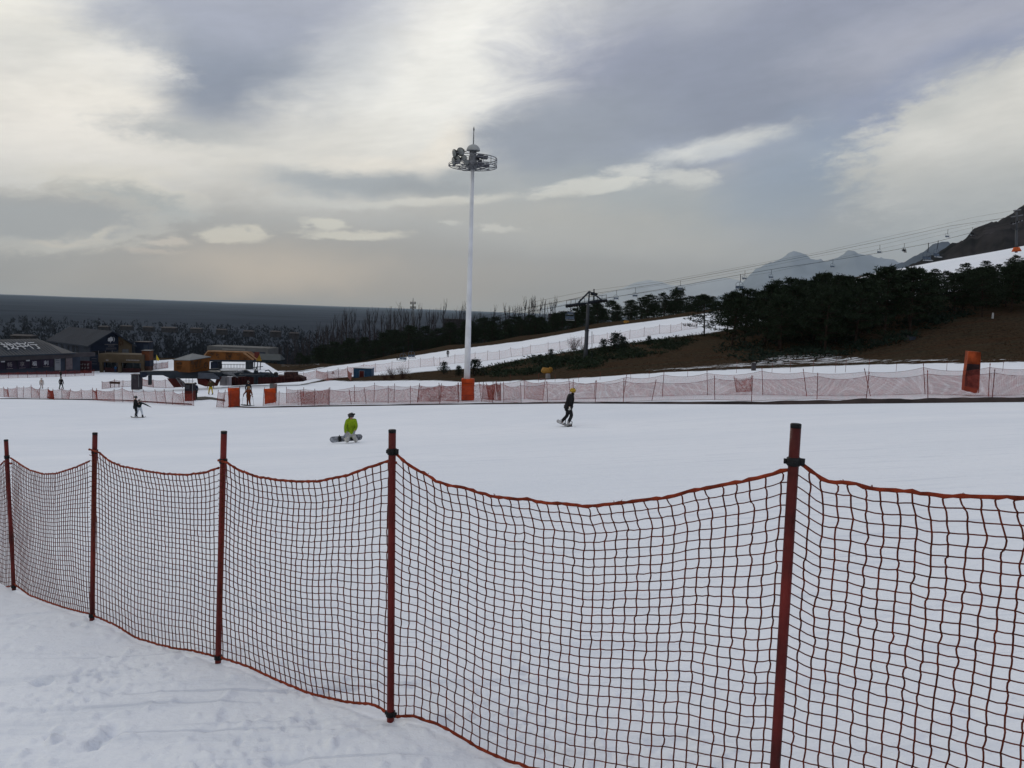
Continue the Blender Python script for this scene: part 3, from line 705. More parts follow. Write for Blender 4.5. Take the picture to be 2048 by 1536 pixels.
far_fence('net_fence', 'pale red net fence with leaning posts on the left, ending beside the dark booth', front_left, group='net fences across the piste')
gate_bits = r2([(862, 680, 843, 850), (930, 680, 910, 855), (985, 672, 980, 855), (1068, 655, 1065, 848)])
far_fence('net_fence', 'short red net fence at the gap, holding up the tall orange pad', gate_bits, group='net fences across the piste')
# bunched spare netting seen denser than the rest
def bundle(label, quad, n=3):
    root = None; B0 = hit(*quad[2]); Y = B0.y - .25
    c = [pt(*q, Y) for q in quad]     # top-left, top-right, bottom-right, bottom-left
    B0 = c[2]; root = thing('rolled_netting', (c[2] + c[3]) / 2, label, 'netting', 'spare netting hung on the far fence')
    LV = []; rg = random.Random(int(quad[0][0]))
    for k in range(n):
        off = Vector((rg.uniform(-.03, .03), .05 * k, rg.uniform(-.02, .02))); L = (c[1] - c[0]).length; nv = int(L / .05); H = (c[0] - c[3]).length; nh = int(H / .05)
        f = lambda s, t: c[0].lerp(c[1], s).lerp(c[3].lerp(c[2], s), t) + off - Vector((0, 0, .12 * 4 * s * (1 - s) * (1 - t)))
        for i in range(nv + 1): LV.append(([f(i / nv, t) for t in (0, .5, 1)], True))
        for j in range(nh + 1): LV.append(([f(t, j / nh) for t in (0, .2, .4, .6, .8, 1)], False))
    MB().add(*strands([l for l in LV if l[1]], .0048)).add(*strands([l for l in LV if not l[1]], .0048)).build('netting', FAR_STR, root)
    for a, b in ((0, 3), (1, 2)): MB().tube([c[a] + Vector((0, 0, .12)), c[b] - Vector((0, 0, .1))], .02, 6).build('pole', FAR_POST, root)
bundle('dense doubled red netting just left of the mast pad', [(839, 771), (878, 773), (878, 803), (835, 803)], 2)
bundle('dense doubled red netting touching the left side of the mast pad', [(880, 772), (917, 768), (917, 803), (881, 802)], 2)
bundle('dense doubled red netting just right of the mast pad', [(972, 768), (990, 768), (987, 800), (978, 800)], 3)
bundle('narrow roll of dark red netting right of the mast pad', [(992, 766), (1001, 768), (1001, 801), (996, 801)], 4)
bundle('dense doubled red netting halfway between the kneeling snowboarder and the small orange pad', [(600, 782), (658, 778), (657, 809), (603, 809)], 2)
bundle('twisted fold of red netting where the right fence is tied back', [(1468, 756), (1503, 754), (1502, 783), (1474, 786)], 2)

# thin guide posts along the foot of the brown hill
gl = r6([(543, 510, 543, 605), (1143, 490, 1135, 600), (1803, 490, 1798, 598)]) + r5([(1815, 350, 1790, 510), (1525, 345, 1510, 510), (1393, 340, 1388, 515), (1118, 370, 1118, 515), (848, 370, 845, 510), (625, 400, 625, 515), (197, 380, 197, 520)]) + \
    [((1376, 738), (1375, 754)), ((1298, 742), (1298, 756)), ((1261, 744), (1261, 758)), ((1200, 744), (1200, 760)), ((1157, 748), (1157, 764)), ((1110, 750), (1110, 765)), ((1077, 746), (1077, 765)), ((1020, 748), (1020, 766))]
proto = None; far_names = ['first', 'second', 'third']
for i, (t, b) in enumerate(sorted(gl, key=lambda q: -q[1][0])):
    B = hit(*b, ymin=60); H = (pt(*t, B.y) - B).z
    if proto is None:
        proto = thing('guide_post', B, 'thin red guide post standing in the snow at the foot of the brown slope', 'post', 'guide posts along the foot of the slope')
        MB().tube([(0, 0, -.1), (0, 0, 1.0)], [.016, .016], 6).build('pole', FAR_POST, None).parent = proto
        MB().tube([(0, 0, .86), (0, 0, .93)], [.026, .026], 6).build('rope_ring', FAR_POST, None).parent = proto
        o = proto
    else: o = copy_tree(proto, loc=B)
    o['label'] = 'thin red guide post below the brown slope, number %d from the right' % (i + 1)
    o.scale = (1, 1, H)

# upper piste fences
up = [((640 + a / 4.876, 560 + b / 4.876), (640 + c / 4.876, 560 + d / 4.876)) for a, b, c, d in
      [(75, 880, 78, 960), (183, 875, 183, 950), (268, 840, 270, 935), (428, 815, 425, 900), (540, 810, 543, 900), (703, 790, 700, 880), (866, 775, 864, 865), (980, 758, 978, 850), (1108, 745, 1115, 840), (1168, 750, 1168, 835), (1316, 720, 1314, 815), (1513, 700, 1510, 800), (1637, 685, 1632, 785), (1748, 680, 1750, 775), (1858, 655, 1868, 750), (1978, 650, 1978, 740)]] + \
    r4([(103, 715, 98, 805), (270, 690, 270, 785), (380, 680, 385, 770), (500, 645, 495, 745), (593, 635, 592, 728), (708, 615, 705, 705), (838, 600, 836, 695), (1058, 570, 1053, 660), (1195, 545, 1190, 640), (1340, 520, 1340, 612), (1447, 520, 1445, 605), (1552, 500, 1550, 580), (1700, 490, 1700, 560)])
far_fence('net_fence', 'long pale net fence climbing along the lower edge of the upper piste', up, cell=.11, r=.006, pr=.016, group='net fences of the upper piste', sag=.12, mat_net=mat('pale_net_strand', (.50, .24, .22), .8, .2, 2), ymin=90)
lowl = [((560 + a, b), (560 + a, c)) for a, b, c in [(17, 735, 748), (53, 739, 752), (76, 741, 756), (98, 741, 760), (135, 735, 752)]]

# fence in front of the lodge and the lift area
lodge_f = [((x, 742 - .012 * x + 6), (x, 750 - .012 * x + 9)) for x in range(-40, 175, 22)]
far_fence('net_fence', 'low red net fence running in front of the lodge windows', [((x, 744 - .030 * x), (x, 757 - .030 * x)) for x in range(-40, 200, 19)], cell=.13, r=.010, pr=.02, sag=.1, group='net fences round the lift and lodge', ymin=120)
far_fence('net_fence', 'red net fence on the left side of the lift station', [((204, 762), (204, 778)), ((229, 758), (229, 775)), ((246, 760), (246, 774)), ((285, 756), (285, 772)), ((306, 758), (307, 775)), ((330, 758), (332, 776)), ((347, 758), (348, 776))], cell=.10, r=.009, pr=.02, sag=.1, group='net fences round the lift and lodge', ymin=80)
far_fence('net_fence', 'red net fence between the lift station and the small blue hut', [((572, 742), (573, 760)), ((607, 744), (607, 762)), ((633, 738), (632, 757)), ((654, 742), (656, 762)), ((676, 735), (678, 757)), ((694, 736), (696, 756)), ((704, 744), (702, 762))], cell=.12, r=.007, pr=.016, sag=.1, group='net fences round the lift and lodge', ymin=80, mat_net=MATS['pale_net_strand'])
far_fence('net_fence', 'red net fence beside the second canopy behind the lodge', [((300, 724), (300, 738)), ((312, 726), (312, 738)), ((324, 724), (324, 737)), ((336, 722), (336, 736))], cell=.16, r=.016, pr=.02, sag=.05, group='net fences round the lift and lodge', ymin=120)

# dark board along the snow edge
def board():
    us = np.arange(-300, 2400, 12); V = []; rg = random.Random(5)
    pts = [hit(u, np.interp(u, [p[0] for p in FENCELINE], [p[1] for p in FENCELINE]) + 1.2) for u in us if not 392 < u < 432]
    seg = [[], []]
    for u in us:
        if 386 < u < 445: continue
        h = hit(u, np.interp(u, [p[0] for p in FENCELINE], [p[1] for p in FENCELINE]) + 1.0); seg[0 if u < 400 else 1].append((u, h))
    root = thing('edge_board', seg[1][0][1], 'long dark board half buried in snow along the foot of the far fence', 'board')
    for s in seg:
        mb = MB(); prev = None; ring = []
        for u, p in s:
            hh = float(np.interp(u, [-300, 400, 700, 1200, 1500, 1750, 2400], [.07, .10, .09, .10, .17, .25, .26])) * (1 + .35 * mnoise.noise(Vector((u * .02, 0, 0))))
            ring.append([p + Vector((0, -.04, -.15)), p + Vector((0, -.04, hh)), p + Vector((0, .05, hh)), p + Vector((0, .05, -.15))])
        V = [q for r_ in ring for q in r_]; n = len(ring)
        F = [(i * 4 + k, (i + 1) * 4 + k, (i + 1) * 4 + (k + 1) % 4, i * 4 + (k + 1) % 4) for i in range(n - 1) for k in range(4)] + [(0, 1, 2, 3), ((n - 1) * 4 + 3, (n - 1) * 4 + 2, (n - 1) * 4 + 1, (n - 1) * 4)]
        mb.add(V, F); mb.build('board', mat('weathered_board', (.060, .045, .042), .85, .4, .6, col2=(.022, .020, .022)), root)
board()

# orange pads
def pad(label, quad, thick=.18, bottomwear=True, poles=True):
    B = hit(*quad[3]); Y = B.y - .15; c = [pt(*q, Y) for q in quad]
    root = thing('safety_pad', (c[2] + c[3]) / 2, label, 'safety pad', 'orange safety pads')
    nx_, nz_ = 14, 18; V = []
    rg = random.Random(int(quad[0][0]))
    for side in (0, 1):
        for j in range(nz_ + 1):
            for i in range(nx_ + 1):
                s, t = i / nx_, j / nz_; q = c[0].lerp(c[1], s).lerp(c[3].lerp(c[2], s), t)
                edge = min(1, min(i, nx_ - i, j, nz_ - j) / 1.5)
                b = .05 * edge + .035 * mnoise.noise(Vector((s * 3, t * 4, quad[0][0])))
                V.append(q + Vector((.03 * mnoise.noise(Vector((t * 5, s, 1))), (-b if side == 0 else thick + b * .5), .02 * mnoise.noise(Vector((s * 5, t, 2))))))
    n = (nx_ + 1); A = []; off = (nz_ + 1) * n
    for j in range(nz_):
        for i in range(nx_):
            a = j * n + i; A += [(a, a + n, a + n + 1, a + 1), (off + a + 1, off + a + n + 1, off + a + n, off + a)]
    per = [i for i in range(nx_)] + [nx_ + j * n for j in range(nz_)] + [nz_ * n + i for i in range(nx_, 0, -1)] + [j * n for j in range(nz_, 0, -1)]
    for k in range(len(per)): a, b = per[k], per[(k + 1) % len(per)]; A.append((a, b, b + off, a + off))
    MB().add(V, A).build('cover', ORANGE, root, True)
    if poles:
        for k, m_ in ((0, 3), (1, 2)): MB().tube([c[m_] + Vector((0, .08, -.2)), c[k] + Vector((0, .08, .16))], .02, 6).build('pole', FAR_POST, root)
    return root, c
pad('tall narrow orange safety pad by the gap in the fence, left of the brown-suited skier', [(455.5, 776.5), (478.5, 775.5), (478.5, 814), (457.5, 814.5)])
pad('smaller square orange safety pad between the brown-suited skier and the netting', [(528.5, 778), (551, 776.5), (551, 805), (529.5, 808)])

# ------------------------------------------------------------------ floodlight mast
WHITE_PAINT = mat('white_mast_paint', (.62, .65, .70), .5, .08, 1.2)
GALV = mat('galvanised_steel', (.17, .18, .20), .55, .25, 6, metal=.3)
GALV_D = mat('dark_lamp_housing', (.032, .036, .038), .6, .25, 6)
GLASS_L = mat('lamp_glass', (.20, .22, .22), .15, .1, 5, spec=.6)
def mast():
    B = hit(931, 803); B.y += 1.2; B.z = ground(B.x, B.y); Y = B.y; k = Y / FPX
    T = pt(945, 338, Y); root = thing('floodlight_mast', B, 'tall white tapered floodlight mast with a ring of lamps at its top', 'light mast')
    ax = (T - B).normalized()
    H = (T - B).length; seg = [(0, 6.3), (.33, 5.5), (.331, 5.3), (.66, 4.4), (.661, 4.2), (1, 3.5)]
    mb = MB(); mb.tube([B + ax * H * a for a, _ in seg], [r_ * k * 1.02 for _, r_ in seg], 20); mb.build('pole', WHITE_PAINT, root, True)
    mb = MB(); mb.tube([B, B + ax * .06], [.42, .42], 16)
    for a in range(8): mb.box(B + Vector((.34 * math.cos(a * .785), .34 * math.sin(a * .785), .1)), (.06, .06, .12))
    mb.build('base_flange', GALV, root)
    C = T; kx = k
    # head: coordinates in photo pixels around the pole top, turned to metres
    def q(u, v, dy=0): return pt(u, v, Y + dy)
    mb = MB(); mb.tube([q(945.3, 339), q(946.2, 300)], 7 * k, 14); mb.tube([q(945.4, 336), q(945.6, 313)], [8.3 * k, 8.3 * k], 14); mb.build('head_drum', GALV, root, True)
    mb = MB(); c = q(946.6, 299.8); mb.ball(c, (13.0 * k, 13 * k, 10.5 * k), 20, 7, zcut=0)
    mb.tube([c - Vector((0, 0, .06)), c], [13.3 * k, 13.3 * k], 20); mb.build('dome_cap', mat('dome_grey', (.33, .35, .36), .6, .1, 2), root, True)
    mb = MB(); mb.tube([q(946.8, 291), q(947.6, 262)], [.055, .035], 6); mb.tube([q(947.6, 262), q(947.7, 258), q(947.8, 253)], [.05, .07, .01], 6); mb.build('lightning_rod', GALV, root)
    # ring platform: two square hoops with uprights
    cz0, cz1 = q(945.5, 333).z, q(946, 316.5).z; cx, cy = q(945.5, 330).x, Y
    rad = 47 * k
    for z_, rr in ((cz1, .035), (cz1 - .18, .022), (cz0, .035), (cz0 + .12, .022)):
        pts = []
        for a in range(33 if z_ < cz1 - .3 else 21):
            an = 2 * math.pi * a / 32 - (0 if z_ < cz1 - .3 else 1.96); pts.append(Vector((cx + rad * math.cos(an), cy + rad * math.sin(an), z_ - (an and 0))))
        MB().tube(pts, rr, 5).build('platform_ring', GALV, root)
    mb = MB()
    for a in range(-4, 6):
        an = 2 * math.pi * a / 16 + .1; p = Vector((cx + rad * math.cos(an), cy + rad * math.sin(an), 0)); mb.tube([p + Vector((0, 0, cz0)), p + Vector((0, 0, cz1))], .022, 5)
    for a in range(8):
        an = 2 * math.pi * a / 8; d_ = Vector((math.cos(an), math.sin(an), 0)); mb.tube([Vector((cx, cy, cz0)) + d_ * .2, Vector((cx, cy, cz0)) + d_ * rad], .04, 4)
        mb.tube([Vector((cx, cy, cz0 - .25)) + d_ * .25, Vector((cx, cy, cz0)) + d_ * rad * .7], .03, 4)
    mb.build('platform_frame', GALV, root)
    # cloth-like ballast boxes and cable on the right
    mb = MB()
    for u0, v0, u1, v1, dy in ((955, 309, 966, 316, -.3), (963, 312, 975, 318, .1), (955, 325, 968, 332, -.5), (962, 329, 978, 334, .2), (950, 312, 958, 320, .4), (956, 320, 963, 326, .5)):
        a, b = q(u0, v0, dy), q(u1, v1, dy); mb.box((a + b) / 2, (abs(b.x - a.x), .5, abs(a.z - b.z)), .2)
    mb.build('ballast_box', mat('ballast_grey', (.085, .09, .11), .6, .2, 3), root)
    mb = MB(); mb.tube([q(918, 334), q(925, 341), q(935, 342), q(942, 338)], .018, 5); mb.tube([q(951, 334), q(958, 325), q(957, 315)], .02, 5); mb.build('cable', CLIP_BLK, root)
    for (u, v, rr, yaw, tilt) in ((921.5, 303.5, 6.9, .35, -.30), (909.6, 307.0, 7.0, 1.05, -.25), (914.5, 319.5, 7.2, .6, -.28), (908.0, 322.5, 7.0, 1.1, -.2), (928, 316, 5, .2, -.2), (933, 325, 5, -.3, -.2)):
        c = q(u, v, -.2); r_ = rr * k * 1.2; d_ = Vector((-math.sin(yaw), -math.cos(yaw), tilt)).normalized()
        M3 = d_.to_track_quat('Z', 'Y').to_matrix()
        mb = MB(); prof = [(-.42, .05), (-.40, .35), (-.28, .62), (-.05, .95), (.08, 1.0)]
        mb.tube([c + d_ * (a * r_ * 2) for a, _ in prof], [b * r_ for _, b in prof], 18); 
        mb.box(c - d_ * r_ * 1.0, (r_ * .8, r_ * .8, r_ * .7), mtx=M3); lm = mb.build('floodlight', GALV_D, root, True)
        MB().tube([c + d_ * (.085 * r_ * 2), c + d_ * (.12 * r_ * 2)], [r_ * .9, r_ * .7], 18).build('lens', GLASS_L, lm, True)
        sx = M3 @ Vector((1, 0, 0)); MB().tube([c + sx * r_, c + sx * r_ * 1.05 - d_ * r_, c - sx * r_ * 1.05 - d_ * r_, c - sx * r_], .03, 4).build('bracket', GALV, lm)
    # orange crash pad round the foot
    p = MB(); Yf = B.y - .55
    a, b = pt(923, 759, Yf), pt(948.5, 759, Yf); bz = pt(935, 801, Yf).z; w_ = b.x - a.x; cx2 = (a.x + b.x) / 2
    V = []
    n = 20
    prs = []
    for i in range(n):
        an = 2 * math.pi * i / n + .157; sgn = lambda x: (1 if x >= 0 else -1); pw = .35
        prs.append((sgn(math.cos(an)) * abs(math.cos(an)) ** pw, sgn(math.sin(an)) * abs(math.sin(an)) ** pw))
    for j in range(9):
        t = j / 8; z = bz + (a.z + .03 - bz) * t
        for i, (x, y) in enumerate(prs):
            wob = 1 + .05 * mnoise.noise(Vector((x * 2, y * 2, t * 3))); V.append((cx2 + x * w_ / 2 * wob - .02 * t, B.y + y * .5 * wob, z + .03 * mnoise.noise(Vector((x * 2, y, 7)))))
    F = [(j * n + i, j * n + (i + 1) % n, (j + 1) * n + (i + 1) % n, (j + 1) * n + i) for j in range(8) for i in range(n)] + [tuple(8 * n + i for i in range(n))]
    r2_ = thing('safety_pad', (cx2, B.y, bz), 'orange crash pad wrapped round the foot of the white mast', 'safety pad', 'orange safety pads')
    p.add(V, F).build('cover', ORANGE, r2_, True); mb = MB(); mb.tube([(cx2 - w_ * .52, B.y - .52, a.z - .3), (cx2 + w_ * .52, B.y - .52, a.z - .3)], .012, 4); mb.tube([(cx2 - w_ * .52, B.y - .52, bz + .4), (cx2 + w_ * .52, B.y - .52, bz + .4)], .012, 4); mb.build('strap', FAR_POST, r2_)
mast()

# leaning orange box (padded snow gun / hydrant) on the right
def lean_box():
    B = hit(1945, 792); Y = B.y; c = lambda u, v, dy=0: pt(u, v, Y + dy)
    root = thing('padded_box', B, 'tall leaning orange box with a dark wrinkled cover behind the net at right', 'padded box')
    fr = [c(1937.5, 702.5), c(1961.5, 704.5), c(1960, 730), c(1958.5, 768), c(1955, 785), c(1950, 787), c(1943, 784), c(1936.5, 783.5), c(1929, 781.5), c(1931, 755), c(1934.5, 729)]
    sideoff = c(1968.5, 704.5) - c(1961.5, 704.5) + Vector((0, .7, 0))
    mb = MB(); mb.prism(fr[:3] + fr[3:], sideoff); mb.build('body', mat('orange_box', (.30, .055, .015), .7, .3, 2.2, bump=.5, bscale=6), root)
    cv_ = [c(1935, 727.5, -.06), c(1959.5, 729, -.06), c(1958, 752, -.06), c(1955, 776, -.06), c(1950, 777, -.06), c(1930, 772, -.06), c(1932, 748, -.06)]
    mb = MB(); mb.prism(cv_, Vector((0, .05, 0)))
    o = mb.build('dark_cover', mat('dark_brown_cover', (.028, .014, .016), .55, .3, 3, bump=.8, bscale=8), root)
    mb = MB()
    for k in range(7):
        v = 732 + k * 6; mb.tube([c(1934.5 - k * .5, v, -.075), c(1946, v + 1.5, -.09), c(1957.5 - k * .3, v + .5, -.075)], .014, 5)
    mb.build('crease', MATS['dark_brown_cover'], o)
    MB().tube([c(1961, 704.5, -.03), c(1960, 730, -.03), c(1957, 786, -.03)], .025, 5).build('seam', MATS['orange_box'], root)
lean_box()

# ------------------------------------------------------------------ people
def skin_mesh(name, chains, m, parent, sub=2):
    """chains: lists of (point, radius); grown into one smooth surface. Points shared between chains are welded."""
    V = []; Rr = []; E = []; idx = {}
    def vid(p, r):
        k = tuple(round(c, 4) for c in p)
        if k not in idx: idx[k] = len(V); V.append(tuple(p)); Rr.append(r)
        return idx[k]
    for ch in chains:
        ids = [vid(p, r) for p, r in ch]
        for a, b in zip(ids, ids[1:]):
            if a != b: E.append((a, b))
    me = bpy.data.meshes.new(name); me.from_pydata(V, E, []); o = bpy.data.objects.new(name, me); COL.objects.link(o)
    o.modifiers.new('s', 'SKIN'); 
    for i, sv in enumerate(me.skin_vertices[0].data):
        r = Rr[i]; sv.radius = (r, r) if not hasattr(r, '__len__') else r; sv.use_root = (i == 0)
    ss = o.modifiers.new('u', 'SUBSURF'); ss.levels = sub; ss.render_levels = sub
    dg = bpy.context.evaluated_depsgraph_get(); nm = bpy.data.meshes.new_from_object(o.evaluated_get(dg))
    bpy.data.objects.remove(o); nm.name = name; nm.materials.clear()
    return link(name, nm, m, parent, True)
SKINM = mat('skin', (.36, .20, .14), .55, .1, 12)
def rotz(p, a): return Vector((p[0] * math.cos(a) - p[1] * math.sin(a), p[0] * math.sin(a) + p[1] * math.cos(a), p[2]))
def hand_chains(w, d, up, s=1.0):
    """fingers fanned and curled from the palm; w wrist, d pointing direction, up = back of the hand"""
    d = d.normalized(); side = d.cross(up).normalized(); up = side.cross(d); palm = w + d * .055 * s
    out = [(w, .027 * s), (palm, .036 * s)]; ch = []
    for k, (o_, L) in enumerate(((-.030, .062), (-.010, .074), (.011, .070), (.030, .056))):
        a = w + d * .088 * s + side * o_ * s; ch.append([(a, .0115 * s), (a + d * L * .5 * s - up * .010 * s, .0105 * s), (a + d * L * .85 * s - up * .032 * s, .009 * s)])
    t = palm - side * .034 * s; ch.append([(t, .0125 * s), (t + d * .030 * s - side * .024 * s - up * .008 * s, .011 * s), (t + d * .060 * s - side * .026 * s - up * .020 * s, .0095 * s)])
    return out, ch
def add_gloves(root, hands, m, s=1.0):
    for (w, d, up) in hands:
        base, fing = hand_chains(Vector(w), Vector(d), Vector(up), s)
        o = skin_mesh('glove', [[(base[0][0], base[0][1] * 1.35), (base[0][0] + Vector(d).normalized() * .02, base[0][1] * 1.2), (base[1][0], (.042 * s, .024 * s)), (base[1][0] + Vector(d).normalized() * .035 * s, (.042 * s, .020 * s))]], m, root)
        for f in fing: q = skin_mesh('finger', [f], m, o, 1)
def head_set(body, root, c, fwd, hs=1.0, helmet=None, goggles=None, hood=None):
    """face details on the head centred at c looking along fwd"""
    f = Vector(fwd).normalized(); up = Vector((0, 0, 1)); sd = f.cross(up).normalized(); up = sd.cross(f)
    M3 = Matrix((sd, f, up)).transposed()
    at = lambda x, y, z: c + sd * x * hs + f * y * hs + up * z * hs
    if helmet:
        mb = MB(); mb.ball(at(0, -.010, .030), (.122 * hs, .140 * hs, .115 * hs), 20, 10, mtx=M3, zcut=-.62); mb.tube([at(-.122, .0, .0), at(-.118, -.01, -.06)], [.03 * hs, .022 * hs], 8); mb.tube([at(.122, .0, .0), at(.118, -.01, -.06)], [.03 * hs, .022 * hs], 8)
        h = mb.build('helmet', helmet, root, True)
        mb = MB()
        for k in (-.05, 0, .05): mb.box(at(k, .03, .142 - abs(k) * .3), (.018 * hs, .07 * hs, .012 * hs), mtx=M3)
        mb.build('vent', CLIP_BLK, h)
    if goggles:
        gz = goggles[1]; mb = MB(); mb.tube([at(-.085, .095, gz), at(-.045, .135, gz), at(0, .145, gz), at(.045, .135, gz), at(.085, .095, gz)], [.026 * hs, .036 * hs, .034 * hs, .036 * hs, .026 * hs], 10)
        g = mb.build('goggles', goggles[0], root, True)
        mb = MB(); mb.tube([at(.085 * math.cos(a) * 1.5, -.01 + .135 * math.sin(a), gz) for a in [math.pi * 2 * k / 14 for k in range(15)]], .013 * hs, 5); mb.build('strap', CLIP_BLK, g)
def head_chain(neck, c, fwd, hs=1.0):
    f = Vector(fwd).normalized()
    return [(neck, .055 * hs), (c - Vector((0, 0, .085 * hs)), .058 * hs), (c - Vector((0, 0, .045)) * hs + f * .015 * hs, (.070 * hs, .080 * hs)), (c + Vector((0, 0, .02)) * hs, (.080 * hs, .098 * hs)), (c + Vector((0, 0, .085)) * hs - f * .012 * hs, (.062 * hs, .075 * hs))]
def face(body, c, fwd, hs=1.0):
    f = Vector(fwd).normalized(); up = Vector((0, 0, 1)); sd = f.cross(up).normalized()
    at = lambda x, y, z: c + sd * x * hs + f * y * hs + up * z * hs
    MB().tube([at(0, .088, .02), at(0, .112, -.018), at(0, .09, -.032)], [.010 * hs, .017 * hs, .012 * hs], 7).build('nose', SKINM, body, True)
    for s in (-1, 1): MB().ball(at(.031 * s, .088, .012), .011 * hs, 8, 6).build('eye', CLIP_BLK, body, True)
    MB().tube([at(-.025, .090, -.055), at(0, .098, -.057), at(.025, .090, -.055)], .006 * hs, 6).build('mouth', mat('lips', (.25, .08, .07), .5), body, True)
    for s in (-1, 1): MB().ball(at(.083 * s, -.005, -.005), (.012 * hs, .02 * hs, .032 * hs), 8, 6).build('ear', SKINM, body, True)
def boots(root, feet, m, s=1.0):
    for (an, toe) in feet:
        an, toe = Vector(an), Vector(toe); d = (toe - an); d.z = 0; d.normalize()
        o = skin_mesh('boot', [[(an + Vector((0, 0, .22 * s)), .072 * s), (an + Vector((0, 0, .09 * s)), .064 * s), (an - d * .02 * s + Vector((0, 0, .03 * s)), .055 * s), (an + d * .11 * s + Vector((0, 0, .025 * s)), .050 * s), (an + d * .18 * s + Vector((0, 0, .025 * s)), .042 * s)]], m, root, 2)
        MB().tube([an + Vector((-.06, 0, .10)) * s, an + Vector((0, -.07, .11)) * s, an + Vector((.06, 0, .10)) * s], .012 * s, 5).build('boot_strap', CLIP_BLK, o)

def snowboard(label, c, length, axis, up, m, w=.27):
    ax = Vector(axis).normalized(); up = Vector(up).normalized(); sd = ax.cross(up).normalized(); up = sd.cross(ax)
    root = thing('snowboard', c, label, 'snowboard', 'snowboards'); c = Vector(c)
    V = []; n = 34; out = []
    for k in range(n + 1):
        t = -1 + 2 * k / n; wd = w / 2 * (1 - .10 * (1 - t * t)) * (1 if abs(t) < .78 else math.sqrt(max(0, 1 - ((abs(t) - .78) / .22) ** 2)) * .98 + .02)
        li = .10 * max(0, (abs(t) - .72) / .28) ** 2
        out.append((ax * t * length / 2 + up * li, wd))
    for th in (0, .014):
        for p, wd in out: V += [c + p + sd * wd + up * th, c + p - sd * wd + up * th]
    F = []; o = 2 * (n + 1)
    for k in range(n):
        a = 2 * k; F += [(a, a + 1, a + 3, a + 2), (o + a + 2, o + a + 3, o + a + 1, o + a), (a, a + 2, o + a + 2, o + a), (a + 3, a + 1, o + a + 1, o + a + 3)]
    MB().add(V, F).build('deck', m, root, True)
    for s in (-1, 1):
        q = c + ax * s * .26 + up * .02; mb = MB(); M3 = Matrix((ax, sd, up)).transposed(); mb.box(q, (.12, .24, .025), mtx=M3); mb.tube([q - sd * .11, q - sd * .12 + up * .2, q - sd * .02 + up * .26], [.02, .018, .012], 5); mb.build('binding', CLIP_BLK, root)
    return root

BLACKC = mat('black_jacket_cloth', (.014, .014, .016), .8, .3, 6, bump=.4, bscale=14)
DARKC = mat('dark_trouser_cloth', (.018, .020, .024), .8, .3, 6, bump=.4, bscale=14)
def figure(label, foot, H, yaw, pose, jacket, trousers, extras=None, group='people out on the snow', small=False, cat='person'):
    """pose: dict of joints in the figure's own metres (x right, y forward, z up) for a 1.75 m body; scaled by H/1.75"""
    s = H / 1.75; root = thing('person', foot, label, cat, group)
    g = lambda n: Vector(foot) + rotz(Vector(pose[n]) * s, yaw)
    fw = rotz(Vector(pose.get('look', (0, 1, 0))), yaw); c = g('head')
    legs = []
    for k in 'lr': legs.append([(g('pelvis'), .135 * s), (g('hip' + k), .100 * s), (g('knee' + k), .064 * s), (g('ankle' + k), .045 * s), (g('toe' + k), .038 * s)])
    arms = []
    for k in 'lr': arms.append([(g('chest'), .13 * s), (g('sh' + k), .062 * s), (g('elbow' + k), .045 * s), (g('wrist' + k), .030 * s), (g('wrist' + k).lerp(g('elbow' + k), -.25), .028 * s)])
    spine = [(g('pelvis'), .135 * s), (g('waist'), .125 * s), (g('chest'), (.15 * s, .12 * s)), (g('neck'), .06 * s)]
    body = skin_mesh('body', [spine] + legs + arms + [head_chain(g('neck'), c, fw, s)], SKINM, root, 1 if small else 2)
    k_ = 1.28; puff = pose.get('puff', 1.0)
    jl = pose.get('hem', .55)
    jk = [[(g('pelvis').lerp(g('waist'), -jl) , .160 * s * puff), (g('pelvis').lerp(g('waist'), -jl * .4), .162 * s * puff), (g('waist'), .155 * s * puff), (g('chest'), (.18 * s * puff, .155 * s * puff)), (g('neck'), .088 * s)]]
    for k in 'lr': jk.append([(g('chest'), (.18 * s * puff, .155 * s * puff)), (g('sh' + k), .085 * s * puff), (g('elbow' + k), .068 * s), (g('wrist' + k), .052 * s)])
    skin_mesh('jacket', jk, jacket, root, 1 if small else 2)
    tr = []
    for k in 'lr': tr.append([(g('pelvis'), .150 * s), (g('hip' + k), .115 * s), (g('knee' + k), .086 * s), (g('ankle' + k) + Vector((0, 0, .05 * s)), .074 * s)])
    skin_mesh('trousers', tr, trousers, root, 1 if small else 2)
    return root, body, g, fw, c, s
STAND = dict(pelvis=(0, 0, .93), hipl=(-.09, 0, .88), hipr=(.09, 0, .88), kneel=(-.12, .03, .48), kneer=(.12, .03, .48), anklel=(-.13, 0, .08), ankler=(.13, 0, .08), toel=(-.14, .16, .04), toer=(.14, .16, .04),
             waist=(0, 0, 1.08), chest=(0, 0, 1.30), neck=(0, .01, 1.48), head=(0, .03, 1.63), shl=(-.19, 0, 1.40), shr=(.19, 0, 1.40), elbowl=(-.27, -.02, 1.12), elbowr=(.27, -.02, 1.12), wristl=(-.28, .10, .88), wristr=(.28, .10, .88))
YEL = mat('yellow_helmet', (.42, .28, .03), .4, .45, 14, col2=(.10, .06, .02))
HELM_BLK = mat('black_helmet', (.015, .015, .018), .35, .2, 10, spec=.5)
# 1. upright snowboarder in black, board pointing away to the right: side view, leaning forward, facing right (+X)
f = hit(1136, 853); Hh = 1.74
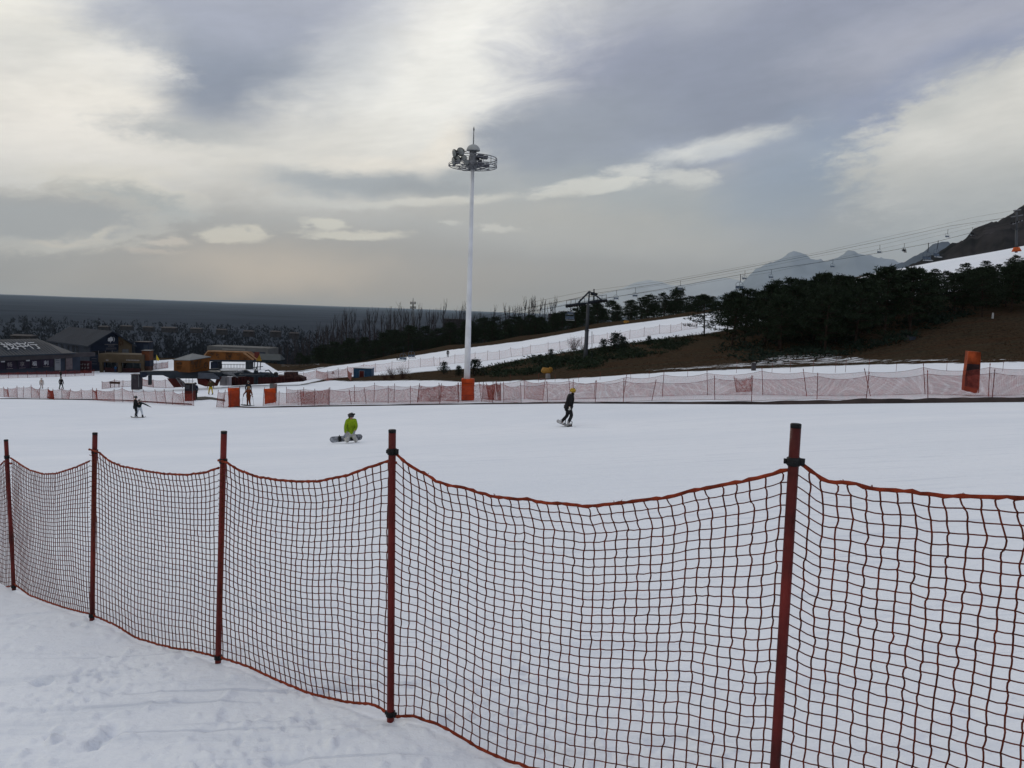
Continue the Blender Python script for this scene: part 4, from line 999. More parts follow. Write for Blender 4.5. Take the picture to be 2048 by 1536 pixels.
# local axes: y forward -> world +X after yaw -90deg
p = dict(STAND); p.update(pelvis=(0, -.02, .92), waist=(0, .03, 1.06), chest=(0, .08, 1.30), neck=(.0, .12, 1.47), head=(0, .16, 1.61), shl=(-.15, .07, 1.40), shr=(.15, .07, 1.40),
                          hipl=(-.09, -.03, .86), hipr=(.09, .0, .86), kneel=(-.10, -.02, .50), kneer=(.08, .13, .52), anklel=(-.12, -.30, .13), ankler=(.08, -.02, .12), toel=(-.12, -.16, .07), toer=(.08, .14, .06),
                          elbowl=(-.19, .02, 1.13), elbowr=(.20, .0, 1.12), wristl=(-.18, .08, .94), wristr=(.22, -.02, .93), hem=1.25, puff=1.28, look=(0.15, 1, -.05))
root, body, g, fw, c, s = figure('snowboarder in a long black jacket and yellow helmet riding upright across the piste', f, Hh, R(-80), p, BLACKC, DARKC)
face(body, c, fw, s); head_set(body, root, c, fw, s * 1.04, helmet=YEL)
skin_mesh('collar', [[(g('neck') - Vector((0, 0, .05)), .095), (g('neck') + Vector((.03, 0, .03)), .100), (g('neck') + Vector((.10, -.02, .05)), .07)]], BLACKC, root, 2)
WHG = mat('white_glove', (.62, .62, .60), .7, .1, 9)
add_gloves(root, [(g('wristr'), Vector((-.1, 0, -1)), Vector((0, -1, 0))), (g('wristl'), Vector((0.1, 0, -1)), Vector((0, 1, 0)))], WHG, 1.1)
BOOTW = mat('white_grey_boot', (.50, .51, .53), .6, .3, 12, col2=(.08, .08, .09))
boots(root, [(g('anklel') - Vector((0, 0, .04)), g('toel')), (g('ankler') - Vector((0, 0, .04)), g('toer'))], BOOTW)
snowboard('black snowboard with white bindings under the feet of the rider in black', f + Vector((-.08, .02, .045)), 1.42, (.50, -.86, -.09), (0, 0, 1), mat('board_black_white', (.03, .03, .035), .35, .3, 3, col2=(.45, .46, .48)))

# 2. kneeling snowboarder in lime jacket
f = hit(702, 886); LIME = mat('lime_jacket', (.20, .31, .010), .75, .22, 5, bump=.45, bscale=12); GRYT = mat('pale_grey_trousers', (.42, .42, .41), .8, .15, 6, bump=.4, bscale=12)
p = dict(STAND); p.update(pelvis=(0, -.12, .42), hipl=(-.10, -.10, .38), hipr=(.12, -.10, .38), kneel=(-.17, .20, .10), kneer=(.22, .17, .10), anklel=(-.30, -.26, .11), ankler=(.16, -.34, .11), toel=(-.34, -.38, .08), toer=(.14, -.46, .08),
                          waist=(0, -.07, .62), chest=(0, -.03, .86), neck=(.02, .01, 1.06), head=(.03, .07, 1.19), shl=(-.19, -.02, .97), shr=(.19, -.04, .97), elbowl=(-.20, .10, .72), elbowr=(.27, .02, .70), wristl=(-.08, .26, .58), wristr=(.29, .10, .46), hem=1.0, puff=1.15, look=(.55, 1, -.05))
root, body, g, fw, c, s = figure('snowboarder kneeling on the snow in a bright lime jacket and black helmet', f, 1.66, R(-150), p, LIME, GRYT)
# the pose above faces towards the camera and to the right
face(body, c, Vector((.85, -.5, 0)), s); head_set(body, root, c, Vector((.85, -.5, .12)), s * 1.05, helmet=HELM_BLK, goggles=(CLIP_BLK, .075))
add_gloves(root, [(g('wristr'), Vector((-.15, -.1, -1)), Vector((0, -1, 0))), (g('wristl'), Vector((-.2, -.5, -1)), Vector((1, 0, 0)))], mat('grey_glove', (.30, .33, .42), .7, .2, 9), 1.1)
boots(root, [(g('anklel'), g('toel')), (g('ankler'), g('toer'))], CLIP_BLK, 1.0)
skin_mesh('hood', [[(g('neck') + Vector((-.05, .05, -.04)), .12), (g('neck') + Vector((-.06, .08, .05)), .09)]], LIME, root, 2)
snowboard('patterned grey snowboard standing on its edge behind the kneeling rider', f + Vector((-.24, .18, .15)), 1.34, (1, .22, .10), (.15, -1, .35), mat('board_grey_print', (.30, .32, .36), .4, .5, 7, col2=(.02, .02, .03)))

# 3. pair on the left: tall one in black and a smaller one in white trousers, arm held out
f = hit(269, 836)
p = dict(STAND); p.update(wristl=(-.22, .10, .92), elbowl=(-.25, -.02, 1.14), kneel=(-.10, .08, .47), kneer=(.10, .08, .47), elbowr=(.30, .10, 1.16), wristr=(.32, .30, 1.12), look=(.3, 1, -.3), hem=.8)
root, body, g, fw, c, s = figure('taller person in all black standing just behind the child in white trousers', f + Vector((0, .15, 0)), 1.70, R(-70), p, BLACKC, DARKC)
face(body, c, fw, s); head_set(body, root, c, fw, s * 1.0, helmet=HELM_BLK); boots(root, [(g('anklel') - Vector((0, 0, .03)), g('toel')), (g('ankler') - Vector((0, 0, .03)), g('toer'))], BOOTW); add_gloves(root, [(g('wristl'), (0, 0, -1), (0, -1, 0))], BLACKC, 1.1)
f2 = hit(281, 835)
p = dict(STAND); p.update(waist=(0, .06, 1.08), chest=(0, .12, 1.28), neck=(0, .16, 1.46), head=(0, .20, 1.60), hipl=(-.1, -.02, .88), hipr=(.1, -.02, .88), kneel=(-.20, .10, .50), kneer=(.20, .10, .50), anklel=(-.26, -.02, .08), ankler=(.26, -.02, .08), toel=(-.3, .14, .04), toer=(.3, .14, .04),
                          shr=(.2, .12, 1.38), elbowr=(.52, .16, 1.22), wristr=(.82, .22, 1.04), elbowl=(-.26, .22, 1.12), wristl=(-.20, .34, .92), hem=.45)
root, body, g, fw, c, s = figure('smaller rider in white trousers and dark top stretching one arm out', f2 + Vector((0, -.15, 0)), 1.46, R(18), p, mat('dark_teal_top', (.012, .022, .026), .8, .2, 8), mat('white_trousers', (.52, .57, .64), .8, .15, 7, bump=.4, bscale=12))
face(body, c, fw, s); STRH = mat('striped_helmet', (.42, .40, .38), .5, .5, 9, col2=(.02, .02, .025)); head_set(body, root, c, fw, s * 1.1, helmet=STRH)
boots(root, [(g('anklel') - Vector((0, 0, .03)), g('toel')), (g('ankler') - Vector((0, 0, .03)), g('toer'))], CLIP_BLK); add_gloves(root, [(g('wristr'), (.9, .2, -.35), (0, 0, 1)), (g('wristl'), (0, .4, -1), (0, -1, 0))], CLIP_BLK, 1.0)
snowboard('dark snowboard under the pair on the left', f2 + Vector((-.1, -.16, .03)), 1.12, (1, .12, .02), (0, 0, 1), mat('board_dark', (.04, .045, .05), .4, .3, 4))

# small far figures (same care for pose and colours; fingers are below a pixel)
def far_person(label, u, v, H, yaw, upd, jk, tr, helmet=None, skis=False, bootm=None):
    f = hit(u, v, ymin=50); p = dict(STAND); p.update(upd)
    root, body, g, fw, c, s = figure(label, f, H, yaw, p, jk, tr, small=True)
    face(body, c, fw, s); head_set(body, root, c, fw, s * 1.05, helmet=helmet or HELM_BLK)
    boots(root, [(g('anklel') - Vector((0, 0, .03)), g('toel')), (g('ankler') - Vector((0, 0, .03)), g('toer'))], bootm or CLIP_BLK)
    add_gloves(root, [(g('wristl'), (0, 0, -1), (0, -1, 0)), (g('wristr'), (0, 0, -1), (0, -1, 0))], CLIP_BLK, 1.1)
    return root, g, f
mk = lambda n, c, **k: mat(n, c, .8, .25, 6, **k)
NAVY = mk('navy_coat', (.010, .018, .050)); 
far_person('attendant in a long navy coat standing beside the dark booth', 391, 798.5, 1.72, R(170), dict(elbowr=(.30, .05, 1.16), wristr=(.20, .22, 1.02), hem=1.9), NAVY, DARKC)
far_person('snowboarder in yellow trousers sliding through the gap in the fence', 421.5, 789.5, 1.66, R(190), dict(kneel=(-.17, .08, .50), kneer=(.17, .08, .50), anklel=(-.22, 0, .08), ankler=(.22, 0, .08), elbowl=(-.34, 0, 1.14), elbowr=(.34, 0, 1.14), wristl=(-.34, .14, .94), wristr=(.34, .12, .94), hem=.3), mk('olive_top', (.050, .040, .018)), mk('mustard_trousers', (.42, .31, .02)))
BRN = mk('rust_suit', (.13, .035, .012))
rt, g, f = far_person('skier in a rust brown suit, poles held out, between two orange pads', 497.5, 811.5, 1.72, R(165), dict(elbowl=(-.34, .06, 1.16), wristl=(-.46, .16, .98), elbowr=(.36, .06, 1.14), wristr=(.42, .20, .98), kneel=(-.10, .05, .48), kneer=(.10, .05, .48), hem=.9), BRN, BRN, helmet=mk('tan_hat', (.25, .16, .08)))
for w, q in ((g('wristr'), 'r'), (g('wristl'), 'l')):
    b = f + Vector(((w.x - f.x) * 1.25, -.1, .0)); pr_ = thing('ski_pole', b, 'ski pole in the ' + ('left' if q == 'l' else 'right') + ' hand of the rust brown skier', 'ski pole')
    MB().tube([b, w + Vector((0, 0, .12))], .012, 5).build('shaft', CLIP_BLK, pr_); MB().tube([b + Vector((0, 0, .08)), b + Vector((0, 0, .10))], [.05, .05], 8).build('basket', CLIP_BLK, pr_)
    sk = thing('ski', f + Vector((.12 if q == 'r' else -.12, 0, .02)), 'dark ski under the ' + ('left' if q == 'l' else 'right') + ' foot of the rust brown skier', 'ski')
    c0 = Vector(sk.location); d_ = Vector((.85, -.5, 0)).normalized(); MB().tube([c0 - d_ * .8, c0 + d_ * .7, c0 + d_ * .85 + Vector((0, 0, .06))], [.045, .045, .02], 4).build('blade', CLIP_BLK, sk)
BLK2 = BLACKC
far_person('person in a dark blue jacket standing directly behind the rust brown skier', 496.5, 797, 1.76, R(10), dict(), mk('dark_blue_jacket', (.010, .014, .022)), DARKC)
far_person('walker in pale clothes in front of the lodge', 83.5, 778, 1.58, R(30), dict(hem=.9), mk('pale_coat', (.50, .48, .46)), mk('pale_pink_trousers', (.42, .36, .35)), helmet=mk('pale_hat', (.45, .43, .42)))
far_person('walker in dark clothes just right of the pale one, legs apart', 122.5, 779, 1.74, R(10), dict(kneel=(-.18, .02, .48), kneer=(.18, .02, .48), anklel=(-.26, 0, .08), ankler=(.26, 0, .08)), BLK2, DARKC)
far_person('distant skier in black gliding below the lodge windows', 122, 757.5, 1.76, R(100), dict(chest=(0, .1, 1.28), neck=(0, .16, 1.45), head=(0, .2, 1.6)), BLK2, DARKC)
far_person('person in bright blue at the lodge entrance', 231, 745, 1.75, R(180), dict(), mk('bright_blue_jacket', (.02, .09, .22)), mk('blue_trousers', (.02, .05, .12)))
far_person('dark figure standing high on the upper piste beside the net', 895.5, 714.5, 1.7, R(180), dict(), BLK2, DARKC)
far_person('small dark figure at the near edge of the upper piste, left of the low chairs', 794.5, 721, 1.2, R(180), dict(), BLK2, DARKC)

# ------------------------------------------------------------------ trees
PINE = mat('pine_needles', (.022, .034, .020), .85, .3, 1.6, col2=(.008, .013, .009), spec=.05)
PINE2 = mat('blue_green_needles', (.018, .030, .022), .85, .3, 1.6, col2=(.008, .013, .011), spec=.05)
BARK = mat('pine_bark', (.035, .024, .020), .9, .3, 3)
BARE = mat('bare_twigs', (.042, .038, .042), .9, .3, 2)
def tufts(mb, c, rad, n, rg, size=.22, flat=.45):
    """a bough's worth of needle tufts: short blades fanned up and out in a flattened clump"""
    for _ in range(n):
        a = rg.uniform(0, 2 * math.pi); rr = rad * rg.random() ** .5; z = rg.gauss(0, rad * flat * .4)
        p = Vector((c[0] + rr * math.cos(a), c[1] + rr * math.sin(a), c[2] + z - .15 * rr * rr / rad))
        d = Vector((math.cos(a) * .8 + rg.gauss(0, .5), math.sin(a) * .8 + rg.gauss(0, .5), rg.uniform(.0, 1.1))).normalized()
        s = d.cross(Vector((rg.gauss(0, 1), rg.gauss(0, 1), rg.gauss(0, 1)))).normalized(); L = size * rg.uniform(.7, 1.5); w = L * rg.uniform(.30, .5)
        mb.add([p - s * w * .5, p + s * w * .5, p + d * L + s * w * .15, p + d * L - s * w * .15], [(0, 1, 2, 3)])
def make_pine(name, seed, H=7.0, spread=2.6, kind=0, n_b=34, tn=46, label=''):
    rg = random.Random(seed); root = thing(name, (0, 0, 0), label, 'tree')
    lean = Vector((rg.uniform(-.08, .08), rg.uniform(-.06, .06), 1))
    tp = [Vector((lean.x * H * t + .12 * math.sin(t * 5 + seed), lean.y * H * t, H * t)) for t in (-.05, .0, .15, .35, .55, .75, .95)]
    tr = MB(); tr.tube(tp, [.17, .15, .13, .11, .085, .055, .02], 7); cr = MB()
    for i in range(n_b):
        t = (.22 + .78 * (i / (n_b - 1)) ** .9) if kind == 0 else (.06 + .92 * (i / (n_b - 1)))
        base = tp[1].lerp(tp[-1], min(1, t)); a = i * 2.4 + rg.uniform(-.4, .4)
        if kind == 0: L = spread * (math.sin(math.pi * min(1, (t * .78 + .18))) ** .7) * rg.uniform(.55, 1.1)      # rounded, spreading crown
        else: L = spread * (1.02 - t) ** .8 * rg.uniform(.7, 1.05)                                                # young conical tree
        up_ = rg.uniform(.02, .28) if kind == 0 else rg.uniform(.15, .5)
        tip = base + Vector((math.cos(a) * L, math.sin(a) * L, L * up_)); mid = base.lerp(tip, .5) + Vector((0, 0, -.06 * L))
        tr.tube([base, mid, tip], [.045, .03, .012], 4, cap=False)
        for q, rad in ((tip, .42 + .22 * L * .4), (base.lerp(tip, .62), .40 + .1 * L)):
            tufts(cr, q + Vector((rg.gauss(0, .1), rg.gauss(0, .1), .08)), rad * rg.uniform(.8, 1.2), tn if kind == 0 else int(tn * .6), rg, .24 if kind == 0 else .2, .5)
    tufts(cr, tp[-1], .5, tn, rg, .28, 1.0)
    tr.build('trunk', BARK, root); cr.build('crown', PINE if kind == 0 else PINE2, root); return root
pines = [make_pine('pine_tree', 11 + i, 7.0, (2.7, 2.4, 3.0, 2.6, 2.9)[i], 0) for i in range(5)]
youngs = [make_pine('young_pine', 41 + i, 2.6, (1.35, 1.15, 1.3)[i], 1, 26, 34) for i in range(3)]
def make_poplar(seed):
    rg = random.Random(seed); root = thing('bare_poplar', (0, 0, 0), '', 'tree'); H = 10
    tr = MB(); tr.tube([(0, 0, -.3), (.05, 0, H * .4), (.02, 0, H * .75), (0, 0, H)], [.15, .12, .07, .02], 5); cr = MB()
    for i in range(26):
        t = rg.uniform(.18, .93); a = rg.uniform(0, 6.28); L = H * .20 * (1.15 - t) * rg.uniform(.6, 1.2) + .5
        b = Vector((0, 0, H * t)); tip = b + Vector((math.cos(a) * L * .38, math.sin(a) * L * .38, L * 1.15)); m_ = b.lerp(tip, .4) + Vector((math.cos(a), math.sin(a), 0)) * L * .1
        cr.tube([b, m_, tip], [.035, .025, .012], 3, cap=False)
        for _ in range(3):
            q = b.lerp(tip, rg.uniform(.3, .95)); e = q + Vector((rg.gauss(0, .16), rg.gauss(0, .16), rg.uniform(.35, .9))); cr.tube([q, e], [.014, .007], 3, cap=False)
    tr.build('trunk', BARE, root); cr.build('crown', BARE, root); return root
poplars = [make_poplar(s) for s in (3, 4, 5)]
def make_bush(seed):
    rg = random.Random(seed); root = thing('bare_bush', (0, 0, 0), '', 'bush'); mb = MB()
    for i in range(60):
        a = rg.uniform(0, 6.28); L = rg.uniform(.7, 1.5); d = Vector((math.cos(a) * rg.uniform(.1, .9), math.sin(a) * rg.uniform(.1, .9), 1)).normalized()
        p0 = Vector((rg.gauss(0, .12), rg.gauss(0, .12), -.05)); p1 = p0 + d * L * .55; p2 = p1 + (d + Vector((rg.gauss(0, .3), rg.gauss(0, .3), .1))) * L * .45
        mb.tube([p0, p1, p2], [.013, .009, .004], 3, cap=False)
        for _ in range(3):
            q = p1.lerp(p2, rg.random()); mb.tube([q, q + Vector((rg.gauss(0, .16), rg.gauss(0, .16), rg.uniform(.05, .3)))], [.006, .003], 3, cap=False)
    mb.build('branches', mat('reddish_bare_twigs', (.075, .040, .032), .9, .3, 3), root); return root
bushes = [make_bush(s) for s in (8, 9)]
used = set()
def plant(src, x, y, s, label=None, group=None, rz=None, sz=None, sink=.1):
    src_ = src
    first = src.name not in used
    z = ground(x, y) - sink; rz = random.uniform(0, 6.28) if rz is None else rz
    if first: used.add(src.name); o = src; o.location = (x, y, z); o.rotation_euler = (0, 0, rz); o.scale = (s, s, s * (sz or 1))
    else: o = copy_tree(src, (x, y, z), rz, (s, s, s * (sz or 1)))
    o['label'] = label; 
    if group: o['group'] = group
    return o
# grove on the brown slope: trees stand where they stand, thick towards the lift
PL = {}
def scatter(poly, n, mind, key, ymin=60, tries=6000):
    P = []; rg = random.Random(hash(key) % 1000 if False else len(key) * 37 + n); us = [p[0] for p in poly]; vs = [p[1] for p in poly]; t = 0
    while len(P) < n and t < tries:
        t += 1; u, v = rg.uniform(min(us), max(us)), rg.uniform(min(vs), max(vs))
        if poly_sd(np.array([u]), np.array([v]), poly)[0] < 0: continue
        h = hit(u, v, ymin)
        if all((h.x - q[0].x) ** 2 + (h.y - q[0].y) ** 2 > mind ** 2 for q in P): P.append((h, u, v))
    return P
grove = scatter([(1905, 640), (2130, 618), (2130, 560), (1960, 575), (1890, 596)], 22, 2.6, 'right') + scatter([(1395, 668), (1440, 690), (1520, 706), (1640, 708), (1740, 690), (1830, 664), (1890, 640), (1960, 612), (2120, 600), (2120, 540), (2048, 548), (1900, 572), (1760, 600), (1600, 632), (1500, 650)], 74, 2.9, 'grove')
for i, (h, u, v) in enumerate(grove):
    # crown tops follow the skyline of the grove in the photograph
    sky = np.interp(u, [1360, 1400, 1440, 1480, 1520, 1560, 1600, 1650, 1700, 1740, 1800, 1830, 1850, 1900, 1950, 2000, 2048, 2150], [610, 580, 585, 572, 565, 552, 547, 540, 548, 538, 520, 528, 540, 535, 528, 522, 515, 505])
    hm = (v - sky) * h.y / FPX; hm = min(max(hm, 4.2), 9.6) * random.uniform(.82, 1.0)
    lab = 'dark spreading pine in the grove on the brown slope behind the nets'
    plant(pines[i % 5], h.x, h.y, hm / 7.2, lab, 'pines in the grove on the slope')
# solitary wide tree at the tip of the grove by the upper piste
h = hit(1408, 672, 60); plant(pines[2], h.x, h.y, 1.05, 'spreading pine at the left end of the grove, reaching over the upper piste', None, 1.0)
# far side of the upper piste
edge_u = [640, 800, 900, 1040, 1200, 1380, 1550, 1710, 1850]
def edgept(u, dy):
    v = np.interp(u, [p[0] for p in UP_EDGE], [p[1] for p in UP_EDGE]); h = hit(u, v - 3, 90); k = (h.y + dy) / h.y
    return h.x * k, h.y + dy
skyl = lambda u: np.interp(u, [560, 640, 700, 760, 820, 900, 960, 1040, 1070, 1100, 1150, 1200, 1250, 1330, 1350, 1380, 1450, 1900], [700, 690, 676, 660, 650, 640, 636, 630, 622, 632, 612, 600, 603, 580, 575, 588, 590, 560])
rg = random.Random(77); nfar = 0
for row, (dy, mind) in enumerate(((15, 6.5), (24, 7.5), (36, 9), (52, 11))):
    u = 600 + row * 7
    while u < 1900:
        x, y = edgept(u, dy + rg.uniform(-3, 3)); g_ = ground(x, y); us_, vs_, _ = proj((x, y, g_)); sk = skyl(float(us_[0]))
        hm = (vs_[0] - sk) * y / FPX * rg.choice((.55, .68, .78, .86, .95, 1.04))
        if hm > 2.2 and not (u > 1500 and row > 1):
            hm = min(hm, 13); plant(pines[nfar % 5], x, y, hm / 7.2, 'dark pine in the long belt behind the upper piste', 'pines behind the upper piste'); nfar += 1
        u += mind * FPX / y / 2.3 * rg.uniform(.5, 1.5) * (1.0 if u < 1450 else 2)
# bare poplars rising out of the belt
for i, (u, vt) in enumerate([(683, 628), (692, 622), (703, 634), (717, 640), (738, 622), (748, 630), (780, 612), (788, 622), (800, 620), (806, 616), (815, 624), (838, 622), (857, 618), (862, 624), (885, 612), (903, 626), (917, 620), (926, 616), (940, 622), (948, 630), (1010, 618), (1017, 610), (1028, 612), (1048, 606), (1056, 598), (1062, 596), (1066, 604), (1088, 598), (1100, 604), (1108, 602),
                                  (560, 690), (575, 684), (590, 676), (604, 672), (618, 668), (632, 660), (646, 654), (655, 650), (666, 644), (674, 640), (660, 662), (640, 668), (612, 680), (730, 640), (762, 636), (772, 630), (828, 634), (870, 630), (895, 632), (960, 626), (985, 622), (1000, 624), (1036, 614), (1078, 608)]):
    x, y = edgept(max(u, 640), 70 + (i * 13) % 30) if u >= 640 else (None, None)
    if x is None:
        Y = 300; r_ = ray(u, 700); x, y = r_[0] / r_[1] * Y, Y
    g_ = ground(x, y); z_top = pt(u, vt, y).z; hm = max(5, z_top - g_)
    lab = 'bare poplar rising above the dark trees beyond the upper piste'
    plant(poplars[i % 3], x, y, hm / 10, lab, 'bare poplars behind the upper piste')
    o = None
# small pines and bushes on the mound
for (u, vt, vb, src, lab) in [(888, 722, 748, 0, 'small bushy pine alone on the mound, left of the mast'), (917, 730, 752, 1, 'small pine half hidden behind the mast'), (947, 716, 752, 2, 'rounded small pine just right of the mast'), (1102, 697, 714, 0, 'tiny pine on the mound edge left of the lift tower'),
                              (1228, 664, 704, 2, 'bushy pine on the mound just right of the lift tower'), (1207, 677, 703, 1, 'low pine leaning against the bushy one right of the lift tower'), (1246, 672, 700, 0, 'slim young pine at the right side of the bushy one'), (1297, 671, 688, 1, 'small pine on the mound towards the grove'), (666, 742, 748, 0, 'shrub at the lower end of the upper piste')]:
    h = hit(u, vb, 60); hm = (vb - vt) * h.y / FPX; plant(youngs[src], h.x, h.y, hm / 2.7, lab, None)
for (u, vb, s_, lab) in [(785, 757, 1.35, 'reddish bare bush at the left end of the mound'), (806, 757, 1.5, 'taller reddish bare bush beside the net posts'), (770, 759, .9, 'low bare bush nearest the blue hut')]:
    h = hit(u, vb, 60); plant(bushes[len(lab) % 2], h.x, h.y, s_, lab, None)
for (u, vt, vb, lab) in [(1147, 672, 700, 'small bare tree on the mound left of the lift tower'), (1166, 684, 702, 'smaller bare sapling touching the lift tower')]:
    h = hit(u, vb, 60); plant(bushes[0], h.x, h.y, (vb - vt) * h.y / FPX / 1.3, lab, None)
for s_ in poplars + pines + youngs + bushes:
    if s_.name not in used: print('UNUSED', s_.name)

# creeping juniper cover on the mound: uncountable
def cover(name, poly, n, m, lab, h0=.35, size=.30, ymin=60, hv=.5):
    rg = random.Random(n); us = [p[0] for p in poly]; vs = [p[1] for p in poly]
    U = np.array([rg.uniform(min(us), max(us)) for _ in range(n)]); Vv = np.array([rg.uniform(min(vs), max(vs)) for _ in range(n)])
    sd_ = poly_sd(U, Vv, poly); ok = sd_ > 0; mb = MB()
    hs = [hit(u, v, ymin) for u, v in list(zip(U[ok], Vv[ok]))]
    for h in hs:
        k = mnoise.noise(Vector((h.x * .25, h.y * .12, 3))); 
        if k < -.25: continue
        hh = h0 * (1 + hv * k * 2)
        tufts(mb, h + Vector((0, 0, hh * .5)), .8, 9, rg, size * (1 + k * .5), .5)
    mb.build(name, m, None, kind='stuff', label=lab)
cover('juniper_cover', [(955, 752), (965, 740), (1010, 728), (1060, 717), (1120, 707), (1200, 697), (1290, 684), (1350, 676), (1420, 668), (1340, 705), (1240, 722), (1180, 738), (1080, 748), (1000, 755)], 5200, PINE, 'dark creeping evergreen shrubs covering the mound in front of the upper piste')
cover('undergrowth', [(1430, 704), (1500, 728), (1600, 724), (1700, 712), (1800, 690), (1880, 655), (1980, 615), (2100, 600), (2100, 570), (1900, 590), (1750, 620), (1600, 650), (1450, 680)], 3400, PINE2, 'dark low undergrowth on the ground beneath the pines of the grove', .7, .38)
cover('thicket', [(600, 735), (640, 729), (800, 709), (900, 692), (1040, 674), (1200, 647), (1380, 624), (1550, 593), (1710, 556), (1710, 548), (1550, 584), (1380, 616), (1200, 636), (1040, 664), (900, 681), (800, 699), (640, 720), (590, 728)], 2400, PINE, 'dark thicket at the foot of the tree belt behind the upper piste', 2.2, .55, 150)
cover('dry_grass', [(2048, 640), (2048, 716), (1900, 718), (1760, 716), (1560, 726), (1440, 734), (1330, 736), (1240, 742), (1040, 753), (900, 756), (700, 758), (800, 748), (1000, 756), (1180, 740), (1340, 706), (1440, 706), (1640, 716), (1800, 680), (1900, 650)], 2600, mat('dry_grass_blades', (.052, .032, .018), .95, .35, 1, col2=(.022, .012, .009)), 'dry brown grass along the foot of the slope', .10, .16)

# far woods on the plain: one mass that fades into the haze
def far_wood():
    rg = random.Random(5); V = []; F = []; o = 0
    r2g = np.random.default_rng(3); mb = MB()
    def clump(x, y, z, r, h, n, mm):
        for _ in range(n):
            a = rg.uniform(0, 6.28); q = Vector((x + r * math.cos(a) * rg.random() ** .5, y + r * math.sin(a) * rg.random() ** .5, z + h * rg.random() ** .8))
            w = h * rg.uniform(.05, .13); d = Vector((rg.gauss(0, .35), rg.gauss(0, .35), 1)).normalized(); s = d.cross(Vector((rg.gauss(0, 1), rg.gauss(0, 1), 0)).normalized()).normalized(); L = h * rg.uniform(.15, .4)
            mm.add([q - s * w, q + s * w, q + d * L], [(0, 1, 2)])
        if y < 600: mm.tube([(x, y, z - 4), (x, y, z + h * .8)], [h * .02, h * .01], 3, cap=False)
    for i in range(7500):
        Y = 290 * math.exp(rg.random() ** .9 * 1.75); az_ = rg.uniform(-.40, .22) if Y > 450 else rg.uniform(-.40, .0)
        X = Y * math.tan(az_ * 1.75); 
        z = PLAIN_Z if Y > 620 else max(PLAIN_Z, ground(X, Y)); h = rg.uniform(8, 15)
        if Y > 1250 and mnoise.noise(Vector((X * .004, Y * .002, 2))) < -.22: continue
        clump(X, Y, z, h * .3, h, 16 if Y < 900 else 9, mb)
    mb.build('far_woods', mat('winter_wood', (.019, .022, .029), .95, .15, .004, col2=(.015, .018, .023), spec=0), None, kind='stuff', label='bare and evergreen woods spreading over the plain far below')
far_wood()

# ------------------------------------------------------------------ lodge buildings
def frame(o, yaw):
    M = Matrix.Rotation(yaw, 3, 'Z'); o = Vector(o); return lambda x, y, z: o + M @ Vector((x, y, z))
def quadbox(mb, F, x0, x1, y0, y1, z0, z1):
    P = [F(x, y, z) for z in (z0, z1) for x, y in ((x0, y0), (x1, y0), (x1, y1), (x0, y1))]
    mb.add(P, [(3, 2, 1, 0), (4, 5, 6, 7), (0, 1, 5, 4), (1, 2, 6, 5), (2, 3, 7, 6), (3, 0, 4, 7)]); return mb
def qb(F, name, m, parent, *a, **k): mb = MB(); quadbox(mb, F, *a); return mb.build(name, m, parent, **k)
def text_part(name, body, m, parent, F, x, z, y, size, align='CENTER', lean=None, depth=.03, sx=1):
    cu = bpy.data.curves.new(name, 'FONT'); cu.body = body; cu.size = size; cu.align_x = align; cu.align_y = 'CENTER'; cu.extrude = depth; cu.space_character = 1.05
    o = bpy.data.objects.new(name, cu); COL.objects.link(o); dg = bpy.context.evaluated_depsgraph_get(); dg.update()
    me = bpy.data.meshes.new_from_object(o.evaluated_get(dg)); bpy.data.objects.remove(o)
    for v in me.vertices:
        c = v.co.copy(); c.x *= sx
        if lean: v.co = lean(x + c.x, z + c.y, c.z)
        else: v.co = F(x + c.x, y - c.z, z + c.y)
    me.name = name; me.materials.clear(); return link(name, me, m, parent)
ROOFM = mat('dark_grey_metal_roof', (.021, .028, .043), .65, .15, .3)
ROOF2 = mat('slate_blue_roof', (.022, .031, .047), .6, .15, .3)
WALLG = mat('grey_blue_wall', (.029, .037, .055), .85, .15, .5)
NAVYW = mat('dark_navy_wall', (.010, .016, .032), .7, .2, .5)
TANW = mat('tan_wall', (.068, .052, .034), .85, .15, .6)
FASC = mat('grey_fascia', (.052, .048, .054), .85, .15, .5)
DARKG = mat('dark_window_glass', (.008, .011, .018), .2, .2, 1, spec=.6)
BAN = mat('dark_purple_banner', (.022, .016, .032), .8, .3, .7)
LET = mat('pale_lettering', (.40, .42, .45), .7, .1, 3)
LETD = mat('dim_lettering', (.16, .15, .155), .7, .1, 3)
BRW = mat('brown_red_panel', (.065, .030, .024), .85, .3, .6)
OYEL = mat('orange_yellow_panel', (.12, .046, .012), .75, .25, .5)
DKMARK = mat('dark_print', (.055, .028, .016), .8, .2, 2)
BEAM = mat('dark_blue_grey_steel', (.022, .030, .042), .6, .25, .8)
BRED = mat('red_brown_steel', (.085, .016, .014), .7, .3, .8)

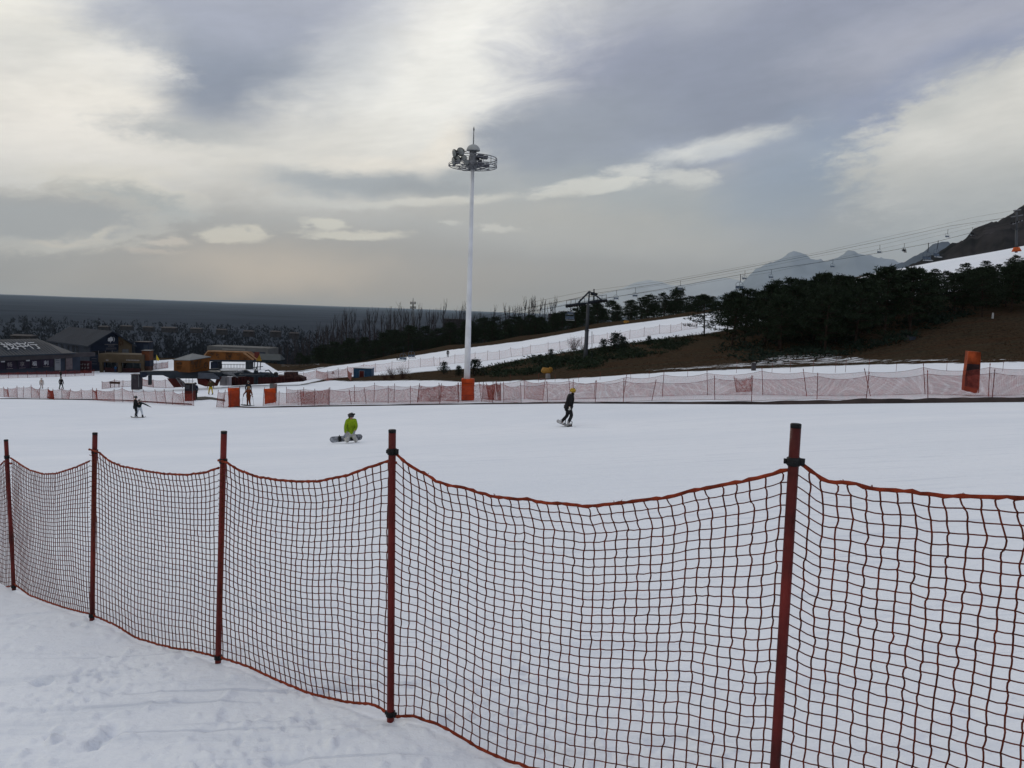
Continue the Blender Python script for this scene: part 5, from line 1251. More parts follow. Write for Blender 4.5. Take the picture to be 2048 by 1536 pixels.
def lodge():
    Y0 = 195; C = pt(180, 743, Y0); yaw = R(50); F = frame(C, yaw); root = thing('lodge', C, 'two-storey lodge with grey roof, navy gable, tan porch and white tree emblem', 'building')
    Wd, Ln, He = 10.7, 27.0, 6.9
    qb(F, 'wall', WALLG, root, 0, .3, 0, Ln, -3, He); qb(F, 'wall', NAVYW, root, .3, Wd, -.0, .3, -3, He)
    qb(F, 'wall', WALLG, root, Wd - .3, Wd, .3, Ln, -3, He)
    ap = He + 3.3
    mb = MB(); mb.prism([F(0, -.02, He), F(Wd * .72, -.02, He), F(Wd * .72, -.02, He + 3.3 * (1 - .28 * 2 + .06)), F(Wd / 2, -.02, ap)], F(0, .3, 0) - F(0, 0, 0)); mb.build('gable', NAVYW, root)
    # tan right-hand part of the gable front, set proud
    mb = MB(); mb.prism([F(Wd * .66, -.12, 3.3), F(Wd * .98, -.12, 3.3), F(Wd * .98, -.12, He + .2), F(Wd * .66, -.12, He + 3.3 * .66)], F(0, .1, 0) - F(0, 0, 0)); mb.build('gable_panel', TANW, root)
    for sgn, nm in ((0, 'a'), (1, 'b')):
        x0 = -.7 if sgn == 0 else Wd + .7; z0 = He - .35
        mb = MB(); mb.add([F(x0, -.9, z0), F(Wd / 2, -.9, ap + .15), F(Wd / 2, Ln + .6, ap + .15), F(x0, Ln + .6, z0), F(x0, -.9, z0 - .3), F(Wd / 2, -.9, ap - .15), F(Wd / 2, Ln + .6, ap - .15), F(x0, Ln + .6, z0 - .3)],
                          [(0, 1, 2, 3), (7, 6, 5, 4), (0, 4, 5, 1), (3, 2, 6, 7), (0, 3, 7, 4)]); rf = mb.build('roof', ROOFM, root)
        mb = MB()
        for k in range(0, 46):
            y = -.8 + k * .62; mb.tube([F(x0, y, z0 + .02), F(Wd / 2, y, ap + .17)], .022, 3, cap=False)
        mb.build('roof_rib', ROOFM, rf)
    # upper windows in navy front
    for k, x in enumerate((.5, 2.2, 3.9, 5.6)): qb(F, 'window', DARKG, root, x, x + 1.45, -.05, -.01, 3.5, 5.2)
    for x in (2.1, 3.75, 5.45): qb(F, 'mullion', LETD, root, x - .05, x + .05, -.12, -.05, 3.3, 5.3)
    qb(F, 'window', DARKG, root, Wd * .74, Wd * .90, -.16, -.125, 3.6, 5.6)
    # side wall strips
    for y in (7, 9.5, 13, 17, 21): qb(F, 'window', DARKG, root, -.05, -.01, y, y + 1.6, 3.2, 6.2)
    # emblem: round tree shape with a crescent, two lines of small pale lettering
    cx, cz = Wd * .48, He + 1.15
    mb = MB(); M3 = Matrix.Rotation(yaw, 3, 'Z')
    for dx, dz, r_ in ((-.35, .15, .38), (.1, .38, .40), (-.05, -.05, .42), (-.5, -.15, .26), (.28, .0, .3)): mb.ball(F(cx + dx, -.1, cz + dz), (r_, .06, r_), 14, 8, mtx=M3)
    mb.tube([F(cx - .1, -.1, cz), F(cx - .1, -.1, cz - .75)], .08, 5); mb.build('emblem', LET, root, True)
    mb = MB(); mb.tube([F(cx + .6 + .28 * math.sin(a), -.1, cz + .1 + .62 * math.cos(a)) for a in [k * math.pi / 8 for k in range(9)]], [.03, .05, .08, .10, .11, .10, .08, .05, .03], 5); mb.build('emblem', LET, root, True)
    mb = MB(); rg = random.Random(2)
    for z_, n_, w_ in ((cz - 1.2, 11, 3.0), (cz - 1.62, 5, 1.2)):
        for k in range(n_): x = cx + .1 - w_ / 2 + w_ * k / (n_ - 1); quadbox(mb, F, x - .05, x + .05, -.08, -.03, z_ - rg.uniform(.08, .15), z_ + rg.uniform(.08, .15)); quadbox(mb, F, x + .05, x + .13, -.08, -.03, z_ + .02, z_ + .08)
    quadbox(mb, F, cx - 1.2, cx + 1.4, -.08, -.03, cz - 2.15, cz - 2.09); quadbox(mb, F, cx - 1.2, cx + 1.4, -.08, -.03, cz - 2.42, cz - 2.36); mb.build('small_lettering', LETD, root)
    # gear-like mark on the tan panel
    mb = MB(); gx, gz = Wd * .72, He + .35
    mb.tube([F(gx + .42 * math.cos(a), -.16, gz + .42 * math.sin(a)) for a in [k * math.pi / 8 for k in range(17)]], .12, 4, cap=False)
    for k in range(7): a = k * .9; mb.tube([F(gx + .4 * math.cos(a), -.16, gz + .4 * math.sin(a)), F(gx + .75 * math.cos(a), -.16, gz + .75 * math.sin(a))], .1, 4)
    mb.build('emblem', DKMARK, root)
    # porch: low tan block in front with two dark openings; its front runs nearly straight on to the camera
    B = pt(197, 743.5, 190); G = frame(B, R(6)); k = 190 / FPX; w_ = 87 * k
    h_ = 36.5 * k
    qb(G, 'porch', TANW, root, 0, w_, 0, 6, h_ - 2.1 * 1, h_)
    for a, b in ((0.25, .95), (4.6, 5.35), (w_ - .6, w_)): qb(G, 'porch_pier', TANW, root, a, b, .02, .8, -2, h_ - 2.1)
    qb(G, 'porch_recess', DARKG, root, .9, w_ - .6, 2.0, 2.3, -2, h_ - 2.1)
    for a, b in ((1.3, 2.2), (2.4, 3.4), (6.0, 7.4), (7.6, 9.0)): p_ = qb(G, 'door', mat('dim_teal_door', (.014, .024, .034), .4, .2, 1), root, a, b, 1.9, 1.99, -1, 2.6)
    for a, b in ((1.0, 4.6), (5.35, w_ - .7)): qb(G, 'counter', mat('dark_red_counter', (.035, .012, .014), .7, .2, 1), root, a, b, 1.0, 1.4, -1, 1.0)
    for k_ in range(9): qb(G, 'sign_letter', LETD, root, 6.6 + k_ * .36, 6.86 + k_ * .36, -.05, -.01, h_ - 1.55, h_ - 1.25)
    qb(G, 'sign_letter', LETD, root, 1.8, 2.4, -.05, -.01, h_ - 1.75, h_ - 1.4)
    # notice board left of porch, red notice wall
    qb(G, 'notice_board', NAVYW, root, -2.2, .15, .3, .5, 1.2, h_ - .4)
    for z_ in (1.9, 2.6, 3.2): qb(G, 'notice_line', LETD, root, -1.7, -.5, .25, .28, z_, z_ + .05)
    return root
lodge()

def annex(): # orange and dark kiosk right of the lodge
    Y = 192; k = Y / FPX; B = pt(284, 741, Y); G = frame(B, R(8)); root = thing('kiosk', B, 'narrow kiosk with an orange upper panel and dark base, right of the lodge porch', 'building')
    qb(G, 'wall', BRW, root, 0, 1.75, 0, 3, -2, 2.6); qb(G, 'upper_panel', mat('burnt_orange_panel', (.10, .036, .016), .8, .2, 1), root, -.02, 1.78, -.05, 3, 2.6, 4.9)
    qb(G, 'dark_band', NAVYW, root, -.03, 1.9, -.12, 2.9, 1.1, 2.5)
    qb(G, 'roof', ROOFM, root, -.2, 2.0, -.3, 3.2, 4.92, 5.05)
    B2 = pt(271, 741, 205); G2 = frame(B2, R(10)); r2_ = thing('dark_cabin', B2, 'small dark flat-roofed cabin above and behind the orange kiosk', 'building')
    qb(G2, 'wall', NAVYW, r2_, 0, 3.4, 0, 4, -2, 7.6); qb(G2, 'roof', FASC, r2_, -.15, 3.5, -.2, 4.2, 7.6, 7.75); qb(G2, 'window', WALLG, r2_, 2.1, 3.2, -.06, -.01, 5.2, 7.0)
annex()

def long_hall():
    # long low hall on the left, its front running away to the right
    A = pt(-60, 746, 160); Bp = pt(143, 746, 181); v = Bp - A; yaw = math.atan2(v.y, v.x); F = frame(A, yaw); L = math.hypot(v.x, v.y)
    root = thing('long_hall', A, 'long low hall with white Chinese characters on its dark sloping roof', 'building')
    He = (746 - 716) * 170 / FPX
    qb(F, 'wall', WALLG, root, -12, L + 2.6, .4, 12, -3, He)
    qb(F, 'fascia', FASC, root, -12, L + .2, -.2, .38, He - 1.1, He + .05); qb(F, 'fascia', FASC, root, L + .3, L + 6.5, .2, .6, He - .95, He + .02)
    rise, run = 3.2, 6.5; e = .35
    P0, P1, P2, P3 = F(-12, -.7, He + .1), F(L + .5, -.7, He + .1), F(L - 3.6, run, He + rise), F(-12, run, He + rise)
    th = Vector((0, 0, -.25)); mb = MB(); mb.add([P0, P1, P2, P3, P0 + th, P1 + th, P2 + th, P3 + th], [(0, 1, 2, 3), (7, 6, 5, 4), (0, 4, 5, 1), (1, 5, 6, 2), (2, 6, 7, 3)]); rf = mb.build('roof', ROOF2, root)
    mb = MB(); mb.add([F(L - 3.6, run, He + rise), F(L + .5, -.7, He + .1), F(L + .5, 12.5, He + .1), F(L - 3.6, run + .2, He + rise)], [(0, 1, 2, 3)]); mb.add([F(-12, run + .01, He + rise), F(L - 3.6, run + .01, He + rise), F(L + .5, 12.6, He + .1), F(-12, 12.6, He + .1)], [(0, 1, 2, 3)]); mb.build('roof', ROOF2, root)
    mb = MB()
    for k in range(int((L + 10) / .75)):
        x = -11.5 + k * .75; t = 1.0 if x < L - 3.6 else max(.05, (L + .5 - x) / 4.1)
        mb.tube([F(x, -.7, He + .13), F(x, -.7 + (run + .7) * t, He + .13 + rise * t)], .04, 3, cap=False)
    mb.build('roof_rib', ROOFM, rf)
    def lean(x, s, d): t = s / math.hypot(run + .7, rise); return F(x, -.7 + (run + .7) * t - .0, He + .2 + (rise - .1) * t + d)
    # characters lie on the roof slope
    for ch, u in (('找', 21), ('中', 45), ('行', 68)):
        x = None
        lo, hi = -5, L
        for _ in range(40):
            mid = (lo + hi) / 2; q = lean(mid, 3.5, 0)
            if proj(q)[0][0] < u: lo = mid
            else: hi = mid
        text_part('roof_character', ch, LET, rf, F, lo, 3.8, 0, 3.7, lean=lambda a, b, c: lean(a, b, c + .12), sx=.80)
    # front banners: dark panels with pale characters and white notices
    def xat(u, z=1.5):
        lo, hi = -6, L + 3
        for _ in range(40):
            mid = (lo + hi) / 2
            if proj(F(mid, 0, z))[0][0] < u: lo = mid
            else: hi = mid
        return lo
    edges = [-30, 11, 36, 61, 84, 109]
    for i in range(5):
        a, b = xat(edges[i]) + .12, xat(edges[i + 1]) - .12; qb(F, 'banner', BAN, root, a, b, .12, .2, .3, He - 1.15)
        if i: text_part('banner_character', '畅享福利'[i - 1], LETD if i < 3 else LET, root, F, xat([0, 20, 45, 69.5, 93][i]), 1.25, .10, 1.15)
        if i: qb(F, 'banner_underline', LETD, root, xat([0, 20, 45, 69.5, 93][i]) - .7, xat([0, 20, 45, 69.5, 93][i]) + .7, .06, .1, .42, .50)
    for u in (6, 56): x = xat(u, 2.3); qb(F, 'white_notice', LET, root, x - .4, x + .4, .0, .08, 1.95, 2.55)
    x = xat(116, 2); wp = qb(F, 'white_door', mat('pale_door', (.17, .18, .20), .7, .1, 1), root, x - .7, x + .7, .1, .35, -.5, He - 1.1)
    for z_ in (1.2, 1.7, 2.1): qb(F, 'door_line', BAN, wp, x - .45, x + .4, .06, .09, z_, z_ + .08)
    x = xat(139, 2); qb(F, 'pale_panel', mat('dusty_pink_panel', (.12, .10, .11), .8, .2, 1), root, x - .8, x + .8, .1, .35, -.5, He - 1.1)
    for z_ in (0, 1, 2): qb(F, 'panel_line', LETD, root, x + .1 + z_ * .2, x + .18 + z_ * .2, .05, .09, .9, 2.3)
    # dark red notice wall next to the porch
    A2 = pt(150, 743, 186); G = frame(A2, R(8)); k = 186 / FPX
    rw = thing('notice_wall', A2, 'dark red notice wall with two rows of pale characters beside the lodge porch', 'notice wall')
    qb(G, 'panel', mat('dark_red_board', (.045, .014, .020), .8, .2, 1), rw, 0, 31 * k, 0, .3, -.4, 22 * k)
    rg = random.Random(4); mb = MB()
    for r_, z_ in ((0, 1.75), (1, .95)):
        for c_ in range(5):
            x = .45 + c_ * .62
            for _ in range(4): a = rg.uniform(-.2, .05); quadbox(mb, G, x + a, x + a + rg.uniform(.15, .3), -.06, -.01, z_ + rg.uniform(-.25, .2), z_ + rg.uniform(-.2, .28) + .06)
            quadbox(mb, G, x - .03, x + .05, -.07, -.02, z_ - .25, z_ + .25)
    mb.build('character_row', LETD, rw)
    # gable-less link roof behind
long_hall()

# second range: pale flat building, teal shed, orange canopy behind the lift
def rear_buildings():
    Y = 232; k = Y / FPX; B = pt(416, 730, Y); G = frame(B, R(-3)); root = thing('grey_store', B, 'long pale grey flat-roofed building behind the orange canopy', 'building')
    w_ = 118 * k; h_ = 37 * k
    qb(G, 'wall', WALLG, root, 0, w_, 0, 8, -6, h_ - 1.0); qb(G, 'parapet', mat('pale_grey_concrete', (.085, .088, .090), .85, .12, .5), root, -.2, w_, -.25, 8.2, h_ - 1.0, h_ + .2)
    qb(G, 'end_wall', mat('pale_grey_concrete', (.085, .088, .090)), root, w_, w_ + .9, -.3, 8.2, -6, h_ + .1)
    for a in range(6): qb(G, 'window', DARKG, root, 1.5 + a * 2.6, 3.2 + a * 2.6, -.06, -.01, 1.6, 3.3)
    qb(G, 'light_strip', mat('bright_grey_strip', (.15, .15, .145)), root, 4.6, 11.6, -.34, -.27, h_ - .75, h_ - .35)
    Y = 200; k = Y / FPX; B = pt(506, 737, Y); G = frame(B, R(4)); root = thing('teal_shed', B, 'low dark teal shed with sloping roof at the right of the canopy', 'building')
    w_ = 52 * k; qb(G, 'wall', mat('dark_teal_wall', (.016, .030, .040), .7, .15, .6), root, 0, w_, 0, 5, -4, 18 * k)
    mb = MB(); mb.add([G(-.3, -.4, 18 * k), G(w_ + .4, -.4, 18 * k), G(w_ - .5, 3, 29 * k), G(.2, 3, 29 * k), G(-.3, 5.4, 18 * k), G(w_ + .4, 5.4, 18 * k)], [(0, 1, 2, 3), (3, 2, 5, 4), (1, 5, 2), (0, 3, 4)]); mb.build('roof', mat('teal_grey_roof', (.022, .034, .042), .6, .1, .5), root)
    for a in range(4): qb(G, 'window', DARKG, root, .8 + a * 1.5, 1.7 + a * 1.5, -.05, -.01, .5, 1.9)
    # canopy
    Y = 158; k = Y / FPX; P = lambda u, v, dy=0: pt(u, v, Y + dy); B = P(425, 736); root = thing('lift_canopy', B, 'long orange lift canopy with slanted ends, printed with dark marks', 'canopy')
    mb = MB(); mb.prism([P(408, 712), P(415.5, 702), P(492, 704.5), P(513, 718.5), P(505, 720), P(409, 719.5)], Vector((0, 3.2, 0))); c = mb.build('side_panel', OYEL, root)
    mb = MB(); mb.tube([P(408, 712, -.1), P(415.5, 702, -.1), P(495, 704.5, -.1), P(514, 719, -.1)], .14, 4); mb.tube([P(487, 705, -.15), P(507, 719.5, -.15)], .20, 4); mb.tube([P(492, 704.5, 3.3), P(515, 719, 3.3)], .12, 4); mb.build('edge_trim', mat('pale_orange_trim', (.26, .15, .08), .7, .1, 2), root)
    mb = MB(); mb.prism([P(409, 719.5, -.05), P(507, 720.5, -.05), P(506, 724, -.05), P(409, 723, -.05)], Vector((0, 3.3, 0))); mb.build('under_beam', BEAM, root)
    rg = random.Random(9); mb = MB()
    def mark(P_, u, v, w_, h_, n, y=-.14, mb=mb):
        for _ in range(n):
            a, b = rg.uniform(0, w_), rg.uniform(0, h_); q = P_(u + a, v + b, y)
            if rg.random() < .5: mb.box(q, (.10, .03, rg.uniform(.2, .5)))
            else: mb.box(q, (rg.uniform(.2, .5), .03, .09))
    mark(P, 420, 705.5, 9, 5, 10); mark(P, 433, 708, 6, 7, 9); mark(P, 452, 712, 11, 6, 16); mark(P, 474, 709, 10, 8, 7); mark(P, 488, 714, 8, 5, 6)
    mb.tube([P(458 + 5.5 * math.cos(a), 708 + 2.6 * math.sin(a), -.14) for a in [q_ * .6283 for q_ in range(11)]], .06, 4, cap=False)
    mb.build('printed_mark', DKMARK, c)
    for (u0, u1) in ((421, 435), (491, 499)):
        a, b = P(u0, 724, .4), P(u1, 737, .4); mb = MB(); mb.box((a + b) / 2 + Vector((0, 1.2, -1)), (abs(b.x - a.x), 2.4, abs(a.z - b.z) + 2)); mb.build('pier', NAVYW if u0 < 450 else BEAM, root)
    mb = MB()
    for u in range(438, 490, 6): mb.tube([P(u, 728, .2), P(u, 736, .2)], .04, 4)
    mb.tube([P(437, 729, .2), P(490, 729.5, .2)], .05, 4); mb.build('railing', BEAM, root)
    # operator gantry with yellow signs
    root = thing('signal_gantry', P(515, 740), 'dark gantry with red and yellow panels at the right end of the canopy', 'gantry'); mb = MB()
    for a in (508, 514, 520): mb.tube([P(a, 742), P(a + 2, 716)], .09, 4)
    mb.tube([P(506, 724), P(524, 723)], .08, 4); mb.tube([P(506, 735), P(526, 733)], .08, 4); mb.build('post', BEAM, root)
    mb = MB(); mb.box(P(514, 712), (1.0, .2, 1.6)); mb.build('red_panel', BRED, root); mb = MB(); mb.prism([P(512, 722, -.2), P(523, 722, -.2), P(519, 709, -.2)], Vector((0, .15, 0))); mb.build('yellow_panel', mat('yellow_panel', (.20, .12, .015), .7, .2, 2), root)
rear_buildings()

# ------------------------------------------------------------------ chairlift bottom station
def station():
    Y = 103; k = Y / FPX; P = lambda u, v, dy=0: pt(u, v, Y + dy); B = P(360, 775)
    root = thing('lift_station', B, 'chairlift bottom station: dark steel beam frame on slanted red legs', 'lift station')
    def pr(name, pts, dy, th, m, par=None): mb = MB(); mb.prism([P(u, v, dy) for u, v in pts], Vector((0, th, 0))); return mb.build(name, m, par or root)
    pr('main_beam', [(279, 743), (313, 742), (352, 742), (440, 744), (438, 759), (400, 757), (376, 757), (352, 757), (340, 757), (326, 750.5), (294, 750.5), (281, 756)], 0, .8, BEAM)
    pr('end_bumper', [(284, 744), (292, 746), (292, 754), (281, 756), (280, 752)], -.15, .2, NAVYW)
    pr('upper_beam', [(318, 742), (470, 741.5), (486, 746), (486, 753), (440, 752), (352, 747)], 1.6, .9, BEAM)
    pr('rail_cover', [(396, 745), (425, 747), (436, 754), (437, 758), (396, 757)], -.4, .3, mat('steel_blue_cover', (.060, .072, .095), .5, .15, 1))
    pr('wing_beam', [(345, 742), (372, 740), (436, 737.5), (440, 742), (440, 745), (346, 746)], 3.0, .5, BEAM)
    pr('arm', [(433, 746), (490, 740), (506, 748), (503, 754), (480, 752), (440, 752)], 2.4, .6, BEAM)
    pr('hood', [(432, 741), (442, 744), (468, 743), (487, 740), (487, 743), (466, 747), (470, 751), (476, 756), (462, 750), (448, 748)], 1.2, .25, GALV)
    for a in ([(334, 757), (350, 757), (371, 774), (348, 775)], [(394, 757), (410, 757), (430, 772), (411, 773), (396, 768)]):
        l_ = pr('leg', a, .3, 1.2, BRED)
    pr('leg', [(434, 754), (441, 754), (433, 772), (428, 772)], .2, .4, BRED)
    pr('leg', [(296, 751), (300.5, 751), (300.5, 770), (296, 770)], .2, .5, BEAM)
    # stair between the legs
    mb = MB()
    for o_ in (0, 7): mb.tube([P(352 + o_, 756, -.3), P(366 + o_, 776, -.3)], .05, 4)
    for t in range(8): mb.tube([P(352 + 14 * t / 8, 756 + 20 * t / 8, -.3), P(359 + 14 * t / 8, 756 + 20 * t / 8, -.3)], .03, 4)
    for u in (372, 378, 385): mb.tube([P(u, 757, -.2), P(u, 775, -.2)], .03, 4)
    mb.tube([P(356, 762, -.3), P(388, 762, -.3)], .03, 4); mb.build('stair', GALV, root)
    # bullwheel and sheaves
    c = P(512, 748, 1.2); mb = MB(); mb.tube([c + Vector((2.1 * math.cos(a), 1.9 * math.sin(a), .1 * math.cos(a))) for a in [q_ * .2618 for q_ in range(25)]], .12, 6, cap=False)
    for q_ in range(6): mb.tube([c, c + Vector((2.1 * math.cos(q_ * 1.047), 1.9 * math.sin(q_ * 1.047), 0))], .07, 4)
    mb.tube([c - Vector((0, 0, 1.4)), c + Vector((0, 0, .5))], .3, 8); mb.build('bullwheel', BEAM, root)
    rg = random.Random(3); mb = MB()
    for j in range(11):
        u = 506 + j * 4.4; mb.tube([P(u, 748 + rg.uniform(-4, 4), .5), P(u + rg.uniform(3, 9), 750 + rg.uniform(-6, 4), .5 + rg.uniform(-.4, .6))], .07, 4)
    mb.tube([P(505, 752, .4), P(556, 752, .4)], .16, 5); mb.tube([P(520, 745, 0), P(548, 751, 0)], .12, 4); mb.tube([P(508, 746, 0), P(514, 733, 0)], .07, 4); mb.tube([P(530, 742, 0), P(537, 740, 0), P(548, 750, 0)], .08, 4)
    mb.build('sheave_frame', BEAM, root)
    for u, v in ((552, 748), (546, 752), (538, 752), (530, 751), (523, 752)):
        c = P(u, v, .1); mb = MB(); mb.tube([c - Vector((0, .1, 0)), c + Vector((0, .1, 0))], .28 if u > 548 else .2, 12); mb.build('sheave', CLIP_BLK, root, True)
    # low wall under the drive
    Yw = 108; Pw = lambda u, v, dy=0: pt(u, v, Yw + dy); w = thing('low_wall', Pw(530, 770), 'long dark red-brown low wall under the lift drive wheels', 'wall')
    mb = MB(); mb.prism([Pw(461, 771.5), Pw(540, 767.5), Pw(606, 763), Pw(605, 756), Pw(590, 751), Pw(572, 752.5), Pw(568, 752), Pw(540, 752), Pw(461, 754)], Vector((0, 2.0, 0))); mb.build('wall', mat('maroon_brown_planks', (.040, .013, .014), .85, .35, 1.2), w)
    mb = MB(); mb.prism([Pw(568, 744.5, -.3), Pw(590, 744.5, -.3), Pw(590, 752, -.3), Pw(598, 752, -.3), Pw(604, 757, -.3), Pw(568, 757, -.3)], Vector((0, 1.6, 0))); mb.build('stacked_timber', mat('stacked_timber', (.045, .020, .018), .85, .4, 3), w)
    mb = MB()
    for j in range(20): u = 464 + j * 7; mb.tube([Pw(u, 771.2 - j * .42, -.04), Pw(u, 754.5 - j * .05, -.04)], .03, 4)
    mb.build('wall_post', BRED, w)
    # white boxes by the stair
    for (u0, v0, u1, v1, lab) in ((441.5, 750, 453, 771, 'white cabinet left of the low red-brown wall'), (455, 753, 461, 771, 'narrow white cabinet touching the low red-brown wall')):
        t = thing('white_cabinet', Pw(u0, v1, -1), lab, 'cabinet'); a, b = Pw(u0, v0, -1), Pw(u1, v1, -1); mb = MB(); mb.box((a + b) / 2, (abs(b.x - a.x), .8, abs(a.z - b.z))); mb.build('body', mat('dirty_white', (.42, .40, .42), .8, .1, 1), t)
        mb = MB(); mb.box(((a.x + b.x) / 2, a.y - .42, (a.z + b.z) / 2 + .2), (abs(b.x - a.x) * .8, .03, abs(a.z - b.z) * .6)); mb.build('door', mat('off_white_door', (.36, .35, .37), .7, .1, 1), t)
    # orange cabin riding on top of the beams
    Yc = 103; Q = lambda u, v, dy=0: pt(u, v, Yc + dy); t = thing('orange_cabin', Q(384, 744), 'orange cabin with pale hipped roof and dark printed signs on top of the lift station', 'cabin')
    A, Bc = Q(347.5, 743.5, .5), Q(379, 745, -1.2); Cc = Q(419, 741, 1.6); A2 = Q(347.5, 719, .5); B2 = Q(379, 720, -1.2); C2 = Q(420, 713.5, 1.6); D, D2 = A + (Cc - Bc), A2 + (C2 - B2)
    MB().add([A, Bc, B2, A2], [(0, 1, 2, 3)]).add([Bc, Cc, C2, B2], [(0, 1, 2, 3)]).add([Cc, D, D2, C2], [(0, 1, 2, 3)]).add([D, A, A2, D2], [(0, 1, 2, 3)]).add([A, D, Cc, Bc], [(0, 1, 2, 3)]).build('wall', OYEL, t)
    ap = (A2 + C2) / 2 + Vector((0, 0, .62)); ev = [p + (p - (A2 + C2) / 2) * .06 for p in (A2, B2, C2, D2)]; r0, r1 = ap.lerp((A2 + D2) / 2, .15), ap.lerp((B2 + C2) / 2, .2)
    rm = MB().add(ev + [r0, ap + (ap - r0) * .3], [(0, 1, 5, 4), (1, 2, 5), (2, 3, 4, 5), (3, 0, 4)]).add([e - Vector((0, 0, .08)) for e in ev], [(0, 1, 2, 3)]).add(ev + [e - Vector((0, 0, .08)) for e in ev], [(0, 4, 5, 1), (1, 5, 6, 2), (2, 6, 7, 3), (3, 7, 4, 0)])
    rm.build('roof', mat('pale_blue_grey_roof', (.11, .125, .14), .6, .12, 1), t)
    # signs: oval mark with two rows on the left face; big strokes on the right face
    def onface(p0, p1, q0, q1, s, z, out): return p0.lerp(p1, s).lerp(q0.lerp(q1, s), z) + out
    nL = (Bc - A).cross(Vector((0, 0, 1))).normalized() * .04; nR = (Cc - Bc).cross(Vector((0, 0, 1))).normalized() * .04
    mb = MB(); mb.tube([onface(A, Bc, A2, B2, .36 + .16 * math.cos(a), .70 + .10 * math.sin(a), nL) for a in [q_ * .524 for q_ in range(13)]], .07, 4, cap=False); mb.tube([onface(A, Bc, A2, B2, .26, .66, nL), onface(A, Bc, A2, B2, .36, .76, nL), onface(A, Bc, A2, B2, .48, .66, nL)], .06, 4)
    for z_, n_ in ((.46, 7), (.34, 6), (.24, 5)):
        for j in range(n_): mb.box(onface(A, Bc, A2, B2, .22 + .05 * j, z_, nL), (.05, .05, .11), math.atan2((Bc - A).y, (Bc - A).x))
    mb.build('sign_mark', DKMARK, t)
    mb = MB(); rg = random.Random(12); ya = math.atan2((Cc - Bc).y, (Cc - Bc).x)
    for cs, cz, n_, sc_ in ((.16, .72, 7, 1.0), (.34, .72, 7, 1.1), (.55, .72, 8, 1.1), (.14, .42, 7, .8), (.30, .45, 7, .9), (.46, .48, 6, .9)):
        for _ in range(n_):
            a, b = rg.uniform(-.06, .06), rg.uniform(-.11, .11); mb.box(onface(Bc, Cc, B2, C2, cs + a, cz + b, nR), ((.06 if rg.random() < .5 else .32 * sc_), .05, (.34 * sc_ if rg.random() < .5 else .06)), ya)
    mb.tube([onface(Bc, Cc, B2, C2, .1 + .8 * q_, .14 + .35 * q_ ** 2, nR) for q_ in (0, .25, .5, .75, 1)], .04, 4); mb.tube([onface(Bc, Cc, B2, C2, .80 + .08 * math.cos(a), .42 + .2 * math.sin(a), nR) for a in [q_ * .524 for q_ in range(13)]], .06, 4, cap=False)
    mb.build('sign_mark', DKMARK, t)
station()

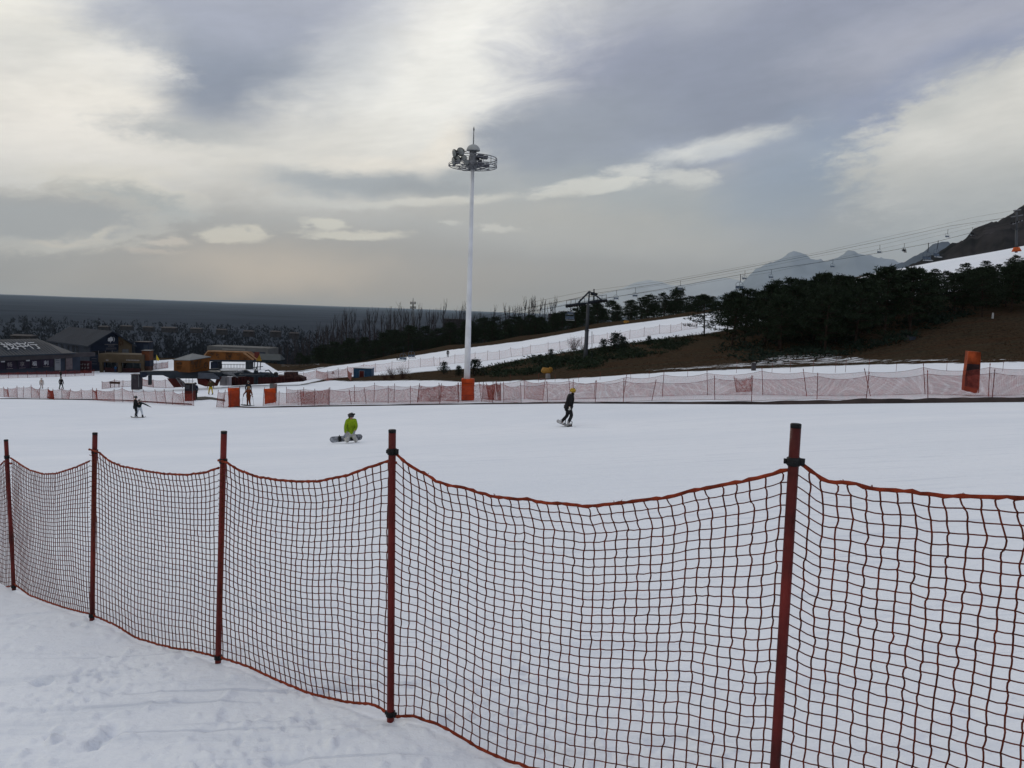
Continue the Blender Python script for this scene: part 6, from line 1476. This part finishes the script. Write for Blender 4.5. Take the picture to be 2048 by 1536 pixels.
def booths():
    # dark booths
    for (u0, v0, u1, v1, Y, lab, m1, m2) in ((369, 767.5, 385, 800.5, 76, 'dark narrow booth with a maroon lower half, beside the attendant in navy', mat('dark_slate_panel', (.016, .014, .022), .6, .2, 1), BRED),
                                              (262, 749, 277.5, 774, 103, 'dark grey-purple booth with pale edge strip, left of the lift station', mat('grey_purple_panel', (.040, .034, .044), .7, .2, 1), mat('grey_purple_panel', (.03, .03, .04)))):
        P = lambda u, v, dy=0: pt(u, v, Y + dy); t = thing('booth', P((u0 + u1) / 2, v1), lab, 'booth'); a, b = P(u0, v0), P(u1, v1); w = b.x - a.x; h = a.z - b.z; cx = (a.x + b.x) / 2
        mb = MB(); mb.box((cx, Y + w / 2, b.z + h * .28 - .2), (w, w, h * .56 + .4)); mb.build('lower_panel', m2, t); mb = MB(); mb.box((cx, Y + w / 2, b.z + h * .78), (w * .98, w * .98, h * .44)); mb.build('upper_panel', m1, t)
        mb = MB(); mb.box((cx, Y + w / 2, b.z + h * 1.01), (w * 1.12, w * 1.12, .05)); mb.build('roof', m1, t)
        mb = MB(); mb.box((cx - w * .1, Y - .015, b.z + h * .80), (w * .55, .03, h * .26)); wd = mb.build('window', DARKG, t)
        mb = MB(); mb.box((cx + w * .51, Y - .02, b.z + h * .5), (.05, .05, h)); mb.build('edge_strip', GALV, t)
    # blue hut
    Y = 124; P = lambda u, v, dy=0: pt(u, v, Y + dy); t = thing('blue_hut', P(724, 758), 'small blue hut with a red door and snow on its flat roof', 'hut'); a, b = P(707, 736), P(742.5, 758); w, h = b.x - a.x, a.z - b.z; cx = (a.x + b.x) / 2; BL = mat('blue_corrugated', (.026, .075, .15), .6, .2, 2)
    mb = MB(); mb.box((cx, Y + 1.2, b.z + h / 2 - .2), (w, 2.4, h + .4)); mb.build('wall', BL, t)
    mb = MB()
    for j in range(14): x = a.x + w * (j + .5) / 14; mb.box((x, Y - .02, b.z + h / 2), (.05, .05, h))
    mb.build('wall_rib', BL, t)
    mb = MB(); mb.box((cx, Y + 1.2, b.z + h + .06), (w * 1.06, 2.6, .12)); rf = mb.build('roof', mat('snowy_roof', (.62, .65, .70), .8, .1, 2), t)
    mb = MB(); mb.box((cx - .1, Y - .05, b.z + h * .42), (w * .30, .05, h * .72)); mb.build('door_frame', mat('pale_blue_frame', (.16, .24, .34), .6, .1, 2), t)
    mb = MB(); mb.box((cx - .1, Y - .08, b.z + h * .42), (w * .25, .04, h * .66)); mb.build('door', BRED, t)
    # grey notice panels behind the small pad
    P = lambda u, v, dy=0: pt(u, v, 72 + dy)
    for u0, u1, lab in ((539.5, 546, 'grey panel behind the small orange pad, left one'), (547, 553, 'pinkish grey panel behind the small orange pad, right one')):
        t = thing('notice_panel', P(u0, 790), lab, 'panel', None); a, b = P(u0, 767), P(u1, 786); mb = MB(); mb.box((a + b) / 2, (b.x - a.x, .06, a.z - b.z)); mb.build('panel', mat('grey_notice', (.13, .14, .145) if u0 < 545 else (.15, .12, .12), .7, .2, 2) if u0 < 545 else mat('pink_grey_notice', (.15, .12, .12)), t)
        mb = MB(); mb.tube([(a.x, 72.05, b.z - .9), (a.x, 72.05, a.z)], .03, 5); mb.build('leg', GALV, t); mb = MB(); mb.tube([(b.x, 72.05, b.z - .9), (b.x, 72.05, a.z)], .03, 5); mb.build('leg', GALV, t)
    # snow gun on the mound
    P = lambda u, v, dy=0: pt(u, v, 92 + dy); t = thing('snow_gun', P(1096, 760), 'yellow covered snow gun on a grey stand at the foot of the mound', 'snow gun'); kk = 92 / FPX; YC = mat('faded_yellow_cover', (.30, .16, .035), .8, .3, 2, bump=.5, bscale=5)
    mb = MB(); mb.tube([P(1085, 739.5), P(1089, 741, .1), P(1098, 742, .2), P(1103, 739, .3)], [5.5 * kk, 6.5 * kk, 6.5 * kk, 4.5 * kk], 10); mb.ball(P(1101, 738), (4.5 * kk, 4 * kk, 4 * kk), 8, 6); mb.build('cover', YC, t, True)
    mb = MB(); mb.tube([P(1096, 747), P(1096, 757)], [4.5 * kk, 5 * kk], 8); mb.build('stand', mat('pale_stand', (.22, .21, .22), .7, .1, 2), t); mb = MB(); mb.box(P(1093, 760), (1.6, .8, .25)); mb.build('base', BRED, t)
    h = hit(1252, 648, 90); t = thing('snow_gun', h, 'small yellow covered snow gun at the top edge of the upper piste', 'snow gun'); mb = MB(); mb.ball(h + Vector((-.1, 0, .5)), (.5, .4, .35), 10, 6); mb.ball(h + Vector((.35, 0, .55)), (.35, .3, .25), 8, 6); mb.build('cover', YC, t, True); mb = MB(); mb.tube([h, h + Vector((0, 0, .4))], .1, 6); mb.build('stand', GALV, t)
    # flags, small things at lodge side
    Y = 185; P = lambda u, v, dy=0: pt(u, v, Y + dy); t = thing('flag', P(313, 738), 'small yellow flag on a pole beside the far net, left of the orange cabin', 'flag'); MB().tube([P(312.5, 738), P(312.5, 708)], .04, 5).build('pole', GALV, t)
    F_ = [P(312.6, 709), P(315, 713), P(319, 720), P(316, 722), P(312.6, 719)]; MB().prism(F_, Vector((0, .03, 0))).build('cloth', mat('yellow_flag', (.42, .33, .03), .7, .1, 3), t)
    # low bench in red by the left net
    P = lambda u, v, dy=0: pt(u, v, 108 + dy); t = thing('low_barrier', P(229, 775), 'low brown barrier board behind the left net', 'barrier'); a, b = P(219, 763), P(240, 768); MB().box((a + b) / 2, (b.x - a.x, .1, a.z - b.z)).build('board', BRW, t); mb = MB()
    for u in (221, 238): MB().tube([P(u, 763), P(u, 775)], .05, 5).build('leg', BRW, t)
booths()

# mat on the snow at the gap, brown trampled strip
def mats():
    L_ = [hit(u, v, 50) + Vector((0, 0, .03)) for u, v in ((384, 797), (395, 795), (410, 794), (425, 795.5), (437, 798), (450, 800), (450, 803.5), (437, 801), (420, 799), (402, 800.5), (386, 800))]
    mb = MB(); mb.prism([p for p in L_], Vector((0, 0, .03))); t = mb.build('rubber_mat', mat('dirty_mat', (.045, .043, .040), .9, .4, 1, col2=(.02, .02, .02)), None); tag(t, 'dark rubber mat lying in the gap of the fence', 'mat')
mats()

# ------------------------------------------------------------------ chairlift towers, cables, chairs
def tower(label, ub, vb, ut, vt, Y, r0, r1, arm=True, pad_=False):
    B = pt(ub, vb, Y); T = pt(ut, vt, Y); t = thing('lift_tower', B, label, 'lift tower'); B = B - Vector((0, 0, .6)); k = Y / FPX
    mb = MB(); M_ = B.lerp(T, .56); mb.tube([B, M_], [r0, r0 * .9], 14); mb.tube([M_, M_ + (T - B).normalized() * .15], [r0 * 1.12, r0 * 1.12], 14); mb.tube([M_, T], [r0 * .78, r1], 14); mb.build('pole', mat('grey_tower_paint', (.072, .080, .095), .6, .2, .5), t, True)
    return t, B, T, k
t, B, T, k = tower('grey steel lift tower with a triangular head, standing on the mound', 1170.5, 723, 1176.5, 607, 117, .33, .22)
P = lambda u, v, dy=0: pt(u, v, 117 + dy)
lat = Vector((-.35, .94, 0)).normalized()      # across the line
al = Vector((.94, .35, .14)).normalized()
mb = MB(); mb.tube([P(1177, 608), P(1179, 582)], .12, 6); mb.tube([P(1188, 607, .4), P(1188, 578, .4)], .10, 6); mb.tube([P(1179, 583), P(1157, 605, -.5)], .14, 5); mb.tube([P(1179, 583), P(1186, 587), P(1205, 601, .6)], .11, 5); mb.build('head_frame', BEAM, t)
mb = MB(); mb.box(P(1188, 588, .4), (1.0, .4, .35), .3); mb.box(P(1186, 587.5, .4), (.5, .5, .5)); mb.build('hoist_box', CLIP_BLK, t)
for sgn, uu, vv, dy in ((-1, 1152, 608, -.6), (1, 1196, 601, .8)):
    c = P(uu, vv, dy); mb = MB(); mb.tube([c - al * 1.7, c + al * 1.5], .10, 5); mb.tube([c - al * 1.6 + Vector((0, 0, .7)), c + al * 1.4 + Vector((0, 0, .7))], .03, 4)
    for q_ in range(5): mb.tube([c - al * 1.6 + al * q_ * .75, c - al * 1.6 + al * q_ * .75 + Vector((0, 0, .75))], .03, 4)
    mb.tube([c, P(1177, 606)], .14, 5); mb.build('catwalk', BEAM, t)
    for q_ in range(8):
        w = c - al * 1.5 + al * q_ * .42 + Vector((0, 0, -.22)); mb = MB(); mb.tube([w - Vector((-.05, .1, 0)), w + Vector((-.05, .1, 0))], .2, 10); mb.build('sheave', CLIP_BLK, t, True)
mb = MB(); mb.tube([P(1184, 722, -.3), P(1184, 663, -.3)], .04, 4); mb.tube([P(1173.5, 700, -.5), P(1178.5, 612, -.5)], .03, 4); mb.build('ladder', BEAM, t)
t2, B2, T2, k2 = tower('pale lift tower high on the slope at the right edge of the view', 2033, 499, 2033.5, 424, 150, .24, .17)
P2 = lambda u, v, dy=0: pt(u, v, 150 + dy)
mb = MB(); mb.tube([P2(2025, 448, -.4), P2(2045, 441, .6)], .13, 5); mb.tube([P2(2022, 434, -.4), P2(2046, 430, .6)], .10, 5); mb.tube([P2(2027, 421.5), P2(2042, 419)], .12, 5); mb.tube([P2(2028, 421), P2(2029, 427)], .1, 4); mb.build('cross_arm', GALV, t2)
for q_ in range(4): w = P2(2023 + q_ * 6, 446 - q_ * 1.5, -.4); MB().tube([w, w + Vector((0, .15, 0))], .16, 10).build('sheave', CLIP_BLK, t2, True)
mb = MB(); mb.tube([P2(2033, 503), P2(2033, 494.5)], [.85, .5], 12); pb = thing('safety_pad', P2(2033, 503), 'orange pad round the foot of the lift tower at the right edge', 'safety pad'); mb.build('cover', mat('bright_orange_pad', (.55, .11, .03), .7, .3, 2, bump=.6, bscale=5), pb, True)

def cable(label, pts, r=.02, group='chairlift cables'):
    Q = []
    for i in range(len(pts) - 1):
        a, b = pts[i], pts[i + 1]
        for s in range(6): q = s / 6; Q.append(pt(a[0] + (b[0] - a[0]) * q, a[1] + (b[1] - a[1]) * q, a[2] + (b[2] - a[2]) * q))
    Q.append(pt(*pts[-1])); t = MB().tube(Q, r, 5).build('lift_cable', CLIP_BLK, None); tag(t, label, 'cable', group); return Q
LOW = [(548, 751, 104), (640, 737, 106), (760, 709, 108.5), (860, 675, 110.5), (960, 646, 113), (1060, 624, 115), (1152, 606.5, 116.6), (1215, 596, 119), (1330, 577.5, 123), (1460, 553, 127.5), (1560, 536, 131), (1640, 524.5, 134), (1750, 507, 139), (1860, 486.5, 143.5), (1960, 461, 148), (2033, 445.5, 150), (2300, 385, 160)]
HIGH = [(548, 748, 110), (700, 712, 113), (860, 668, 116), (960, 641, 117.6), (1060, 616, 119), (1150, 597, 120), (1196, 586, 121), (1330, 566, 126), (1460, 541.5, 131), (1640, 507.5, 139), (1800, 474, 147), (1900, 452, 152), (2010, 436, 157), (2050, 430, 159), (2300, 372, 165)]
cable('lower haul rope of the chairlift, running down to the station', LOW, .030)
cable('upper haul rope of the chairlift, behind the lower one', HIGH, .026)
cable('thin communication line strung above the haul ropes', [(1060, 605, 122), (1180, 581, 124), (1330, 562, 132), (1460, 538, 138), (1640, 504, 146), (1800, 468, 152), (1950, 434, 157), (2028, 421, 160), (2300, 360, 170)], .014)
cable('thin line to the far chairs, left of the lift tower', [(940, 637, 170), (1060, 614, 176), (1180, 592, 182), (1233, 582, 186), (1330, 569, 190), (1460, 547, 196), (1640, 512, 204), (1760, 490, 208), (1900, 458, 213), (2048, 428, 218), (2300, 372, 226)], .018)
cable('lowest thin line to the far chairs, running close below the others', [(940, 648, 174), (1060, 622, 180), (1180, 600, 186), (1330, 580, 194), (1460, 557, 200), (1540, 545, 203), (1640, 524, 208), (1810, 487, 216), (1945, 455, 222), (2048, 440, 226), (2300, 382, 234)], .018)

CH_BLU = mat('chair_blue_grey', (.10, .14, .20), .5, .2, 4); CH_SEAT = mat('chair_seat_pale', (.48, .51, .56), .5, .2, 4)
def chair(label, top, s, yaw, group):
    """double chair hanging from the rope at top; 2.9 m from rope to seat at s = 1"""
    t = thing('lift_chair', top, label, 'lift chair', group); f = lambda x, y, z: Vector(top) + rotz(Vector((x, y, z)) * s, yaw)
    mb = MB(); mb.tube([f(0, 0, .1), f(0, 0, -.1), f(.12, .1, -.6), f(.1, .15, -1.2)], .05 * s, 6); mb.build('hanger', BEAM, t)
    mb = MB(); mb.tube([f(-.62, .15, -1.45), f(-.35, .15, -1.22), f(.35, .15, -1.22), f(.62, .15, -1.45), f(.66, .12, -2.2), f(.64, -.45, -2.5)], .035 * s, 5); mb.tube([f(-.62, .15, -1.45), f(-.66, .12, -2.2), f(-.64, -.45, -2.5)], .035 * s, 5); mb.tube([f(0, .15, -1.22), f(0, .18, -2.3)], .03 * s, 5); mb.build('frame', CH_BLU, t)
    for x in (-.33, .33):
        mb = MB(); Mz = Matrix.Rotation(yaw, 3, 'Z'); mb.box(f(x, -.22, -2.42), (.58 * s, .5 * s, .07 * s), mtx=Mz); mb.build('seat', CH_SEAT, t); mb = MB(); mb.box(f(x, .08, -2.05), (.58 * s, .06 * s, .42 * s), mtx=Mz @ Matrix.Rotation(-.2, 3, 'X')); mb.build('backrest', CH_BLU, t)
    mb = MB(); mb.tube([f(-.66, .1, -2.0), f(-.66, -.5, -1.95), f(-.2, -.55, -2.0), f(.66, -.5, -1.95), f(.66, .1, -2.0)], .022 * s, 5); mb.build('safety_bar', BEAM, t)
    return t
g_ = 'chairs on the lift'
def onrope(rope, u):
    us = [q[0] for q in rope]; return pt(u, np.interp(u, us, [q[1] for q in rope]), np.interp(u, us, [q[2] for q in rope]))
chair('pale empty double chair in front of the blue mountains, left of the nearest pair', onrope(LOW, 1857), .98 * 1.3, R(8), g_)
chair('pale empty double chair of the nearest pair, right one', onrope(LOW, 1876.5), .92 * 1.3, R(28), g_)
chair('empty chair hanging against the dark trees just left of the lift tower', onrope(LOW, 1141) , .98, R(5), g_)
chair('empty chair hanging low over the upper piste, left one of two', pt(806, 694, 109), .80, R(-20), g_)
chair('empty chair hanging low over the upper piste, right one of two', pt(824, 690, 109), .76, R(35), g_)
chair('empty chair half hidden among the grove tree tops', onrope(LOW, 1481), 1.0, R(10), g_)
for u, v, Y, lab in [(1233, 581, 186, 'tiny far chair nearest to the lift tower head'), (1271, 576, 189, 'tiny far chair, second from the lift tower head'), (1361, 562, 192, 'tiny far chair above the pine belt'), (1490, 542, 197, 'tiny far chair in front of the left blue mountain'), (1543, 540, 203, 'tiny far chair low in front of the left blue mountain'), (1760, 490, 208, 'tiny far empty chair above the grove, left of the occupied one'), (1896, 459, 213, 'tiny far empty chair right of the near pair'),
                     (1141, 610, 180, 'tiny far chair over the bare poplars'), (1666, 519, 209, 'tiny far chair in front of the right blue mountain')]:
    chair(lab, pt(u, v, Y), .90, R(15), g_)
def rider(label, u, v, Y, s=1.0):
    t = chair(label.replace('two seated riders on', 'occupied'), pt(u, v, Y), .9, R(15), g_); top = pt(u, v, Y)
    for x in (-.3, .3):
        f = lambda a, b, c: top + rotz(Vector((a + x, b, c)) * .9, R(15)); pr_ = thing('person', f(0, -.1, -2.4), ('left' if x < 0 else 'right') + ' dark rider on ' + label, 'person', 'riders on the far chairs')
        skin_mesh('body', [[(f(0, -.1, -2.33), .15), (f(0, -.08, -2.05), .15), (f(0, -.05, -1.8), .15), (f(0, -.06, -1.66), .07), (f(0, -.08, -1.5), .11), (f(0, -.08, -1.4), .09)]] + [[(f(0, -.1, -2.33), .15), (f(sx_, -.5, -2.36), .08), (f(sx_ * 1.1, -.55, -2.75), .06), (f(sx_ * 1.1, -.72, -2.82), .05)] for sx_ in (-.1, .1)] + [[(f(0, -.05, -1.8), .15), (f(sx_, -.1, -1.82), .06), (f(sx_ * 1.3, -.25, -2.05), .05), (f(sx_, -.48, -2.1), .04)] for sx_ in (-.2, .2)], BLACKC, pr_, 1)
rider('the far chair between the two mountain groups', 1809, 487, 216)
rider('the far chair in front of the dark mountain', 1945, 455, 222)

# telecom mast beyond the trees
Y = 330; P = lambda u, v, dy=0: pt(u, v, Y + dy); t = thing('telecom_mast', P(826, 680), 'lattice telecom mast with two rings of antennas rising above the poplars', 'mast'); kk = Y / FPX
mb = MB()
for du in (-3.2, 3.2): mb.tube([P(826 + du, 690), P(826 + du * .5, 618), P(826, 600)], .10, 4)
for j in range(10): v0 = 690 - j * 8; d0 = 3.2 - j * .22; mb.tube([P(826 - d0, v0), P(826 + d0 - .2, v0 - 8)], .05, 3); mb.tube([P(826 - d0, v0), P(826 + d0, v0)], .05, 3)
mb.tube([P(826, 620), P(826.3, 596)], .10, 4); mb.build('lattice', mat('mast_grey', (.10, .10, .10), .7), t)
for v in (606, 615):
    mb = MB(); mb.tube([P(826 + 5 * math.cos(a), v, 5 * kk * math.sin(a)) for a in [q_ * .785 for q_ in range(9)]], .06, 4, cap=False); mb.tube([P(821, v), P(831, v)], .05, 4); mb.build('ring', MATS['mast_grey'], t)
    for q_ in range(6): c = P(826 + 5 * math.cos(q_ * 1.047), v, 5 * kk * math.sin(q_ * 1.047)); mb = MB(); mb.box(c, (.3, .2, 1.1)); mb.build('antenna', MATS['mast_grey'], t)

# far low buildings and houses behind the belt of trees
def house(label, u0, u1, vt, vb, Y, m, roofm, group=None, flat=False):
    a, b = pt(u0, vt, Y), pt(u1, vb, Y); t = thing('house', ((a.x + b.x) / 2, Y, b.z), label, 'building', group); w, h = b.x - a.x, a.z - b.z; cx = (a.x + b.x) / 2; d = max(6, w * .5)
    hb = h * (.92 if flat else .6)
    MB().box((cx, Y + d / 2, b.z + hb / 2 - 2), (w, d, hb + 4)).build('wall', m, t)
    n = max(2, int(w / 4))
    for j in range(n): x = a.x + w * (j + .5) / n; MB().box((x, Y - .05, b.z + hb * .55), (w / n * .4, .1, hb * .35)).build('window', DARKG, t)
    if flat: MB().box((cx, Y + d / 2, b.z + h * .96), (w * 1.03, d * 1.05, h * .08)).build('roof', roofm, t)
    else: MB().add([(a.x - .5, Y - .6, b.z + hb), (b.x + .5, Y - .6, b.z + hb), (b.x + .5, Y + d + .6, b.z + hb), (a.x - .5, Y + d + .6, b.z + hb), (a.x + w * .06, Y + d / 2, a.z), (b.x - w * .06, Y + d / 2, a.z)], [(0, 1, 5, 4), (1, 2, 5), (2, 3, 4, 5), (3, 0, 4), (0, 3, 2, 1)]).build('roof', roofm, t)
GH = mat('hazy_grey_wall', (.036, .036, .042), .9, .2, .3); GR = mat('hazy_grey_roof', (.050, .046, .050), .8, .2, .3); RR_ = mat('dull_red_roof', (.048, .034, .034), .85, .2, .3)
house('long grey flat-roofed building behind the pines, left of the mast', 886, 936, 637, 646, 300, GH, GR, None, True)
house('flat grey building among the pines between the mast and the lift tower', 1098, 1130, 627, 640, 300, GH, GR, None, True)
for i, (u0, u1, vt, vb, Y) in enumerate([(196, 216, 651, 657, 1150), (240, 262, 650, 656, 1200), (285, 305, 652, 658, 1120), (322, 350, 653, 660, 1100), (380, 402, 655, 661, 1100), (432, 452, 657, 664, 1050), (540, 560, 661, 668, 900), (578, 596, 664, 671, 880), (20, 62, 668, 677, 640), (70, 130, 645, 647, 1900), (486, 506, 660, 667, 900)]):
    house(['red-roofed villa in the row on the plain, furthest left', 'villa just right of the leftmost one on the plain', 'wide villa above the dark cabin on the plain', 'villa above the orange cabin on the plain', 'broad villa above the left end of the canopy', 'villa above the middle of the canopy on the plain', 'villa left of the tree belt on the plain', 'small villa touching the start of the tree belt', 'long low brown house above the roof characters', 'very long pale roof far out on the plain at left', 'villa above the teal shed'][i], u0, u1, vt, vb, Y, GH, GR if i != 9 else mat('pale_far_roof', (.10, .10, .11)), 'far houses on the plain')
# white marker things and stone on slope
h = hit(1507, 741, 60); t = thing('stone_marker', h, 'small pale grey stone marker at the foot of the dark grove', 'marker'); MB().box(h + Vector((0, 0, .35)), (.42, .3, .8)).build('stone', FASC, t); MB().box(h + Vector((0, 0, .78)), (.5, .36, .1)).build('cap', FASC, t)
h = hit(1985, 637, 60); t = thing('milestone', h, 'small white post on the brown slope below the pines at right', 'post'); MB().tube([h, h + Vector((0, 0, .6))], [.14, .12], 8).build('post', LET, t); MB().ball(h + Vector((0, 0, .66)), .12, 8, 6).build('cap', LET, t)
h = hit(1820, 681, 60); t = thing('stone_marker', h, 'grey low block lying on the dark slope under the pines', 'marker'); MB().box(h + Vector((.2, 0, .25)), (.9, .4, .5), .2).build('stone', WALLG, t); MB().box(h + Vector((-.3, 0, .3)), (.08, .3, .65)).build('edge', FASC, t)
